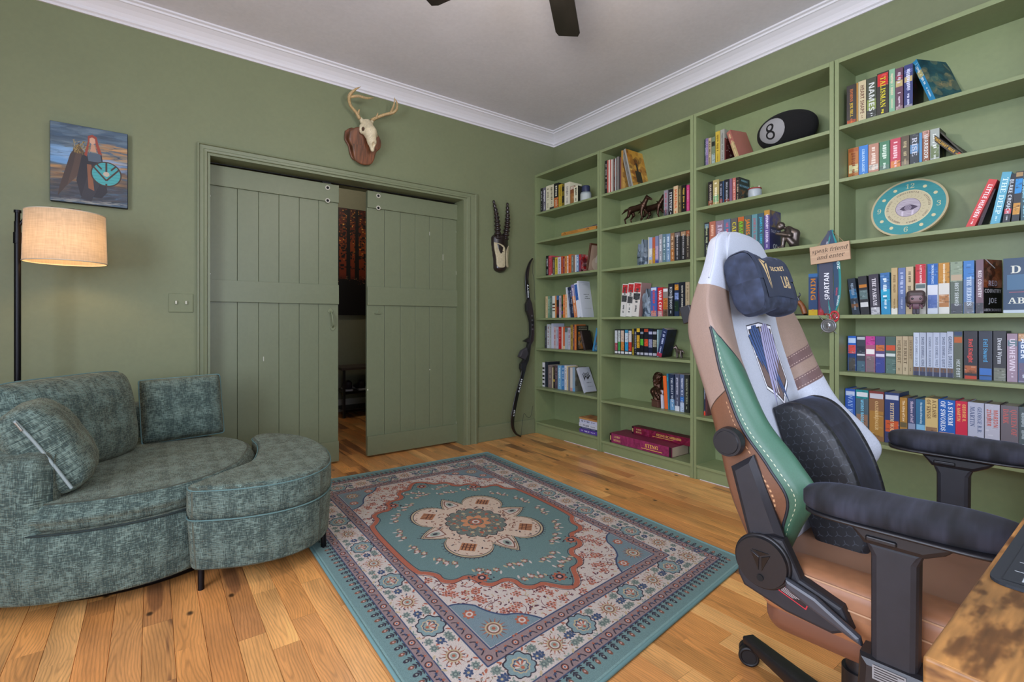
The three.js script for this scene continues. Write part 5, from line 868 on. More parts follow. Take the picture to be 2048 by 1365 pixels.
{ // bronze bust
  const o = thing('bronze_bust', 'bronze bust of a bearded figure holding up the books', 'bust', [-0.135, 0.4004, 1.262], -0.25);
  const B = [[[0, 0.21, 0], [-0.004, 0.195, 0], 0.036, 0.03], [[-0.02, 0.175, 0], [-0.026, 0.155, 0], 0.019, 0.013], [[0, 0.17, 0.004], [0, 0.13, 0.006], 0.02, 0.024], [[0, 0.115, -0.035], [0, 0.115, 0.045], 0.026, 0.026], [[0, 0.1, -0.03], [-0.01, 0.065, 0.005], 0.033, 0.026], [[0, 0.1, 0.04], [-0.006, 0.06, 0.005], 0.03, 0.024], [[0.0, 0.09, 0], [0, 0.05, 0], 0.035, 0.02], [[-0.034, 0.19, 0], [-0.04, 0.182, 0], 0.006, 0.006], [[-0.028, 0.204, -0.014], [-0.028, 0.204, 0.014], 0.008, 0.008]];
  obj('figure', march((x, y, z) => { let s = 9; for (const [a, b, ra, rb] of B) s = smin(s, capsule([x, y, z], a, b, ra, rb), 0.012); const curl = y > 0.19 && x > -0.02 ? 0.006 : y < 0.115 ? 0.003 : 0.0025; s -= curl * (noise(x * 120, y * 120, z * 120) - 0.5) * 1.6; if (y < 0.12) s += 0.003 * Math.sin((y * 0.7 + z) * 220); for (const k of [-1, 1]) s = Math.max(s, -(Math.hypot(x + 0.037, y - 0.194, z - k * 0.012) - 0.0055)); return Math.max(s, 0.02 - y); }, [0, 0.13, 0, 0.135], 88), bronze, o);
  obj('pedestal', [rbx(-0.032, 0.03, 0, 0.045, -0.034, 0.034, 0.003), rbx(-0.036, 0.034, 0.045, 0.054, -0.038, 0.038, 0.003)], mat('#5c3c30', 0.45), o);
}
{ // jars
  const j = thing('candle_jar', 'blue lidded jar with a pale label on the top shelf', 'jar', [-0.16, 1.9843, 0.573]);
  obj('glass_body', new THREE.LatheGeometry([[0, 0], [0.042, 0], [0.045, 0.006], [0.045, 0.07], [0.04, 0.08], [0, 0.08]].map((p) => new THREE.Vector2(...p)), 40), mat('#8f9ba0', 0.3), j);
  obj('label_band', new THREE.CylinderGeometry(0.0456, 0.0456, 0.052, 40, 1, true).translate(0, 0.038, 0), mat('#b0b8b4', 0.6), j);
  obj('lid', new THREE.LatheGeometry([[0, 0.08], [0.034, 0.08], [0.036, 0.084], [0.034, 0.128], [0.03, 0.132], [0, 0.132]].map((p) => new THREE.Vector2(...p)), 40), mat('#2c3450', 0.35), j);
  const k = thing('painted_pot', 'small white pot with red and green trim on the second shelf', 'pot', [-0.14, 1.7273, 1.95]);
  obj('pot_body', new THREE.LatheGeometry([[0, 0], [0.03, 0], [0.036, 0.01], [0.038, 0.04], [0.034, 0.066], [0.03, 0.066], [0.032, 0.04], [0, 0.012]].map((p) => new THREE.Vector2(...p)), 40), mat('#a8b0b4', 0.35), k);
  obj('trim_ring', new THREE.TorusGeometry(0.033, 0.005, 8, 36).rotateX(Math.PI / 2).translate(0, 0.064, 0), mat('#8a3c34', 0.6), k);
  for (let i = 0; i < 4; i++) obj('bead', new THREE.SphereGeometry(0.006, 12, 8).translate(Math.cos(i * 1.6) * 0.026, 0.074, Math.sin(i * 1.6) * 0.026), i % 2 ? mat('#c8c0b0', 0.4) : mat('#6a8a50', 0.5), k);
}
{ // big-headed doll
  const o = thing('vinyl_doll', 'small big-headed vinyl doll with brown hair in front of the books', 'doll', [-0.205, 1.0373, 2.722], -Math.PI / 2 + 0.3);
  const skin = mat('#8c7478', 0.5), hair = mat('#4a3c3a', 0.5), top = mat('#6c4c58', 0.55), leg = mat('#3a3440', 0.55);
  obj('head', toCreasedNormals(rbx(-0.028, 0.028, 0.05, 0.098, -0.022, 0.024, 0.018, 5), 1.2), skin, o);
  obj('hair', march((x, y, z) => { const b = (q, c, h) => Math.max(Math.abs(q - c) - h, 0); let s = Math.hypot(b(x, 0, 0.017), b(y, 0.078, 0.014), b(z, -0.004, 0.012)) - 0.0165; const cut = Math.hypot(Math.max(Math.abs(x) - 0.016, 0), Math.max(Math.abs(y - 0.066) - 0.01, 0), Math.max(0.02 - z, 0)) - 0.009; s = Math.max(s, -cut); return smin(s, Math.min(capsule([x, y, z], [-0.03, 0.075, -0.004], [-0.026, 0.04, -0.002], 0.008, 0.007), capsule([x, y, z], [0.03, 0.075, -0.004], [0.026, 0.04, -0.002], 0.008, 0.007)), 0.006); }, [0, 0.07, 0, 0.045], 56), hair, o);
  for (const s of [-1, 1]) obj('eye', new THREE.SphereGeometry(0.0045, 14, 10).scale(1, 1, 0.4).translate(s * 0.014, 0.07, 0.0245), mat('#0c0a0c', 0.2), o);
  obj('torso', toCreasedNormals(rbx(-0.013, 0.013, 0.022, 0.052, -0.009, 0.009, 0.005, 3), 1), top, o);
  for (const s of [-1, 1]) { obj('arm', taperTube([[s * 0.012, 0.047, 0], [s * 0.02, 0.036, 0.004], [s * 0.021, 0.026, 0.01]], [0.0045, 0.0042, 0.004], 8, 8), top, o); obj('leg', rbx(s * 0.0065 - 0.006, s * 0.0065 + 0.006, 0, 0.024, -0.008, 0.01, 0.003), leg, o); }
}
{ // sign, ribbons and medals hung on the upright between two bookcases
  const s = thing('hanging_sign', 'small wooden sign reading speak friend and enter hung on string', 'sign', [-0.2505, 1.35, 2.392]);
  const [c, g] = canvas(512, 256); g.fillStyle = '#bfa184'; g.fillRect(0, 0, 512, 256); for (let i = 0; i < 160; i++) { g.globalAlpha = 0.12; g.fillStyle = i % 2 ? '#8a6a4c' : '#d8bc9c'; g.fillRect(0, rr(0, 256), 512, rr(1, 3)); } g.globalAlpha = 1; g.fillStyle = '#2c2018'; g.textAlign = 'center'; g.font = 'italic 78px serif'; g.fillText('speak friend', 256, 104); g.fillText('and enter', 262, 200);
  const b = rbx(-0.006, 0.006, -0.046, 0.046, -0.09, 0.09, 0.002), f = new THREE.PlaneGeometry(0.177, 0.089); f.rotateY(-Math.PI / 2); f.translate(-0.0064, 0, 0); for (const q of [b, f]) { q.rotateX(-0.07); q.translate(-0.012, 0, 0); }
  obj('board', b, mat('#a88a6c', 0.7), s); obj('lettering', f, new THREE.MeshPhysicalMaterial({ map: texOf(c), roughness: 0.7 }), s);
  obj('string', [tube([[-0.012, 0.04, -0.06], [-0.004, 0.08, -0.03], [0.0, 0.112, 0.004]], 0.0012, 12, 5), tube([[-0.012, 0.046, 0.065], [-0.004, 0.08, 0.035], [0.0, 0.112, 0.004]], 0.0012, 12, 5)], mat('#a08868', 0.9), s);
  const h = thing('hook_nail', 'small nail holding the sign and ribbons', 'nail', [-0.236, 1.463, 2.397]); obj('shank', rod([0, 0, 0], [-0.022, 0.006, 0], 0.0022), mat('#8a8a88', 0.3, { metalness: 0.8 }), h);
  const ribTex = (base, edge, words) => { const [c2, q] = canvas(128, 1024); q.fillStyle = base; q.fillRect(0, 0, 128, 1024); if (edge) { q.fillStyle = edge; q.fillRect(88, 0, 40, 1024); } q.save(); q.translate(64, 512); q.rotate(-Math.PI / 2); q.textAlign = 'center'; q.textBaseline = 'middle'; for (const [t, x, y, sz, col] of words) { q.fillStyle = col; q.font = 'bold ' + sz + 'px sans-serif'; q.fillText(t, x, y); } q.restore(); return new THREE.MeshPhysicalMaterial({ map: texOf(c2), roughness: 0.55, side: THREE.DoubleSide }); };
  const ribbon = (pts, w, tilt) => { const cv = new THREE.CatmullRomCurve3(pts.map((p) => V(...p))); return gridGeo(4, 40, (u, v) => { const p = cv.getPoint(v), k = (u - 0.5) * w * (0.35 + 0.65 * smooth(0, 0.2, v) * (1 - 0.6 * smooth(0.86, 1, v))); return [p.x + k * tilt - 0.001, p.y, p.z + k, u, 1 - v]; }); };
  const slate = ribTex('#3a3f54', null, [['SPARTAN', -130, 6, 64, '#e4e6ec'], ['2017 WARRIOR', 240, 0, 30, '#b8bcc8']]), teal = ribTex('#35506c', '#2c8c8c', [['2017', 160, 30, 66, '#d8ecec'], ['SUPER', -180, -10, 40, '#d04858'], ['SPARTAN', -330, 30, 42, '#d8e4e8']]);
  const m1 = thing('race_medal', 'round silver medal with crossed spears on a slate ribbon', 'medal', [-0.2375, 0, 0], 0, 'race medals');
  obj('ribbon', ribbon([[-0.018, 1.465, 2.392], [-0.018, 1.38, 2.375], [-0.012, 1.25, 2.37], [-0.009, 1.12, 2.372], [-0.006, 1.045, 2.379]], 0.06, 0.12), slate, m1);
  obj('ribbon', ribbon([[-0.02, 1.466, 2.4], [-0.014, 1.36, 2.352], [-0.007, 1.2, 2.352], [-0.006, 1.1, 2.362], [-0.005, 1.045, 2.377]], 0.04, -0.1), teal, m1);
  const silver = new THREE.MeshPhysicalMaterial({ color: '#9a9ca0', roughness: 0.3, metalness: 0.85 });
  const disc = (r, t, y, z, x) => { const q = new THREE.CylinderGeometry(r, r, t, 40); q.rotateZ(Math.PI / 2); q.translate(x, y, z); return q; };
  obj('clasp', [new THREE.TorusGeometry(0.009, 0.0016, 8, 20).rotateY(Math.PI / 2).translate(-0.006, 1.035, 2.379)], silver, m1);
  obj('medallion', [disc(0.036, 0.004, 0.982, 2.379, -0.006), new THREE.TorusGeometry(0.033, 0.0028, 8, 40).rotateY(Math.PI / 2).translate(-0.008, 0.982, 2.379), new THREE.TorusGeometry(0.023, 0.0016, 8, 40).rotateY(Math.PI / 2).translate(-0.008, 0.982, 2.379), new THREE.SphereGeometry(0.013, 18, 12).scale(0.35, 1.1, 0.9).translate(-0.009, 0.984, 2.379), rbx(-0.0125, -0.011, 0.966, 0.98, 2.3775, 2.3805, 0.0005)], silver, m1);
  for (const k of [-1, 1]) obj('spear', [rod([-0.004, 0.982 - 0.04, 2.379 - k * 0.036], [-0.004, 0.982 + 0.042, 2.379 + k * 0.038], 0.0018), new THREE.ConeGeometry(0.005, 0.016, 8).rotateX(k * 0.74).translate(-0.004, 0.982 + 0.046, 2.379 + k * 0.042)], silver, m1);
  const m2 = thing('race_medal', 'small red oval medal on a teal ribbon', 'medal', [-0.2375, 0, 0], 0, 'race medals');
  obj('ribbon', ribbon([[-0.024, 1.467, 2.398], [-0.016, 1.36, 2.412], [-0.005, 1.22, 2.419], [-0.004, 1.13, 2.416], [-0.004, 1.06, 2.405]], 0.034, -0.1), teal, m2);
  obj('oval_ring', new THREE.TorusGeometry(0.019, 0.0045, 10, 36).scale(1, 1.28, 1).rotateY(Math.PI / 2).translate(-0.003, 1.03, 2.404), mat('#b83038', 0.4), m2);
  obj('helmet_badge', [new THREE.SphereGeometry(0.012, 16, 12).scale(0.35, 1.2, 0.85).translate(-0.003, 1.03, 2.404)], mat('#98303a', 0.4), m2);
}
{ // revolver on a stand
  const o = thing('replica_revolver', 'steel revolver with wooden grip displayed on the fourth shelf', 'revolver', [-0.13, 1.0364, 2.13]);
  const steel = new THREE.MeshPhysicalMaterial({ color: '#6a6c74', roughness: 0.32, metalness: 0.85 }), gripW = grainMat('#8a5430', 0.2, 0.4, { fx: 8, fy: 30 });
  const zr = (r, l, y, z) => { const g = new THREE.CylinderGeometry(r, r, l, 24); g.rotateX(Math.PI / 2); g.translate(0, y, z); return g; };
  obj('barrel', [zr(0.008, 0.1, 0.098, -0.065), zr(0.0055, 0.09, 0.082, -0.06), rbx(-0.0015, 0.0015, 0.106, 0.113, -0.11, -0.1, 0.0005)], steel, o);
  obj('cylinder', [zr(0.0195, 0.04, 0.088, 0.008)], steel, o);
  const fr = prism([[-0.016, 0.112], [0.04, 0.112], [0.06, 0.1], [0.068, 0.08], [0.055, 0.065], [0.03, 0.062], [0.01, 0.058], [-0.016, 0.064]], 0.012, 0.003); fr.rotateY(-Math.PI / 2); fr.translate(0.006, 0, 0); obj('frame', fr, steel, o);
  obj('hammer', [taperTube([[0, 0.1, 0.055], [0, 0.115, 0.066], [0, 0.128, 0.062]], [0.005, 0.004, 0.003], 8, 8)], steel, o);
  obj('trigger_guard', new THREE.TorusGeometry(0.017, 0.0026, 8, 28).rotateY(Math.PI / 2).translate(0, 0.05, 0.024), steel, o);
  obj('grip', taperTube([[0, 0.078, 0.058], [0, 0.058, 0.075], [0, 0.03, 0.086], [0, 0.008, 0.092]], [0.014, 0.0135, 0.015, 0.013], 16, 12), gripW, o);
  obj('stand', [rbx(-0.03, 0.03, 0, 0.008, -0.1, 0.095, 0.002), rbx(-0.004, 0.004, 0.008, 0.078, -0.06, -0.05, 0.001), rbx(-0.004, 0.004, 0.008, 0.06, 0.0, 0.01, 0.001)], M.black, o);
}
{ // leaning photo frame on the corner case
  const o = thing('photo_frame', 'brown framed pale photograph leaning on the third corner shelf', 'picture frame', [-0.2, 1.4115, 0.608]);
  const [c, g] = canvas(256, 320); g.fillStyle = '#b59a84'; g.fillRect(0, 0, 256, 320); g.fillStyle = '#d8c4ac'; g.beginPath(); g.ellipse(150, 230, 90, 80, 0.3, 0, 7); g.fill(); g.fillStyle = '#e4d8c8'; g.beginPath(); g.ellipse(170, 150, 40, 80, 0.5, 0, 7); g.fill(); g.fillStyle = '#4a3a30'; g.beginPath(); g.ellipse(205, 120, 14, 24, 0, 0, 7); g.fill();
  const L = 0.23, D = 0.175, parts = [rbx(0, D, 0, 0.014, 0, 0.014, 0.002), rbx(0, D, L - 0.014, L, 0, 0.014, 0.002), rbx(0, 0.014, 0.014, L - 0.014, 0, 0.014, 0.002), rbx(D - 0.014, D, 0.014, L - 0.014, 0, 0.014, 0.002)];
  const ph = new THREE.PlaneGeometry(D - 0.028, L - 0.028); ph.translate(D / 2, L / 2, 0.009); const back = bx(0.01, D - 0.01, 0.01, L - 0.01, 0.001, 0.007);
  for (const q of [...parts, ph, back]) q.rotateX(0.2); obj('frame', parts, mat('#5a3826', 0.45), o); obj('photograph', ph, new THREE.MeshPhysicalMaterial({ map: texOf(c), roughness: 0.4 }), o); obj('backing', back, mat('#6a5a48', 0.8), o);
}
{ // flat wooden case with papers
  const o = thing('wooden_case', 'flat honey wooden case with ring pulls on the second corner shelf', 'box', [0, 1.7292, 0]), hw = grainMat('#b07a34', 0.2, 0.5, { fx: 6, fy: 50, rep: [2, 2] });
  obj('case_body', rbx(-0.225, -0.03, 0, 0.03, 0.345, 0.745, 0.003), hw, o);
  for (const z of [0.39, 0.66]) obj('ring_pull', new THREE.TorusGeometry(0.011, 0.002, 8, 20, Math.PI).rotateY(Math.PI / 2).translate(-0.2265, 0.012, z), mat('#4a3418', 0.4), o);
  [[0.43, 0.75, 0.0006, 'loose white papers lying on the wooden case'], [0.48, 0.755, 0.0075, 'stapled pale booklet on top of the loose papers']].forEach(([z0, z1, dy, lab], i) => { const p = thing('paper_sheaf', lab, 'paper', [0, 1.7595 + dy, 0], 0, 'papers on the wooden case'); obj('sheets', gridGeo(10, 4, (u, v) => [lerp(-0.21 + i * 0.02, -0.04, v), 0.006 * u * (i + 0.6) + 0.0, lerp(z0, z1 - 0.02, u)], { flip: false }), mat('#b8bfc4', 0.8, { side: THREE.DoubleSide }), p); obj('lower_sheets', rbx(-0.205 + i * 0.02, -0.045, -0.0004, 0.004, z0 + 0.01, z1 - 0.03, 0.001), mat('#a8aeb4', 0.8), p); });
}
{ // two long game boxes lying on the lowest shelf
  const prn = (w, h, big, small, x, fs, base, dark) => { const [c, g] = canvas(1024, Math.round(1024 * h / w)); const H2 = c.height; g.fillStyle = base; g.fillRect(0, 0, 1024, H2); for (let i = 0; i < 120; i++) { g.globalAlpha = 0.18; g.fillStyle = [dark, '#c04c80', '#4a1030'][i % 3]; g.beginPath(); g.ellipse(rr(0, 1024), rr(0, H2), rr(10, 70), rr(4, 18), rnd() * 3, 0, 7); g.fill(); } g.globalAlpha = 1; g.fillStyle = '#2a1420'; g.fillRect(0, 0, 34, H2); g.fillRect(985, 0, 39, H2); g.fillStyle = '#d8b878'; g.fillRect(8, H2 * 0.25, 16, H2 * 0.5); g.font = 'bold ' + H2 * 0.3 + 'px serif'; g.fillText('LORD', 74, H2 * 0.42); g.fillText('RINGS', 70, H2 * 0.8); g.fillStyle = '#e8c05c'; g.font = 'bold ' + fs * H2 + 'px serif'; g.fillText(big, x * 1024, H2 * 0.6); g.fillRect(x * 1024 - 60, H2 * 0.74, 330, H2 * 0.06); return new THREE.MeshPhysicalMaterial({ map: texOf(c), roughness: 0.35 }); };
  const mk = (label, x0, x1, y, h, z0, z1, m, side) => { const o = thing('game_box', label, 'box', [0, y, 0], 0, 'long boxes on the bottom shelf'); obj('carton', rbx(x0, x1, 0, h, z0, z1, 0.002, 1), mat(side, 0.5), o); const f = new THREE.PlaneGeometry(z1 - z0 - 0.004, h - 0.003); f.rotateY(-Math.PI / 2); f.translate(x0 - 0.0006, h / 2, (z0 + z1) / 2); obj('printed_face', f, m, o); const e = new THREE.PlaneGeometry(x1 - x0 - 0.01, h - 0.006); e.translate((x0 + x1) / 2, h / 2, z1 + 0.0006); obj('end_label', e, mat('#b8a890', 0.6), o); };
  mk('long magenta sword box lying along the shelf front', -0.222, -0.03, 0.0905, 0.07, 0.885, 1.435, prn(0.55, 0.07, 'STING', '', 0.6, 0.5, '#8c2c58', '#5a1438'), '#7a2444');
  mk('narrower dark red scabbard box resting on the magenta box', -0.105, -0.03, 0.161, 0.055, 1.0, 1.552, prn(0.55, 0.055, 'STING SCABBARD', '', 0.4, 0.42, '#7a1834', '#4a0c20'), '#5c1828');
}

// ---------------------------------------------------------------- rug
{
  const RW = 1.5, RL = 2.05, K = 950, [c, g] = canvas(Math.round(RW * K), Math.round(RL * K));
  const C = { teal: '#6f8c8a', field: '#678280', cream: '#c8bbb2', mauve: '#8f7977', dark: '#322c38', rust: '#ab5f48', brown: '#7c5040', navy: '#384868', tan: '#b9a584', sage: '#8d998c', pink: '#c09a92' };
  g.scale(K, K); g.lineJoin = 'round'; g.lineCap = 'round';
  const F = (col, fn) => { g.fillStyle = col; g.beginPath(); fn(); g.fill(); };
  const SK = (col, w, fn) => { g.strokeStyle = col; g.lineWidth = w; g.beginPath(); fn(); g.stroke(); };
  const rect = (i, col) => { g.fillStyle = col; g.fillRect(i, i, RW - 2 * i, RL - 2 * i); };
  const line = (i, col, w) => { g.strokeStyle = col; g.lineWidth = w; g.strokeRect(i, i, RW - 2 * i, RL - 2 * i); };
  rect(0, C.teal); line(0.006, '#80a09e', 0.012);
  rect(0.078, C.mauve); line(0.078, C.navy, 0.004); line(0.118, C.navy, 0.004);
  rect(0.12, C.cream);
  rect(0.237, C.mauve); line(0.237, C.navy, 0.005); line(0.285, C.navy, 0.005);
  rect(0.288, C.cream);
  const flower = (x, y, r, cols, n = 8) => {
    for (let k = 0; k < n; k++) { const a = k / n * Math.PI * 2; F(cols[0], () => g.ellipse(x + Math.cos(a) * r * 0.62, y + Math.sin(a) * r * 0.62, r * 0.42, r * 0.26, a, 0, 7)); }
    F(cols[1], () => g.arc(x, y, r * 0.55, 0, 7)); F(cols[2], () => g.arc(x, y, r * 0.28, 0, 7));
  };
  const burst = (x, y, r, a0) => {                            // sunburst palmette
    for (let k = 0; k < 16; k++) { const a = a0 + k / 16 * Math.PI * 2; F(k % 2 ? C.brown : C.rust, () => { g.moveTo(x + Math.cos(a - 0.13) * r * 0.5, y + Math.sin(a - 0.13) * r * 0.5); g.lineTo(x + Math.cos(a) * r, y + Math.sin(a) * r); g.lineTo(x + Math.cos(a + 0.13) * r * 0.5, y + Math.sin(a + 0.13) * r * 0.5); }); }
    F(C.tan, () => g.arc(x, y, r * 0.58, 0, 7)); F(C.brown, () => g.arc(x, y, r * 0.46, 0, 7)); F(C.cream, () => g.arc(x, y, r * 0.36, 0, 7)); F(C.sage, () => g.arc(x, y, r * 0.25, 0, 7)); F(C.rust, () => g.arc(x, y, r * 0.13, 0, 7));
  };
  const palm = (x, y, r, a0) => {                             // teal palmette with dark outline
    const P = (s) => { for (let k = 0; k <= 40; k++) { const a = k / 40 * Math.PI * 2, q = r * s * (0.82 + 0.2 * Math.abs(Math.sin(a * 4.5))) * (1 + 0.18 * Math.cos(a - a0)); g[k ? 'lineTo' : 'moveTo'](x + Math.cos(a) * q, y + Math.sin(a) * q); } };
    F(C.dark, () => P(1.06)); F('#7d9496', () => P(0.96)); F(C.tan, () => P(0.62)); F(C.navy, () => P(0.5)); F(C.sage, () => P(0.42));
    for (let k = 0; k < 7; k++) { const a = a0 + (k - 3) * 0.42; F(k % 2 ? C.rust : C.cream, () => g.ellipse(x + Math.cos(a) * r * 0.3, y + Math.sin(a) * r * 0.3, r * 0.2, r * 0.07, a, 0, 7)); }
    F(C.rust, () => g.arc(x - Math.cos(a0) * r * 0.1, y - Math.sin(a0) * r * 0.1, r * 0.12, 0, 7));
  };
  const leafy = (x, y, a, l, col) => { F(col, () => g.ellipse(x + Math.cos(a) * l / 2, y + Math.sin(a) * l / 2, l / 2, l * 0.2, a, 0, 7)); };
  // runs along the four sides: fn(x, y, angle pointing inwards, index)
  const around = (inset, step, fn) => {
    const w = RW - 2 * inset, h = RL - 2 * inset, nx = Math.round(w / step), ny = Math.round(h / step);
    for (let i = 0; i <= nx; i++) { fn(inset + w * i / nx, inset, Math.PI / 2, i, i === 0 || i === nx); fn(inset + w * i / nx, RL - inset, -Math.PI / 2, i, i === 0 || i === nx); }
    for (let i = 1; i < ny; i++) { fn(inset, inset + h * i / ny, 0, i); fn(RW - inset, inset + h * i / ny, Math.PI, i); }
  };
  around(0.062, 0.0305, (x, y, a, i) => {                     // row of small dark flowers outside the band
    const ox = -Math.cos(a), oy = -Math.sin(a), tx = -oy, ty = ox;
    SK(C.dark, 0.0028, () => { g.moveTo(x - ox * 0.014, y - oy * 0.014); g.lineTo(x + ox * 0.016, y + oy * 0.016); });
    for (const s of [-1, 1]) { leafy(x - ox * 0.006, y - oy * 0.006, Math.atan2(oy + s * ty * 1.2, ox + s * tx * 1.2), 0.014, C.dark); leafy(x - ox * 0.014, y - oy * 0.014, Math.atan2(oy * 0.4 + s * ty, ox * 0.4 + s * tx), 0.012, C.dark); }
    F(i % 2 ? C.brown : C.dark, () => g.ellipse(x + ox * 0.012, y + oy * 0.012, 0.011, 0.007, Math.atan2(oy, ox), 0, 7)); F(i % 2 ? C.pink : C.sage, () => g.arc(x + ox * 0.011, y + oy * 0.011, 0.0034, 0, 7));
  });
  for (const inset of [0.098, 0.261]) around(inset, 0.036, (x, y, a, i, corner) => {
    const ox = Math.cos(a), oy = Math.sin(a), tx = -oy, ty = ox;
    if (i % 3 === 0) { F(C.dark, () => g.arc(x, y, 0.0125, 0, 7)); F(C.rust, () => g.arc(x, y, 0.0095, 0, 7)); F(C.cream, () => g.arc(x, y, 0.006, 0, 7)); F(C.navy, () => g.arc(x, y, 0.003, 0, 7)); }
    else { const s = i % 3 === 1 ? 1 : -1; SK(C.dark, 0.0045, () => { g.moveTo(x - tx * 0.013 * s - ox * 0.011, y - ty * 0.013 * s - oy * 0.011); g.quadraticCurveTo(x + ox * 0.02, y + oy * 0.02, x + tx * 0.013 * s - ox * 0.009, y + ty * 0.013 * s - oy * 0.009); }); F(C.rust, () => g.arc(x + ox * 0.008, y + oy * 0.008, 0.004, 0, 7)); leafy(x, y, Math.atan2(ty * s, tx * s), 0.014, C.navy); }
  });
  // wide cream border: sunbursts and palmettes between rosettes
  const wide = (x, y, a, i) => {
    const ox = Math.cos(a), oy = Math.sin(a), tx = -oy, ty = ox;
    if (i % 2) palm(x, y, 0.05, a); else burst(x, y, 0.044, a);
    for (const s of [-1, 1]) {
      for (const [d, q] of [[0.034, 0.068], [-0.034, 0.06], [0, 0.078]]) flower(x + ox * d + tx * q * s, y + oy * d + ty * q * s, 0.0155, d ? ['#7c877e', '#5d6a68', '#8d998c'] : [C.navy, '#4c5a74', C.tan], 7);
      leafy(x + ox * 0.044 + tx * 0.04 * s, y + oy * 0.044 + ty * 0.04 * s, a + s * 0.8, 0.018, C.rust); leafy(x - ox * 0.046 + tx * 0.036 * s, y - oy * 0.046 + ty * 0.036 * s, a + Math.PI + s * 0.8, 0.02, C.tan);
      leafy(x - ox * 0.05 + tx * 0.012 * s, y - oy * 0.05 + ty * 0.012 * s, a + Math.PI + s, 0.014, C.sage);
    }
  };
  for (let i = 0; i < 1900; i++) {                             // small leaves scattered through the wide border
    const side = i % 4, t = rnd(), d = rr(0.126, 0.231), x = side < 2 ? lerp(0.13, RW - 0.13, t) : side === 2 ? d : RW - d, y = side < 2 ? (side ? RL - d : d) : lerp(0.13, RL - 0.13, t);
    leafy(x, y, rnd() * 6.3, rr(0.007, 0.013), [C.brown, '#7c877e', C.rust, '#8a7a5c', C.navy, C.brown][i % 6]);
  }
  { const ins = 0.178, w = RW - 2 * ins, h = RL - 2 * ins, nx = 8, ny = 11;
    for (let i = 0; i <= nx; i++) { wide(ins + w * i / nx, ins, Math.PI / 2, i); wide(ins + w * i / nx, RL - ins, -Math.PI / 2, i); }
    for (let i = 1; i < ny; i++) { wide(ins, ins + h * i / ny, 0, i); wide(RW - ins, ins + h * i / ny, Math.PI, i); } }
  // field: scalloped teal shape on cream spandrels, one quarter mirrored
  const fx0 = 0.29, fy0 = 0.29, cx = RW / 2, cy = RL / 2;
  const quarter = [[0, 0.50], [0.04, 0.475], [0.07, 0.43], [0.06, 0.39], [0.1, 0.355], [0.15, 0.365], [0.185, 0.33], [0.178, 0.285], [0.215, 0.25], [0.265, 0.26], [0.3, 0.225], [0.292, 0.18], [0.33, 0.145], [0.375, 0.15], [0.4, 0.11], [0.43, 0.07], [0.46, 0.055]];
  const pathField = (ex) => {
    const q = quarter.map(([a, b]) => [fx0 + a + ex, fy0 + b + ex * 0.8]);
    const all = [...q, ...q.slice().reverse().map(([x, y]) => [2 * cx - x, y]), ...q.map(([x, y]) => [2 * cx - x, 2 * cy - y]), ...q.slice().reverse().map(([x, y]) => [x, 2 * cy - y])];
    const n = all.length; g.moveTo((all[n - 1][0] + all[0][0]) / 2, (all[n - 1][1] + all[0][1]) / 2);
    for (let i = 0; i < n; i++) { const p = all[i], r = all[(i + 1) % n]; g.quadraticCurveTo(p[0], p[1], (p[0] + r[0]) / 2, (p[1] + r[1]) / 2); }
  };
  // small red-brown sprigs on the cream
  for (let i = 0; i < 420; i++) { const x = rr(0.295, RW - 0.295), y = rr(0.295, RL - 0.295), a = rnd() * 6.3, q = rr(0.02, 0.04); SK('#6a4044', 0.0022, () => { g.moveTo(x, y); g.quadraticCurveTo(x + Math.cos(a + 0.8) * q, y + Math.sin(a + 0.8) * q, x + Math.cos(a) * q * 1.5, y + Math.sin(a) * q * 1.5); }); }
  for (let i = 0; i < 4200; i++) { const x = rr(0.295, RW - 0.295), y = rr(0.295, RL - 0.295); leafy(x, y, rnd() * 6.3, rr(0.008, 0.018), ['#8a4640', '#6a3438', C.rust, '#5a3440', C.tan][i % 5]); if (i % 12 === 0) flower(x, y, 0.018, [C.rust, C.pink, C.brown], 6); }
  g.save(); g.beginPath(); pathField(0); g.clip(); g.fillStyle = C.field; g.fillRect(0, 0, RW, RL); g.restore();
  SK(C.rust, 0.022, () => pathField(-0.004)); SK(C.dark, 0.003, () => pathField(0.009)); SK(C.dark, 0.003, () => pathField(-0.016));
  // blue corner cartouches
  for (const sx of [0, 1]) for (const sy of [0, 1]) { g.save(); g.translate(sx ? RW : 0, sy ? RL : 0); g.scale(sx ? -1 : 1, sy ? -1 : 1); g.translate(0.29, 0.29); g.scale(1.75, 1.75); g.translate(-0.29, -0.29); F('#74878e', () => { g.moveTo(0.29, 0.29); g.lineTo(0.42, 0.29); g.quadraticCurveTo(0.4, 0.33, 0.37, 0.34); g.quadraticCurveTo(0.345, 0.36, 0.335, 0.4); g.quadraticCurveTo(0.31, 0.43, 0.29, 0.43); }); SK(C.navy, 0.004, () => { g.moveTo(0.42, 0.29); g.quadraticCurveTo(0.4, 0.33, 0.37, 0.34); g.quadraticCurveTo(0.345, 0.36, 0.335, 0.4); g.quadraticCurveTo(0.31, 0.43, 0.29, 0.43); }); burst(0.325, 0.325, 0.03, 0.8); flower(0.385, 0.31, 0.014, [C.rust, C.cream, C.rust]); flower(0.31, 0.385, 0.014, [C.rust, C.cream, C.rust]); g.restore(); }
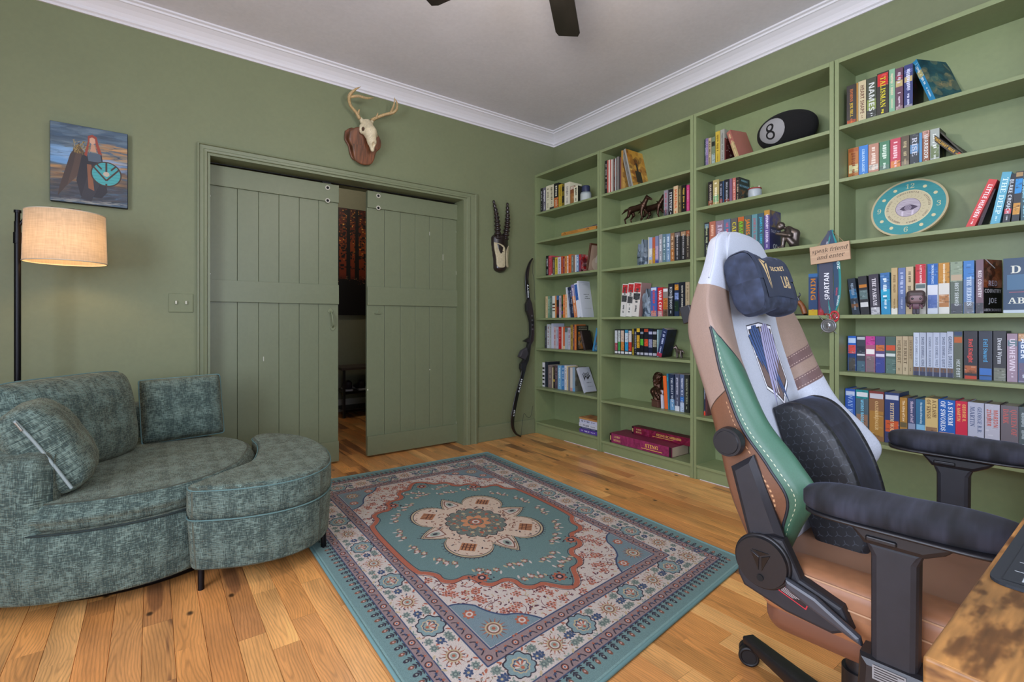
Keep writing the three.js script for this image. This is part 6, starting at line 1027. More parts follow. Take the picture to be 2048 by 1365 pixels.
  // sprays on the teal field
  const spray = (x, y, a) => { for (const [d, e, r] of [[0, 0, 0.017], [0.036, 0.014, 0.016], [-0.036, 0.008, 0.016]]) flower(x + Math.cos(a) * d - Math.sin(a) * e, y + Math.sin(a) * d + Math.cos(a) * e, r, [C.brown, C.pink, C.cream], 6); for (let k = 0; k < 6; k++) leafy(x + Math.cos(a) * (k - 2.5) * 0.022, y + Math.sin(a) * (k - 2.5) * 0.022, a + (k % 2 ? 1.2 : -1.4), 0.024, k % 2 ? C.tan : C.cream); };
  for (let k = 0; k < 16; k++) { const a = (k + 0.5) / 16 * Math.PI * 2; spray(cx + Math.cos(a) * 0.385, cy + Math.sin(a) * (0.44 + 0.04 * (k % 2)), a + 1.5); }
  for (const q of [-1, 1]) { spray(cx - 0.09, cy + q * 0.53, 0.3); spray(cx + 0.09, cy + q * 0.53, -0.3); }
  for (const [x, y] of [[0, 0.6], [0, -0.6], [0.26, 0.42], [-0.26, 0.42], [0.26, -0.42], [-0.26, -0.42]]) { const X = cx + x, Y = cy + y; for (let i = 0; i < 26; i++) F(C.dark, () => g.arc(X + rr(-0.05, 0.05), Y + rr(-0.04, 0.04), 0.004, 0, 7)); flower(X, Y, 0.03, [C.rust, C.dark, C.pink]); }
  // medallion
  const lobes = (s, n, depth, ph) => { for (let k = 0; k <= 160; k++) { const a = k / 160 * Math.PI * 2, q = s * (1 - depth + depth * Math.pow(Math.abs(Math.cos((a + ph) * n / 2)), 0.7)); g[k ? 'lineTo' : 'moveTo'](cx + Math.cos(a) * q * 0.94, cy + Math.sin(a) * q * 1.05); } };
  const star = (d) => { for (let k = 0; k <= 240; k++) { const a = k / 240 * Math.PI * 2, da = Math.abs(((a + Math.PI / 8) % (Math.PI / 2)) - Math.PI / 8 - 0), e = Math.abs(((a - Math.PI / 4 + Math.PI / 4 + Math.PI / 2) % (Math.PI / 2)) - Math.PI / 4); const diag = 0.2 + 0.145 * Math.pow(Math.max(0, Math.cos(e * 3.1)), 0.45), ax = 0.2 + 0.13 * Math.max(0, 1 - (Math.PI / 4 - e) / 0.36); const q = Math.max(diag, ax) + d; g[k ? 'lineTo' : 'moveTo'](cx + Math.cos(a) * q * 0.94, cy + Math.sin(a) * q * 1.05); } };
  for (let k = 0; k < 110; k++) { const a = k / 110 * Math.PI * 2, q = 0.335; SK(C.dark, 0.003, () => { const e = Math.abs((a % (Math.PI / 2)) - Math.PI / 4), r = Math.max(0.2 + 0.145 * Math.pow(Math.max(0, Math.cos(e * 3.1)), 0.45), 0.2 + 0.13 * Math.max(0, 1 - (Math.PI / 4 - e) / 0.36)); g.moveTo(cx + Math.cos(a) * r * 0.94, cy + Math.sin(a) * r * 1.05); g.lineTo(cx + Math.cos(a + 0.02) * (r + 0.016) * 0.94, cy + Math.sin(a + 0.02) * (r + 0.016) * 1.05); }); }
  F(C.dark, () => star(0.006)); F(C.tan, () => star(0)); F(C.dark, () => star(-0.01)); F('#cdb6a2', () => star(-0.014));
  g.save(); g.beginPath(); star(-0.018); g.clip(); for (let k = 0; k < 420; k++) { const a = rnd() * 6.3, q = rr(0.13, 0.33); leafy(cx + Math.cos(a) * q * 0.94, cy + Math.sin(a) * q * 1.05, rnd() * 6.3, rr(0.01, 0.02), [C.brown, C.dark, '#9a6a58', C.brown][k % 4]); } g.restore();
  for (let k = 0; k < 8; k++) {
    const a = k / 8 * Math.PI * 2, rq = k % 2 ? 0.255 : 0.245, X = cx + Math.cos(a) * rq * 0.94, Y = cy + Math.sin(a) * rq * 1.05; g.save(); g.translate(X, Y); g.rotate(a + Math.PI / 2);
    if (k % 2 === 0) { F(C.brown, () => { g.moveTo(0, -0.062); g.quadraticCurveTo(0.04, -0.02, 0.034, 0.04); g.lineTo(-0.034, 0.04); g.quadraticCurveTo(-0.04, -0.02, 0, -0.062); }); F(C.cream, () => { g.moveTo(0, -0.052); g.quadraticCurveTo(0.032, -0.018, 0.028, 0.034); g.lineTo(-0.028, 0.034); g.quadraticCurveTo(-0.032, -0.018, 0, -0.052); }); F(C.sage, () => g.ellipse(0, -0.004, 0.018, 0.026, 0, 0, 7)); F(C.dark, () => g.ellipse(0, -0.004, 0.008, 0.013, 0, 0, 7)); }
    else { F('#cdb7a6', () => g.ellipse(0, 0, 0.052, 0.05, 0, 0, 7)); g.fillStyle = '#b57c56'; g.fillRect(-0.036, -0.035, 0.072, 0.066); g.fillStyle = '#5c3428'; for (const q of [-0.026, -0.009, 0.009, 0.024]) g.fillRect(q - 0.003, -0.032, 0.006, 0.06); g.fillRect(-0.032, -0.008, 0.064, 0.006); g.fillRect(-0.032, 0.012, 0.064, 0.005); }
    g.restore();
  }
  F(C.dark, () => lobes(0.162, 16, 0.12, 0)); F('#6b746c', () => lobes(0.157, 16, 0.12, 0));
  for (let k = 0; k < 150; k++) { const a = rnd() * 6.3, q = rr(0.07, 0.15); leafy(cx + Math.cos(a) * q * 0.94, cy + Math.sin(a) * q * 1.05, rnd() * 6.3, 0.014, [C.brown, '#4c5450', C.rust, C.tan][k % 4]); }
  for (let k = 0; k < 16; k++) { const a = k / 16 * Math.PI * 2; F(k % 2 ? C.rust : C.tan, () => g.arc(cx + Math.cos(a) * 0.115 * 0.94, cy + Math.sin(a) * 0.115 * 1.05, 0.01, 0, 7)); }
  flower(cx, cy, 0.075, ['#c98a62', '#5e6a60', C.cream], 8); flower(cx, cy, 0.036, [C.rust, C.cream, C.brown], 8);
  // woven grain
  { const id = g.getImageData(0, 0, c.width, c.height), d = id.data; for (let i = 0; i < d.length; i += 4) { const p = i / 4, f = 0.9 + 0.2 * hash(p % c.width, Math.floor(p / c.width), 5); d[i] *= f; d[i + 1] *= f; d[i + 2] *= f; } g.putImageData(id, 0, 0); }
  const quad = [[-2.44, 0.25], [-0.964, 0.327], [-1.031, 2.36], [-2.475, 2.53]];        // far left, far right, near right, near left
  const P = (u, v) => [lerp(lerp(quad[0][0], quad[1][0], u), lerp(quad[3][0], quad[2][0], u), v), lerp(lerp(quad[0][1], quad[1][1], u), lerp(quad[3][1], quad[2][1], u), v)];
  const r = thing('area_rug', 'teal and cream oriental patterned area rug with central medallion', 'rug');
  const HT = 0.011, pile = gridGeo(60, 80, (u, v) => { const p = P(u, v); return [p[0], HT + 0.0012 * (fbm(p[0] * 3, p[1] * 3, 1, 2) - 0.5), p[1], u, 1 - v]; }, { flip: true });
  const rugTex = texOf(c); rugTex.wrapS = rugTex.wrapT = THREE.ClampToEdgeWrapping;
  const bump = pixelTex(256, 256, (u, v) => { const f = 255 * hash(Math.floor(u * 256), Math.floor(v * 256), 8); return [f, f, f]; }, false, [8, 11]);
  obj('pile', pile, new THREE.MeshPhysicalMaterial({ map: rugTex, roughness: 0.95, bumpMap: bump, bumpScale: 0.0015, sheen: 0.3, sheenRoughness: 0.6 }), r);
  const e = []; for (let k = 0; k < 4; k++) { const a = quad[k], b = quad[(k + 1) % 4]; e.push(tube([[a[0], 0.0068, a[1]], [(a[0] + b[0]) / 2, 0.0068, (a[1] + b[1]) / 2], [b[0], 0.0068, b[1]]], 0.0066, 12, 8)); }
  obj('bound_edge', e, mat('#6c9090', 0.9), r);
  obj('backing', gridGeo(2, 2, (u, v) => { const p = P(u, v); return [p[0], 0.001, p[1]]; }), mat('#8a8474', 0.9), r);
}

// ---------------------------------------------------------------- fabric and soft shapes
const chenille = (() => {
  const f = (u, v) => {
    const a = fbm(u * 14, v * 150, 1, 2), b = fbm(u * 150, v * 14, 2, 2), c = fbm(u * 5, v * 5, 3, 4), d = hash(Math.floor(u * 512), Math.floor(v * 512), 4);
    return 0.50 * a + 0.38 * b + 0.30 * c + 0.10 * (d - 0.5);
  };
  const map = pixelTex(512, 512, (u, v) => { const t = smooth(0.42, 0.74, f(u, v)); return [lerp(52, 114, t), lerp(68, 134, t), lerp(64, 124, t)]; }, true, [5.6, 5.6]);
  const bump = pixelTex(512, 512, (u, v) => { const t = 255 * smooth(0.4, 0.8, f(u, v)); return [t, t, t]; }, false, [5.6, 5.6]);
  return new THREE.MeshPhysicalMaterial({ map, bumpMap: bump, bumpScale: 0.002, roughness: 0.88, sheen: 0.8, sheenRoughness: 0.4, sheenColor: new THREE.Color('#c8b488') });
})();
function softPuck(rad, y0, y1, re, puff, o = {}) {           // round cushion: rad(theta) outline, rounded rims, domed top
  const n = o.n || 96, prof = [], rings = [];
  const K = 6;
  for (let i = 0; i <= K; i++) { const a = i / K * Math.PI / 2; prof.push([re * (1 - Math.sin(a)), y0 + re * (1 - Math.cos(a)), 1]); }
  for (let i = 1; i < 4; i++) prof.push([-(o.belly || 0) * Math.sin(i / 4 * Math.PI), lerp(y0 + re, y1 - re, i / 4), 1]);
  for (let i = 0; i <= K; i++) { const a = i / K * Math.PI / 2; prof.push([re * (1 - Math.cos(a)), y1 - re + re * Math.sin(a), 1]); }
  const seg = []; for (const [ins, y] of prof) seg.push((t) => { const r = rad(t) - ins; return [Math.cos(t) * r, y, Math.sin(t) * r]; });
  for (let i = 1; i <= 8; i++) { const k = 1 - i / 8; seg.push((t) => { const r = (rad(t) - re) * k; return [Math.cos(t) * r, y1 + puff * (1 - k * k) + (o.wr || 0) * (fbm(Math.cos(t) * r * 9, Math.sin(t) * r * 9, 2, 3) - 0.5) * (1 - k * k * k), Math.sin(t) * r]; }); }
  const g = gridGeo(n, seg.length - 1, (u, v) => { const j = Math.round(v * (seg.length - 1)), p = seg[j](u * Math.PI * 2), top = j > prof.length - 3; return top ? [...p, p[0], p[2]] : [...p, u * Math.PI * 2 * 0.6, p[1]]; }, { flip: true });
  return weldNormals(g);
}
function pillowGeo(w, h, t, o = {}) {                        // throw pillow in xy, thickness along z
  const N = 28, sh = (s) => gridGeo(N, N, (a, b) => {
    const u = a * 2 - 1, v = b * 2 - 1, e = (1 - Math.pow(Math.abs(u), 3)) * (1 - Math.pow(Math.abs(v), 3));
    const pin = 1 - 0.05 * (1 - Math.pow(Math.abs(v), 2)) , pin2 = 1 - 0.05 * (1 - Math.pow(Math.abs(u), 2));
    const rnd_ = 1 - (o.round || 0.06) * Math.pow(Math.abs(u * v), 3);
    return [u * w / 2 * pin * rnd_, v * h / 2 * pin2 * rnd_, s * (t / 2 * Math.pow(Math.max(e, 0), 0.42) + (o.wr || 0.004) * (fbm(u * 3 + 7, v * 3, s, 3) - 0.5) * e), u * w / 2, v * h / 2];
  }, { flip: s < 0 });
  return weldNormals(merge([sh(1), sh(-1)]));
}
function pillowSeam(w, h, r, o = {}) {
  const pts = [], N = 10, q = (u, v) => { const pin = 1 - 0.05 * (1 - v * v), pin2 = 1 - 0.05 * (1 - u * u), k = 1 - (o.round || 0.06) * Math.pow(Math.abs(u * v), 3); return V(u * w / 2 * pin * k, v * h / 2 * pin2 * k, 0); };
  for (let i = 0; i < N; i++) pts.push(q(-1 + 2 * i / N, -1)); for (let i = 0; i < N; i++) pts.push(q(1, -1 + 2 * i / N)); for (let i = 0; i < N; i++) pts.push(q(1 - 2 * i / N, 1)); for (let i = 0; i < N; i++) pts.push(q(-1, 1 - 2 * i / N));
  return tube(pts, r, 120, 6, true);
}
M.piping = mat('#5c7a78', 0.85);
M.metal = new THREE.MeshPhysicalMaterial({ color: '#17161a', roughness: 0.35, metalness: 0.6 });

// ---------------------------------------------------------------- swivel sofa
{
  const S = [-3.08, 0.616], egg = curve1([[-Math.PI, 0.6], [-1.57, 0.55], [-0.8, 0.475], [0, 0.483], [0.44, 0.492], [0.87, 0.545], [1.31, 0.595], [1.75, 0.605], [Math.PI, 0.6]]), rad = (t) => egg(t > Math.PI ? t - Math.PI * 2 : t), s = thing('swivel_sofa', 'round teal chenille swivel sofa with wrapped back', 'sofa', [S[0], 0, S[1]]);
  obj('swivel_ring', [new THREE.TorusGeometry(0.47, 0.016, 10, 72).rotateX(Math.PI / 2).translate(0.02, 0.017, 0.02), cyl(0.44, 0.44, 0.05, 0.02, 0.006, 0.02, 48)], M.metal, s);
  obj('base_drum', softPuck((t) => rad(t), 0.052, 0.29, 0.02, 0.0, { belly: 0.012 }), chenille, s);
  obj('seat_cushion', softPuck((t) => rad(t) - 0.012, 0.285, 0.385, 0.032, 0.014, { belly: 0.012, wr: 0.012 }), chenille, s);
  // wrapped back: rounded wall swept round the rear of the seat
  const a0 = 112 * Math.PI / 180, a1 = 304 * Math.PI / 180, Ro = 0.602, Ri = 0.465, yb = 0.05;
  const sec = (k, th, top) => {                                // closed rounded section, k in 0..1
    const pts = [[Ro, yb + 0.02], [Ro + 0.006, 0.3], [Ro - 0.004, top - 0.05], [Ro - 0.03, top - 0.012], [Ro - 0.07, top], [Ri + 0.035, top - 0.008], [Ri + 0.008, top - 0.04], [Ri, 0.3], [Ri + 0.02, yb + 0.02]];
    const c = new THREE.CatmullRomCurve3(pts.map((p) => V(p[0], p[1], 0)), true, 'catmullrom', 0.35), p = c.getPoint(k); return [p.x, p.y];
  };
  const topY = (t) => 0.57 - 0.0 * t;
  const wall = gridGeo(90, 44, (u, v) => {
    const e = Math.min(1, Math.min(u, 1 - u) / 0.035), sh = Math.sqrt(1 - (1 - e) * (1 - e));      // close the ends softly
    const th = lerp(a0, a1, u), q = sec(v, th, topY(u)), mr = (Ro + Ri) / 2, my = 0.3; const r = mr + (q[0] - mr) * sh, y = my + (q[1] - my) * (0.9 + 0.1 * sh);
    return [Math.cos(th) * r, y, Math.sin(th) * r, th * 0.6, v * 1.4];
  });
  obj('wrapped_back', weldNormals(wall), chenille, s);
  const cap = (u) => { const th = lerp(a0, a1, u), sh = shapeOf(Array.from({ length: 40 }, (_, i) => { const q = sec(i / 40, th, 0.57), mr = (Ro + Ri) / 2; return [mr + (q[0] - mr) * 0.3, 0.3 + (q[1] - 0.3) * 0.93]; })); const g = new THREE.ShapeGeometry(sh); g.rotateY(0); g.applyMatrix4(new THREE.Matrix4().makeBasis(V(Math.cos(th), 0, Math.sin(th)), V(0, 1, 0), V(-Math.sin(th), 0, Math.cos(th)))); return g; };
  for (const u of [0, 1]) obj('arm_end', cap(u), chenille, s);
  obj('seam', [tube(Array.from({ length: 60 }, (_, i) => { const t = i / 60 * Math.PI * 2, r = rad(t) - 0.004; return V(Math.cos(t) * r, 0.287, Math.sin(t) * r); }), 0.004, 120, 6, true)], mat('#24302f', 0.9), s);
  // large loose back cushion
  const b = thing('back_cushion', 'large sagging teal back cushion at the rear of the swivel sofa', 'cushion', [-3.295, 0.575, 0.665]);
  b.rotation.order = 'YXZ'; b.rotation.y = 51.7 * Math.PI / 180; b.rotation.x = -0.16;
  obj('cover', pillowGeo(0.62, 0.42, 0.24, { wr: 0.03, round: 0.1 }), chenille, b);
  obj('piping', pillowSeam(0.62, 0.42, 0.004, { round: 0.1 }), M.piping, b);
  const p = thing('throw_pillow', 'square dark teal throw pillow leaning at the far end of the sofa', 'pillow', [-2.885, 0.553, 0.335], 0, 'throw pillows on the sofa');
  p.rotation.order = 'YXZ'; p.rotation.y = 0.12; p.rotation.x = -0.22; p.rotation.z = 0.02;
  obj('cover', pillowGeo(0.375, 0.335, 0.17, { wr: 0.02 }), chenille, p);
  obj('piping', pillowSeam(0.375, 0.335, 0.004), M.piping, p);
  const z = thing('throw_pillow', 'zipped teal throw pillow standing on its edge by the sofa arm', 'pillow', [-3.315, 0.55, 0.96], 0, 'throw pillows on the sofa');
  { const q = 29 * Math.PI / 180; z.quaternion.setFromRotationMatrix(new THREE.Matrix4().makeBasis(V(0, 0, -1), V(-Math.sin(q), Math.cos(q), 0), V(Math.cos(q), Math.sin(q), 0))); }
  obj('cover', pillowGeo(0.34, 0.37, 0.2, { wr: 0.02, round: 0.14 }), chenille, z);
  obj('zipper', tube([[-0.166, -0.15, 0.002], [-0.163, -0.05, 0.004], [-0.162, 0.05, 0.004], [-0.165, 0.14, 0.0]], 0.0055, 20, 6), mat('#8a9898', 0.5), z);
  obj('zip_pull', rbx(-0.174, -0.166, 0.1, 0.135, -0.003, 0.003, 0.002), mat('#a8a8a4', 0.3, { metalness: 0.8 }), z);
}
// ---------------------------------------------------------------- crescent ottoman
{
  const out = [[-2.912, 1.215], [-2.8, 1.11], [-2.672, 0.99], [-2.618, 0.84], [-2.588, 0.66], [-2.588, 0.5], [-2.55, 0.45], [-2.478, 0.46], [-2.385, 0.57], [-2.335, 0.72], [-2.325, 0.92], [-2.355, 1.12], [-2.41, 1.25], [-2.5, 1.335], [-2.62, 1.365], [-2.75, 1.345], [-2.86, 1.295], [-2.905, 1.26]];
  const o = thing('ottoman', 'crescent teal chenille ottoman on thin black legs', 'ottoman', [-2.6, 0, 1.0]);
  const pts = out.map(([x, z]) => [x + 2.6, -(z - 1.0)]);
  const lay = (y0, y1, ins, bev) => { const g = prism(shapeOf(pts, true), y1 - y0, bev, { bseg: 5 }); g.rotateX(-Math.PI / 2); g.translate(0, y0, 0); return toCreasedNormals(g, 0.7); };
  const lid = lay(0.262, 0.392, 0, 0.028), body = lay(0.075, 0.27, 0, 0.012);
  { const p = body.attributes.position; for (let i = 0; i < p.count; i++) { const k = lerp(0.955, 0.995, clamp((p.getY(i) - 0.075) / 0.19, 0, 1)); p.setX(i, p.getX(i) * k); p.setZ(i, p.getZ(i) * k); } }
  boxUV(lid); boxUV(body);
  obj('cushion_lid', lid, chenille, o); obj('body', body, chenille, o);
  const sp = new THREE.SplineCurve(pts.concat([pts[0]]).map((p) => new THREE.Vector2(p[0], p[1]))).getPoints(120);
  obj('piping', [tube(sp.slice(0, -1).map((p) => V(p.x * 0.998, 0.268, -p.y * 0.998)), 0.003, 160, 6, true), tube(sp.slice(0, -1).map((p) => V(p.x * 0.99, 0.376, -p.y * 0.99)), 0.0028, 160, 6, true)], M.piping, o);
  for (const [x, z] of [[-2.868, 1.252], [-2.408, 1.192], [-2.52, 0.5], [-2.66, 0.95]]) obj('leg', rod([x + 2.6, x > -2.45 ? 0.0125 : 0, z - 1], [x + 2.6, 0.13, z - 1], 0.011, 14), M.metal, o);
}

// ---------------------------------------------------------------- floor lamp
{
  const L = thing('floor_lamp', 'black floor lamp with a lit linen drum shade beside the sofa', 'lamp', [-3.508, 0, 0.28]);
  obj('base', [cyl(0.13, 0.13, 0.02, 0, 0, 0, 40), cyl(0.03, 0.014, 0.03, 0, 0.02, 0, 20)], M.metal, L);
  obj('pole', [cyl(0.012, 0.012, 1.42, 0, 0.04, 0, 16), cyl(0.0095, 0.0095, 0.06, 0, 1.45, 0, 16), cyl(0.013, 0.013, 0.012, 0, 1.5, 0, 16), cyl(0.015, 0.015, 0.05, 0, 1.36, 0, 16)], M.metal, L);
  const sx = 0.17, sz = 0.055;
  obj('arm', [rod([0, 1.43, 0], [0.045, 1.52, 0.012], 0.006), rod([0.045, 1.52, 0.012], [sx + 0.03, 1.53, sz + 0.006], 0.006)], M.metal, L);
  obj('arm_cap', [rbx(sx - 0.055, sx + 0.055, 1.522, 1.534, sz - 0.012, sz + 0.012, 0.005), rod([sx, 1.42, sz], [sx, 1.525, sz], 0.005)], mat('#6a4428', 0.5), L);
  const linen = pixelTex(512, 256, (u, v) => { const t = 0.5 * fbm(u * 24, v * 200, 1, 2) + 0.5 * fbm(u * 300, v * 18, 2, 2), f = 0.86 + 0.24 * t; return [190 * f, 176 * f, 154 * f]; });
  const sh = new THREE.LatheGeometry([[0.147, 1.278], [0.149, 1.278], [0.143, 1.508], [0.141, 1.508]].map((p) => new THREE.Vector2(p[0], p[1])), 64); sh.translate(sx, 0, sz);
  obj('lamp_shade', sh, new THREE.MeshPhysicalMaterial({ map: linen, roughness: 0.95, transmission: 0.4, thickness: 0, side: THREE.DoubleSide }), L);
  obj('shade_rim', [new THREE.TorusGeometry(0.148, 0.0025, 8, 60).rotateX(Math.PI / 2).translate(sx, 1.279, sz), new THREE.TorusGeometry(0.142, 0.0025, 8, 60).rotateX(Math.PI / 2).translate(sx, 1.507, sz)], mat('#c9bda6', 0.8), L);
  const bulb = new THREE.SphereGeometry(0.03, 20, 14); bulb.translate(sx, 1.37, sz);
  obj('bulb', bulb, new THREE.MeshPhysicalMaterial({ color: '#fff2d8', emissive: '#ffd9a0', emissiveIntensity: 2, roughness: 0.4 }), L);
  const pl = new THREE.PointLight('#ffcb94', 0.25); pl.position.set(-3.508 + sx, 1.37, 0.28 + sz); pl.castShadow = true; pl.shadow.radius = 1.5; scene.add(pl);
}
// ---------------------------------------------------------------- painting
{
  const [c, g] = canvas(620, 820), W = 620, Hh = 820;
  const blot = (n, cols, x0, x1, y0, y1, lx, ly) => { for (let i = 0; i < n; i++) { g.globalAlpha = 0.35; g.fillStyle = cols[Math.floor(rnd() * cols.length)]; g.beginPath(); g.ellipse(rr(x0, x1), rr(y0, y1), rr(lx * 0.4, lx), rr(ly * 0.4, ly), rr(-0.25, 0.15), 0, 7); g.fill(); } g.globalAlpha = 1; };
  g.fillStyle = '#42586c'; g.fillRect(0, 0, W, Hh);
  blot(160, ['#5c7488', '#31404e', '#3f5a74', '#6a7c88'], 0, W, 0, 330, 160, 26); blot(60, ['#7aa4cc', '#8cb0d4', '#5f8fc0'], 0, 260, 250, 420, 120, 22); blot(70, ['#d09a58', '#c08448', '#e0b070', '#8a6a50'], 380, W, 150, 420, 110, 14); blot(30, ['#7c9cc8'], 350, W, 330, 480, 90, 20);
  blot(160, ['#6a5038', '#8a6a44', '#4a3a30', '#b08450'], 0, W, 450, 600, 110, 16); blot(200, ['#33343c', '#262a34', '#42424a', '#5a4a40'], 0, W, 590, 800, 100, 18);
  blot(50, ['#8a8a84', '#a4a096'], 0, W, 780, 815, 60, 8);
  // cloaked figure with a round shield
  const F = (col, p) => { g.fillStyle = col; g.beginPath(); p.forEach((q, i) => g[i ? 'lineTo' : 'moveTo'](q[0], q[1])); g.fill(); };
  g.save(); g.translate(320, 430); g.scale(1.2, 1.16); g.translate(-330, -430);
  F('#3a2e2a', [[250, 210], [190, 330], [120, 640], [110, 720], [200, 560], [260, 420]]); F('#4a3a32', [[240, 230], [210, 420], [170, 620], [250, 500], [290, 300]]);
  F('#22222a', [[270, 300], [400, 300], [440, 640], [400, 700], [260, 700], [230, 560]]); F('#2c2c34', [[300, 520], [260, 720], [330, 740], [390, 560]]);
  for (let i = 0; i < 140; i++) { g.strokeStyle = ['#8a7438', '#6a5628', '#a89050'][i % 3]; g.lineWidth = 3; const x = rr(210, 320), y = rr(190, 300); g.beginPath(); g.moveTo(x, y); g.lineTo(x + rr(-14, 6), y + rr(8, 26)); g.stroke(); }
  F('#4a5868', [[300, 290], [390, 290], [400, 370], [310, 370]]); F('#7a5038', [[300, 400], [330, 400], [350, 640], [310, 620]]);
  F('#c49a80', [[318, 150], [352, 146], [358, 196], [336, 214], [318, 196]]); F('#b58a70', [[330, 210], [350, 210], [366, 280], [320, 280]]);
  F('#8c3c2c', [[305, 200], [306, 140], [336, 122], [366, 140], [376, 200], [404, 300], [376, 290], [358, 210], [356, 160], [334, 146], [318, 160], [312, 230], [300, 330], [282, 320]]);
  g.fillStyle = '#3a2c24'; g.beginPath(); g.ellipse(432, 470, 108, 116, 0, 0, 7); g.fill(); g.fillStyle = '#3f9aa0'; g.beginPath(); g.ellipse(432, 470, 98, 106, 0, 0, 7); g.fill();
  g.save(); g.beginPath(); g.ellipse(432, 470, 98, 106, 0, 0, 7); g.clip(); g.strokeStyle = '#2c6a70'; g.lineWidth = 2; for (let i = 0; i < 7; i++) { g.beginPath(); g.moveTo(330, 385 + i * 28); g.lineTo(540, 380 + i * 28); g.stroke(); }
  g.strokeStyle = '#3c2c24'; g.lineWidth = 13; for (const l of [[432, 360, 432, 450], [432, 560, 432, 590], [340, 410, 432, 530], [524, 410, 432, 530], [360, 380, 400, 430], [504, 380, 464, 430]]) { g.beginPath(); g.moveTo(l[0], l[1]); g.lineTo(l[2], l[3]); g.stroke(); } g.restore();
  g.fillStyle = '#b0a89a'; g.beginPath(); g.arc(432, 470, 22, 0, 7); g.fill(); g.restore();
  const p = thing('canvas_painting', 'small painting of a red-haired warrior with a round teal shield', 'painting', [-3.276, 1.822, 0]); p.rotation.z = 0;
  obj('canvas_body', rbx(-0.155, 0.155, -0.203, 0.203, 0.003, 0.036, 0.003), mat('#2b3440', 0.7), p);
  const f = new THREE.PlaneGeometry(0.306, 0.402); f.translate(0, 0, 0.0366); obj('painted_face', f, new THREE.MeshPhysicalMaterial({ map: texOf(c), roughness: 0.55 }), p);
}
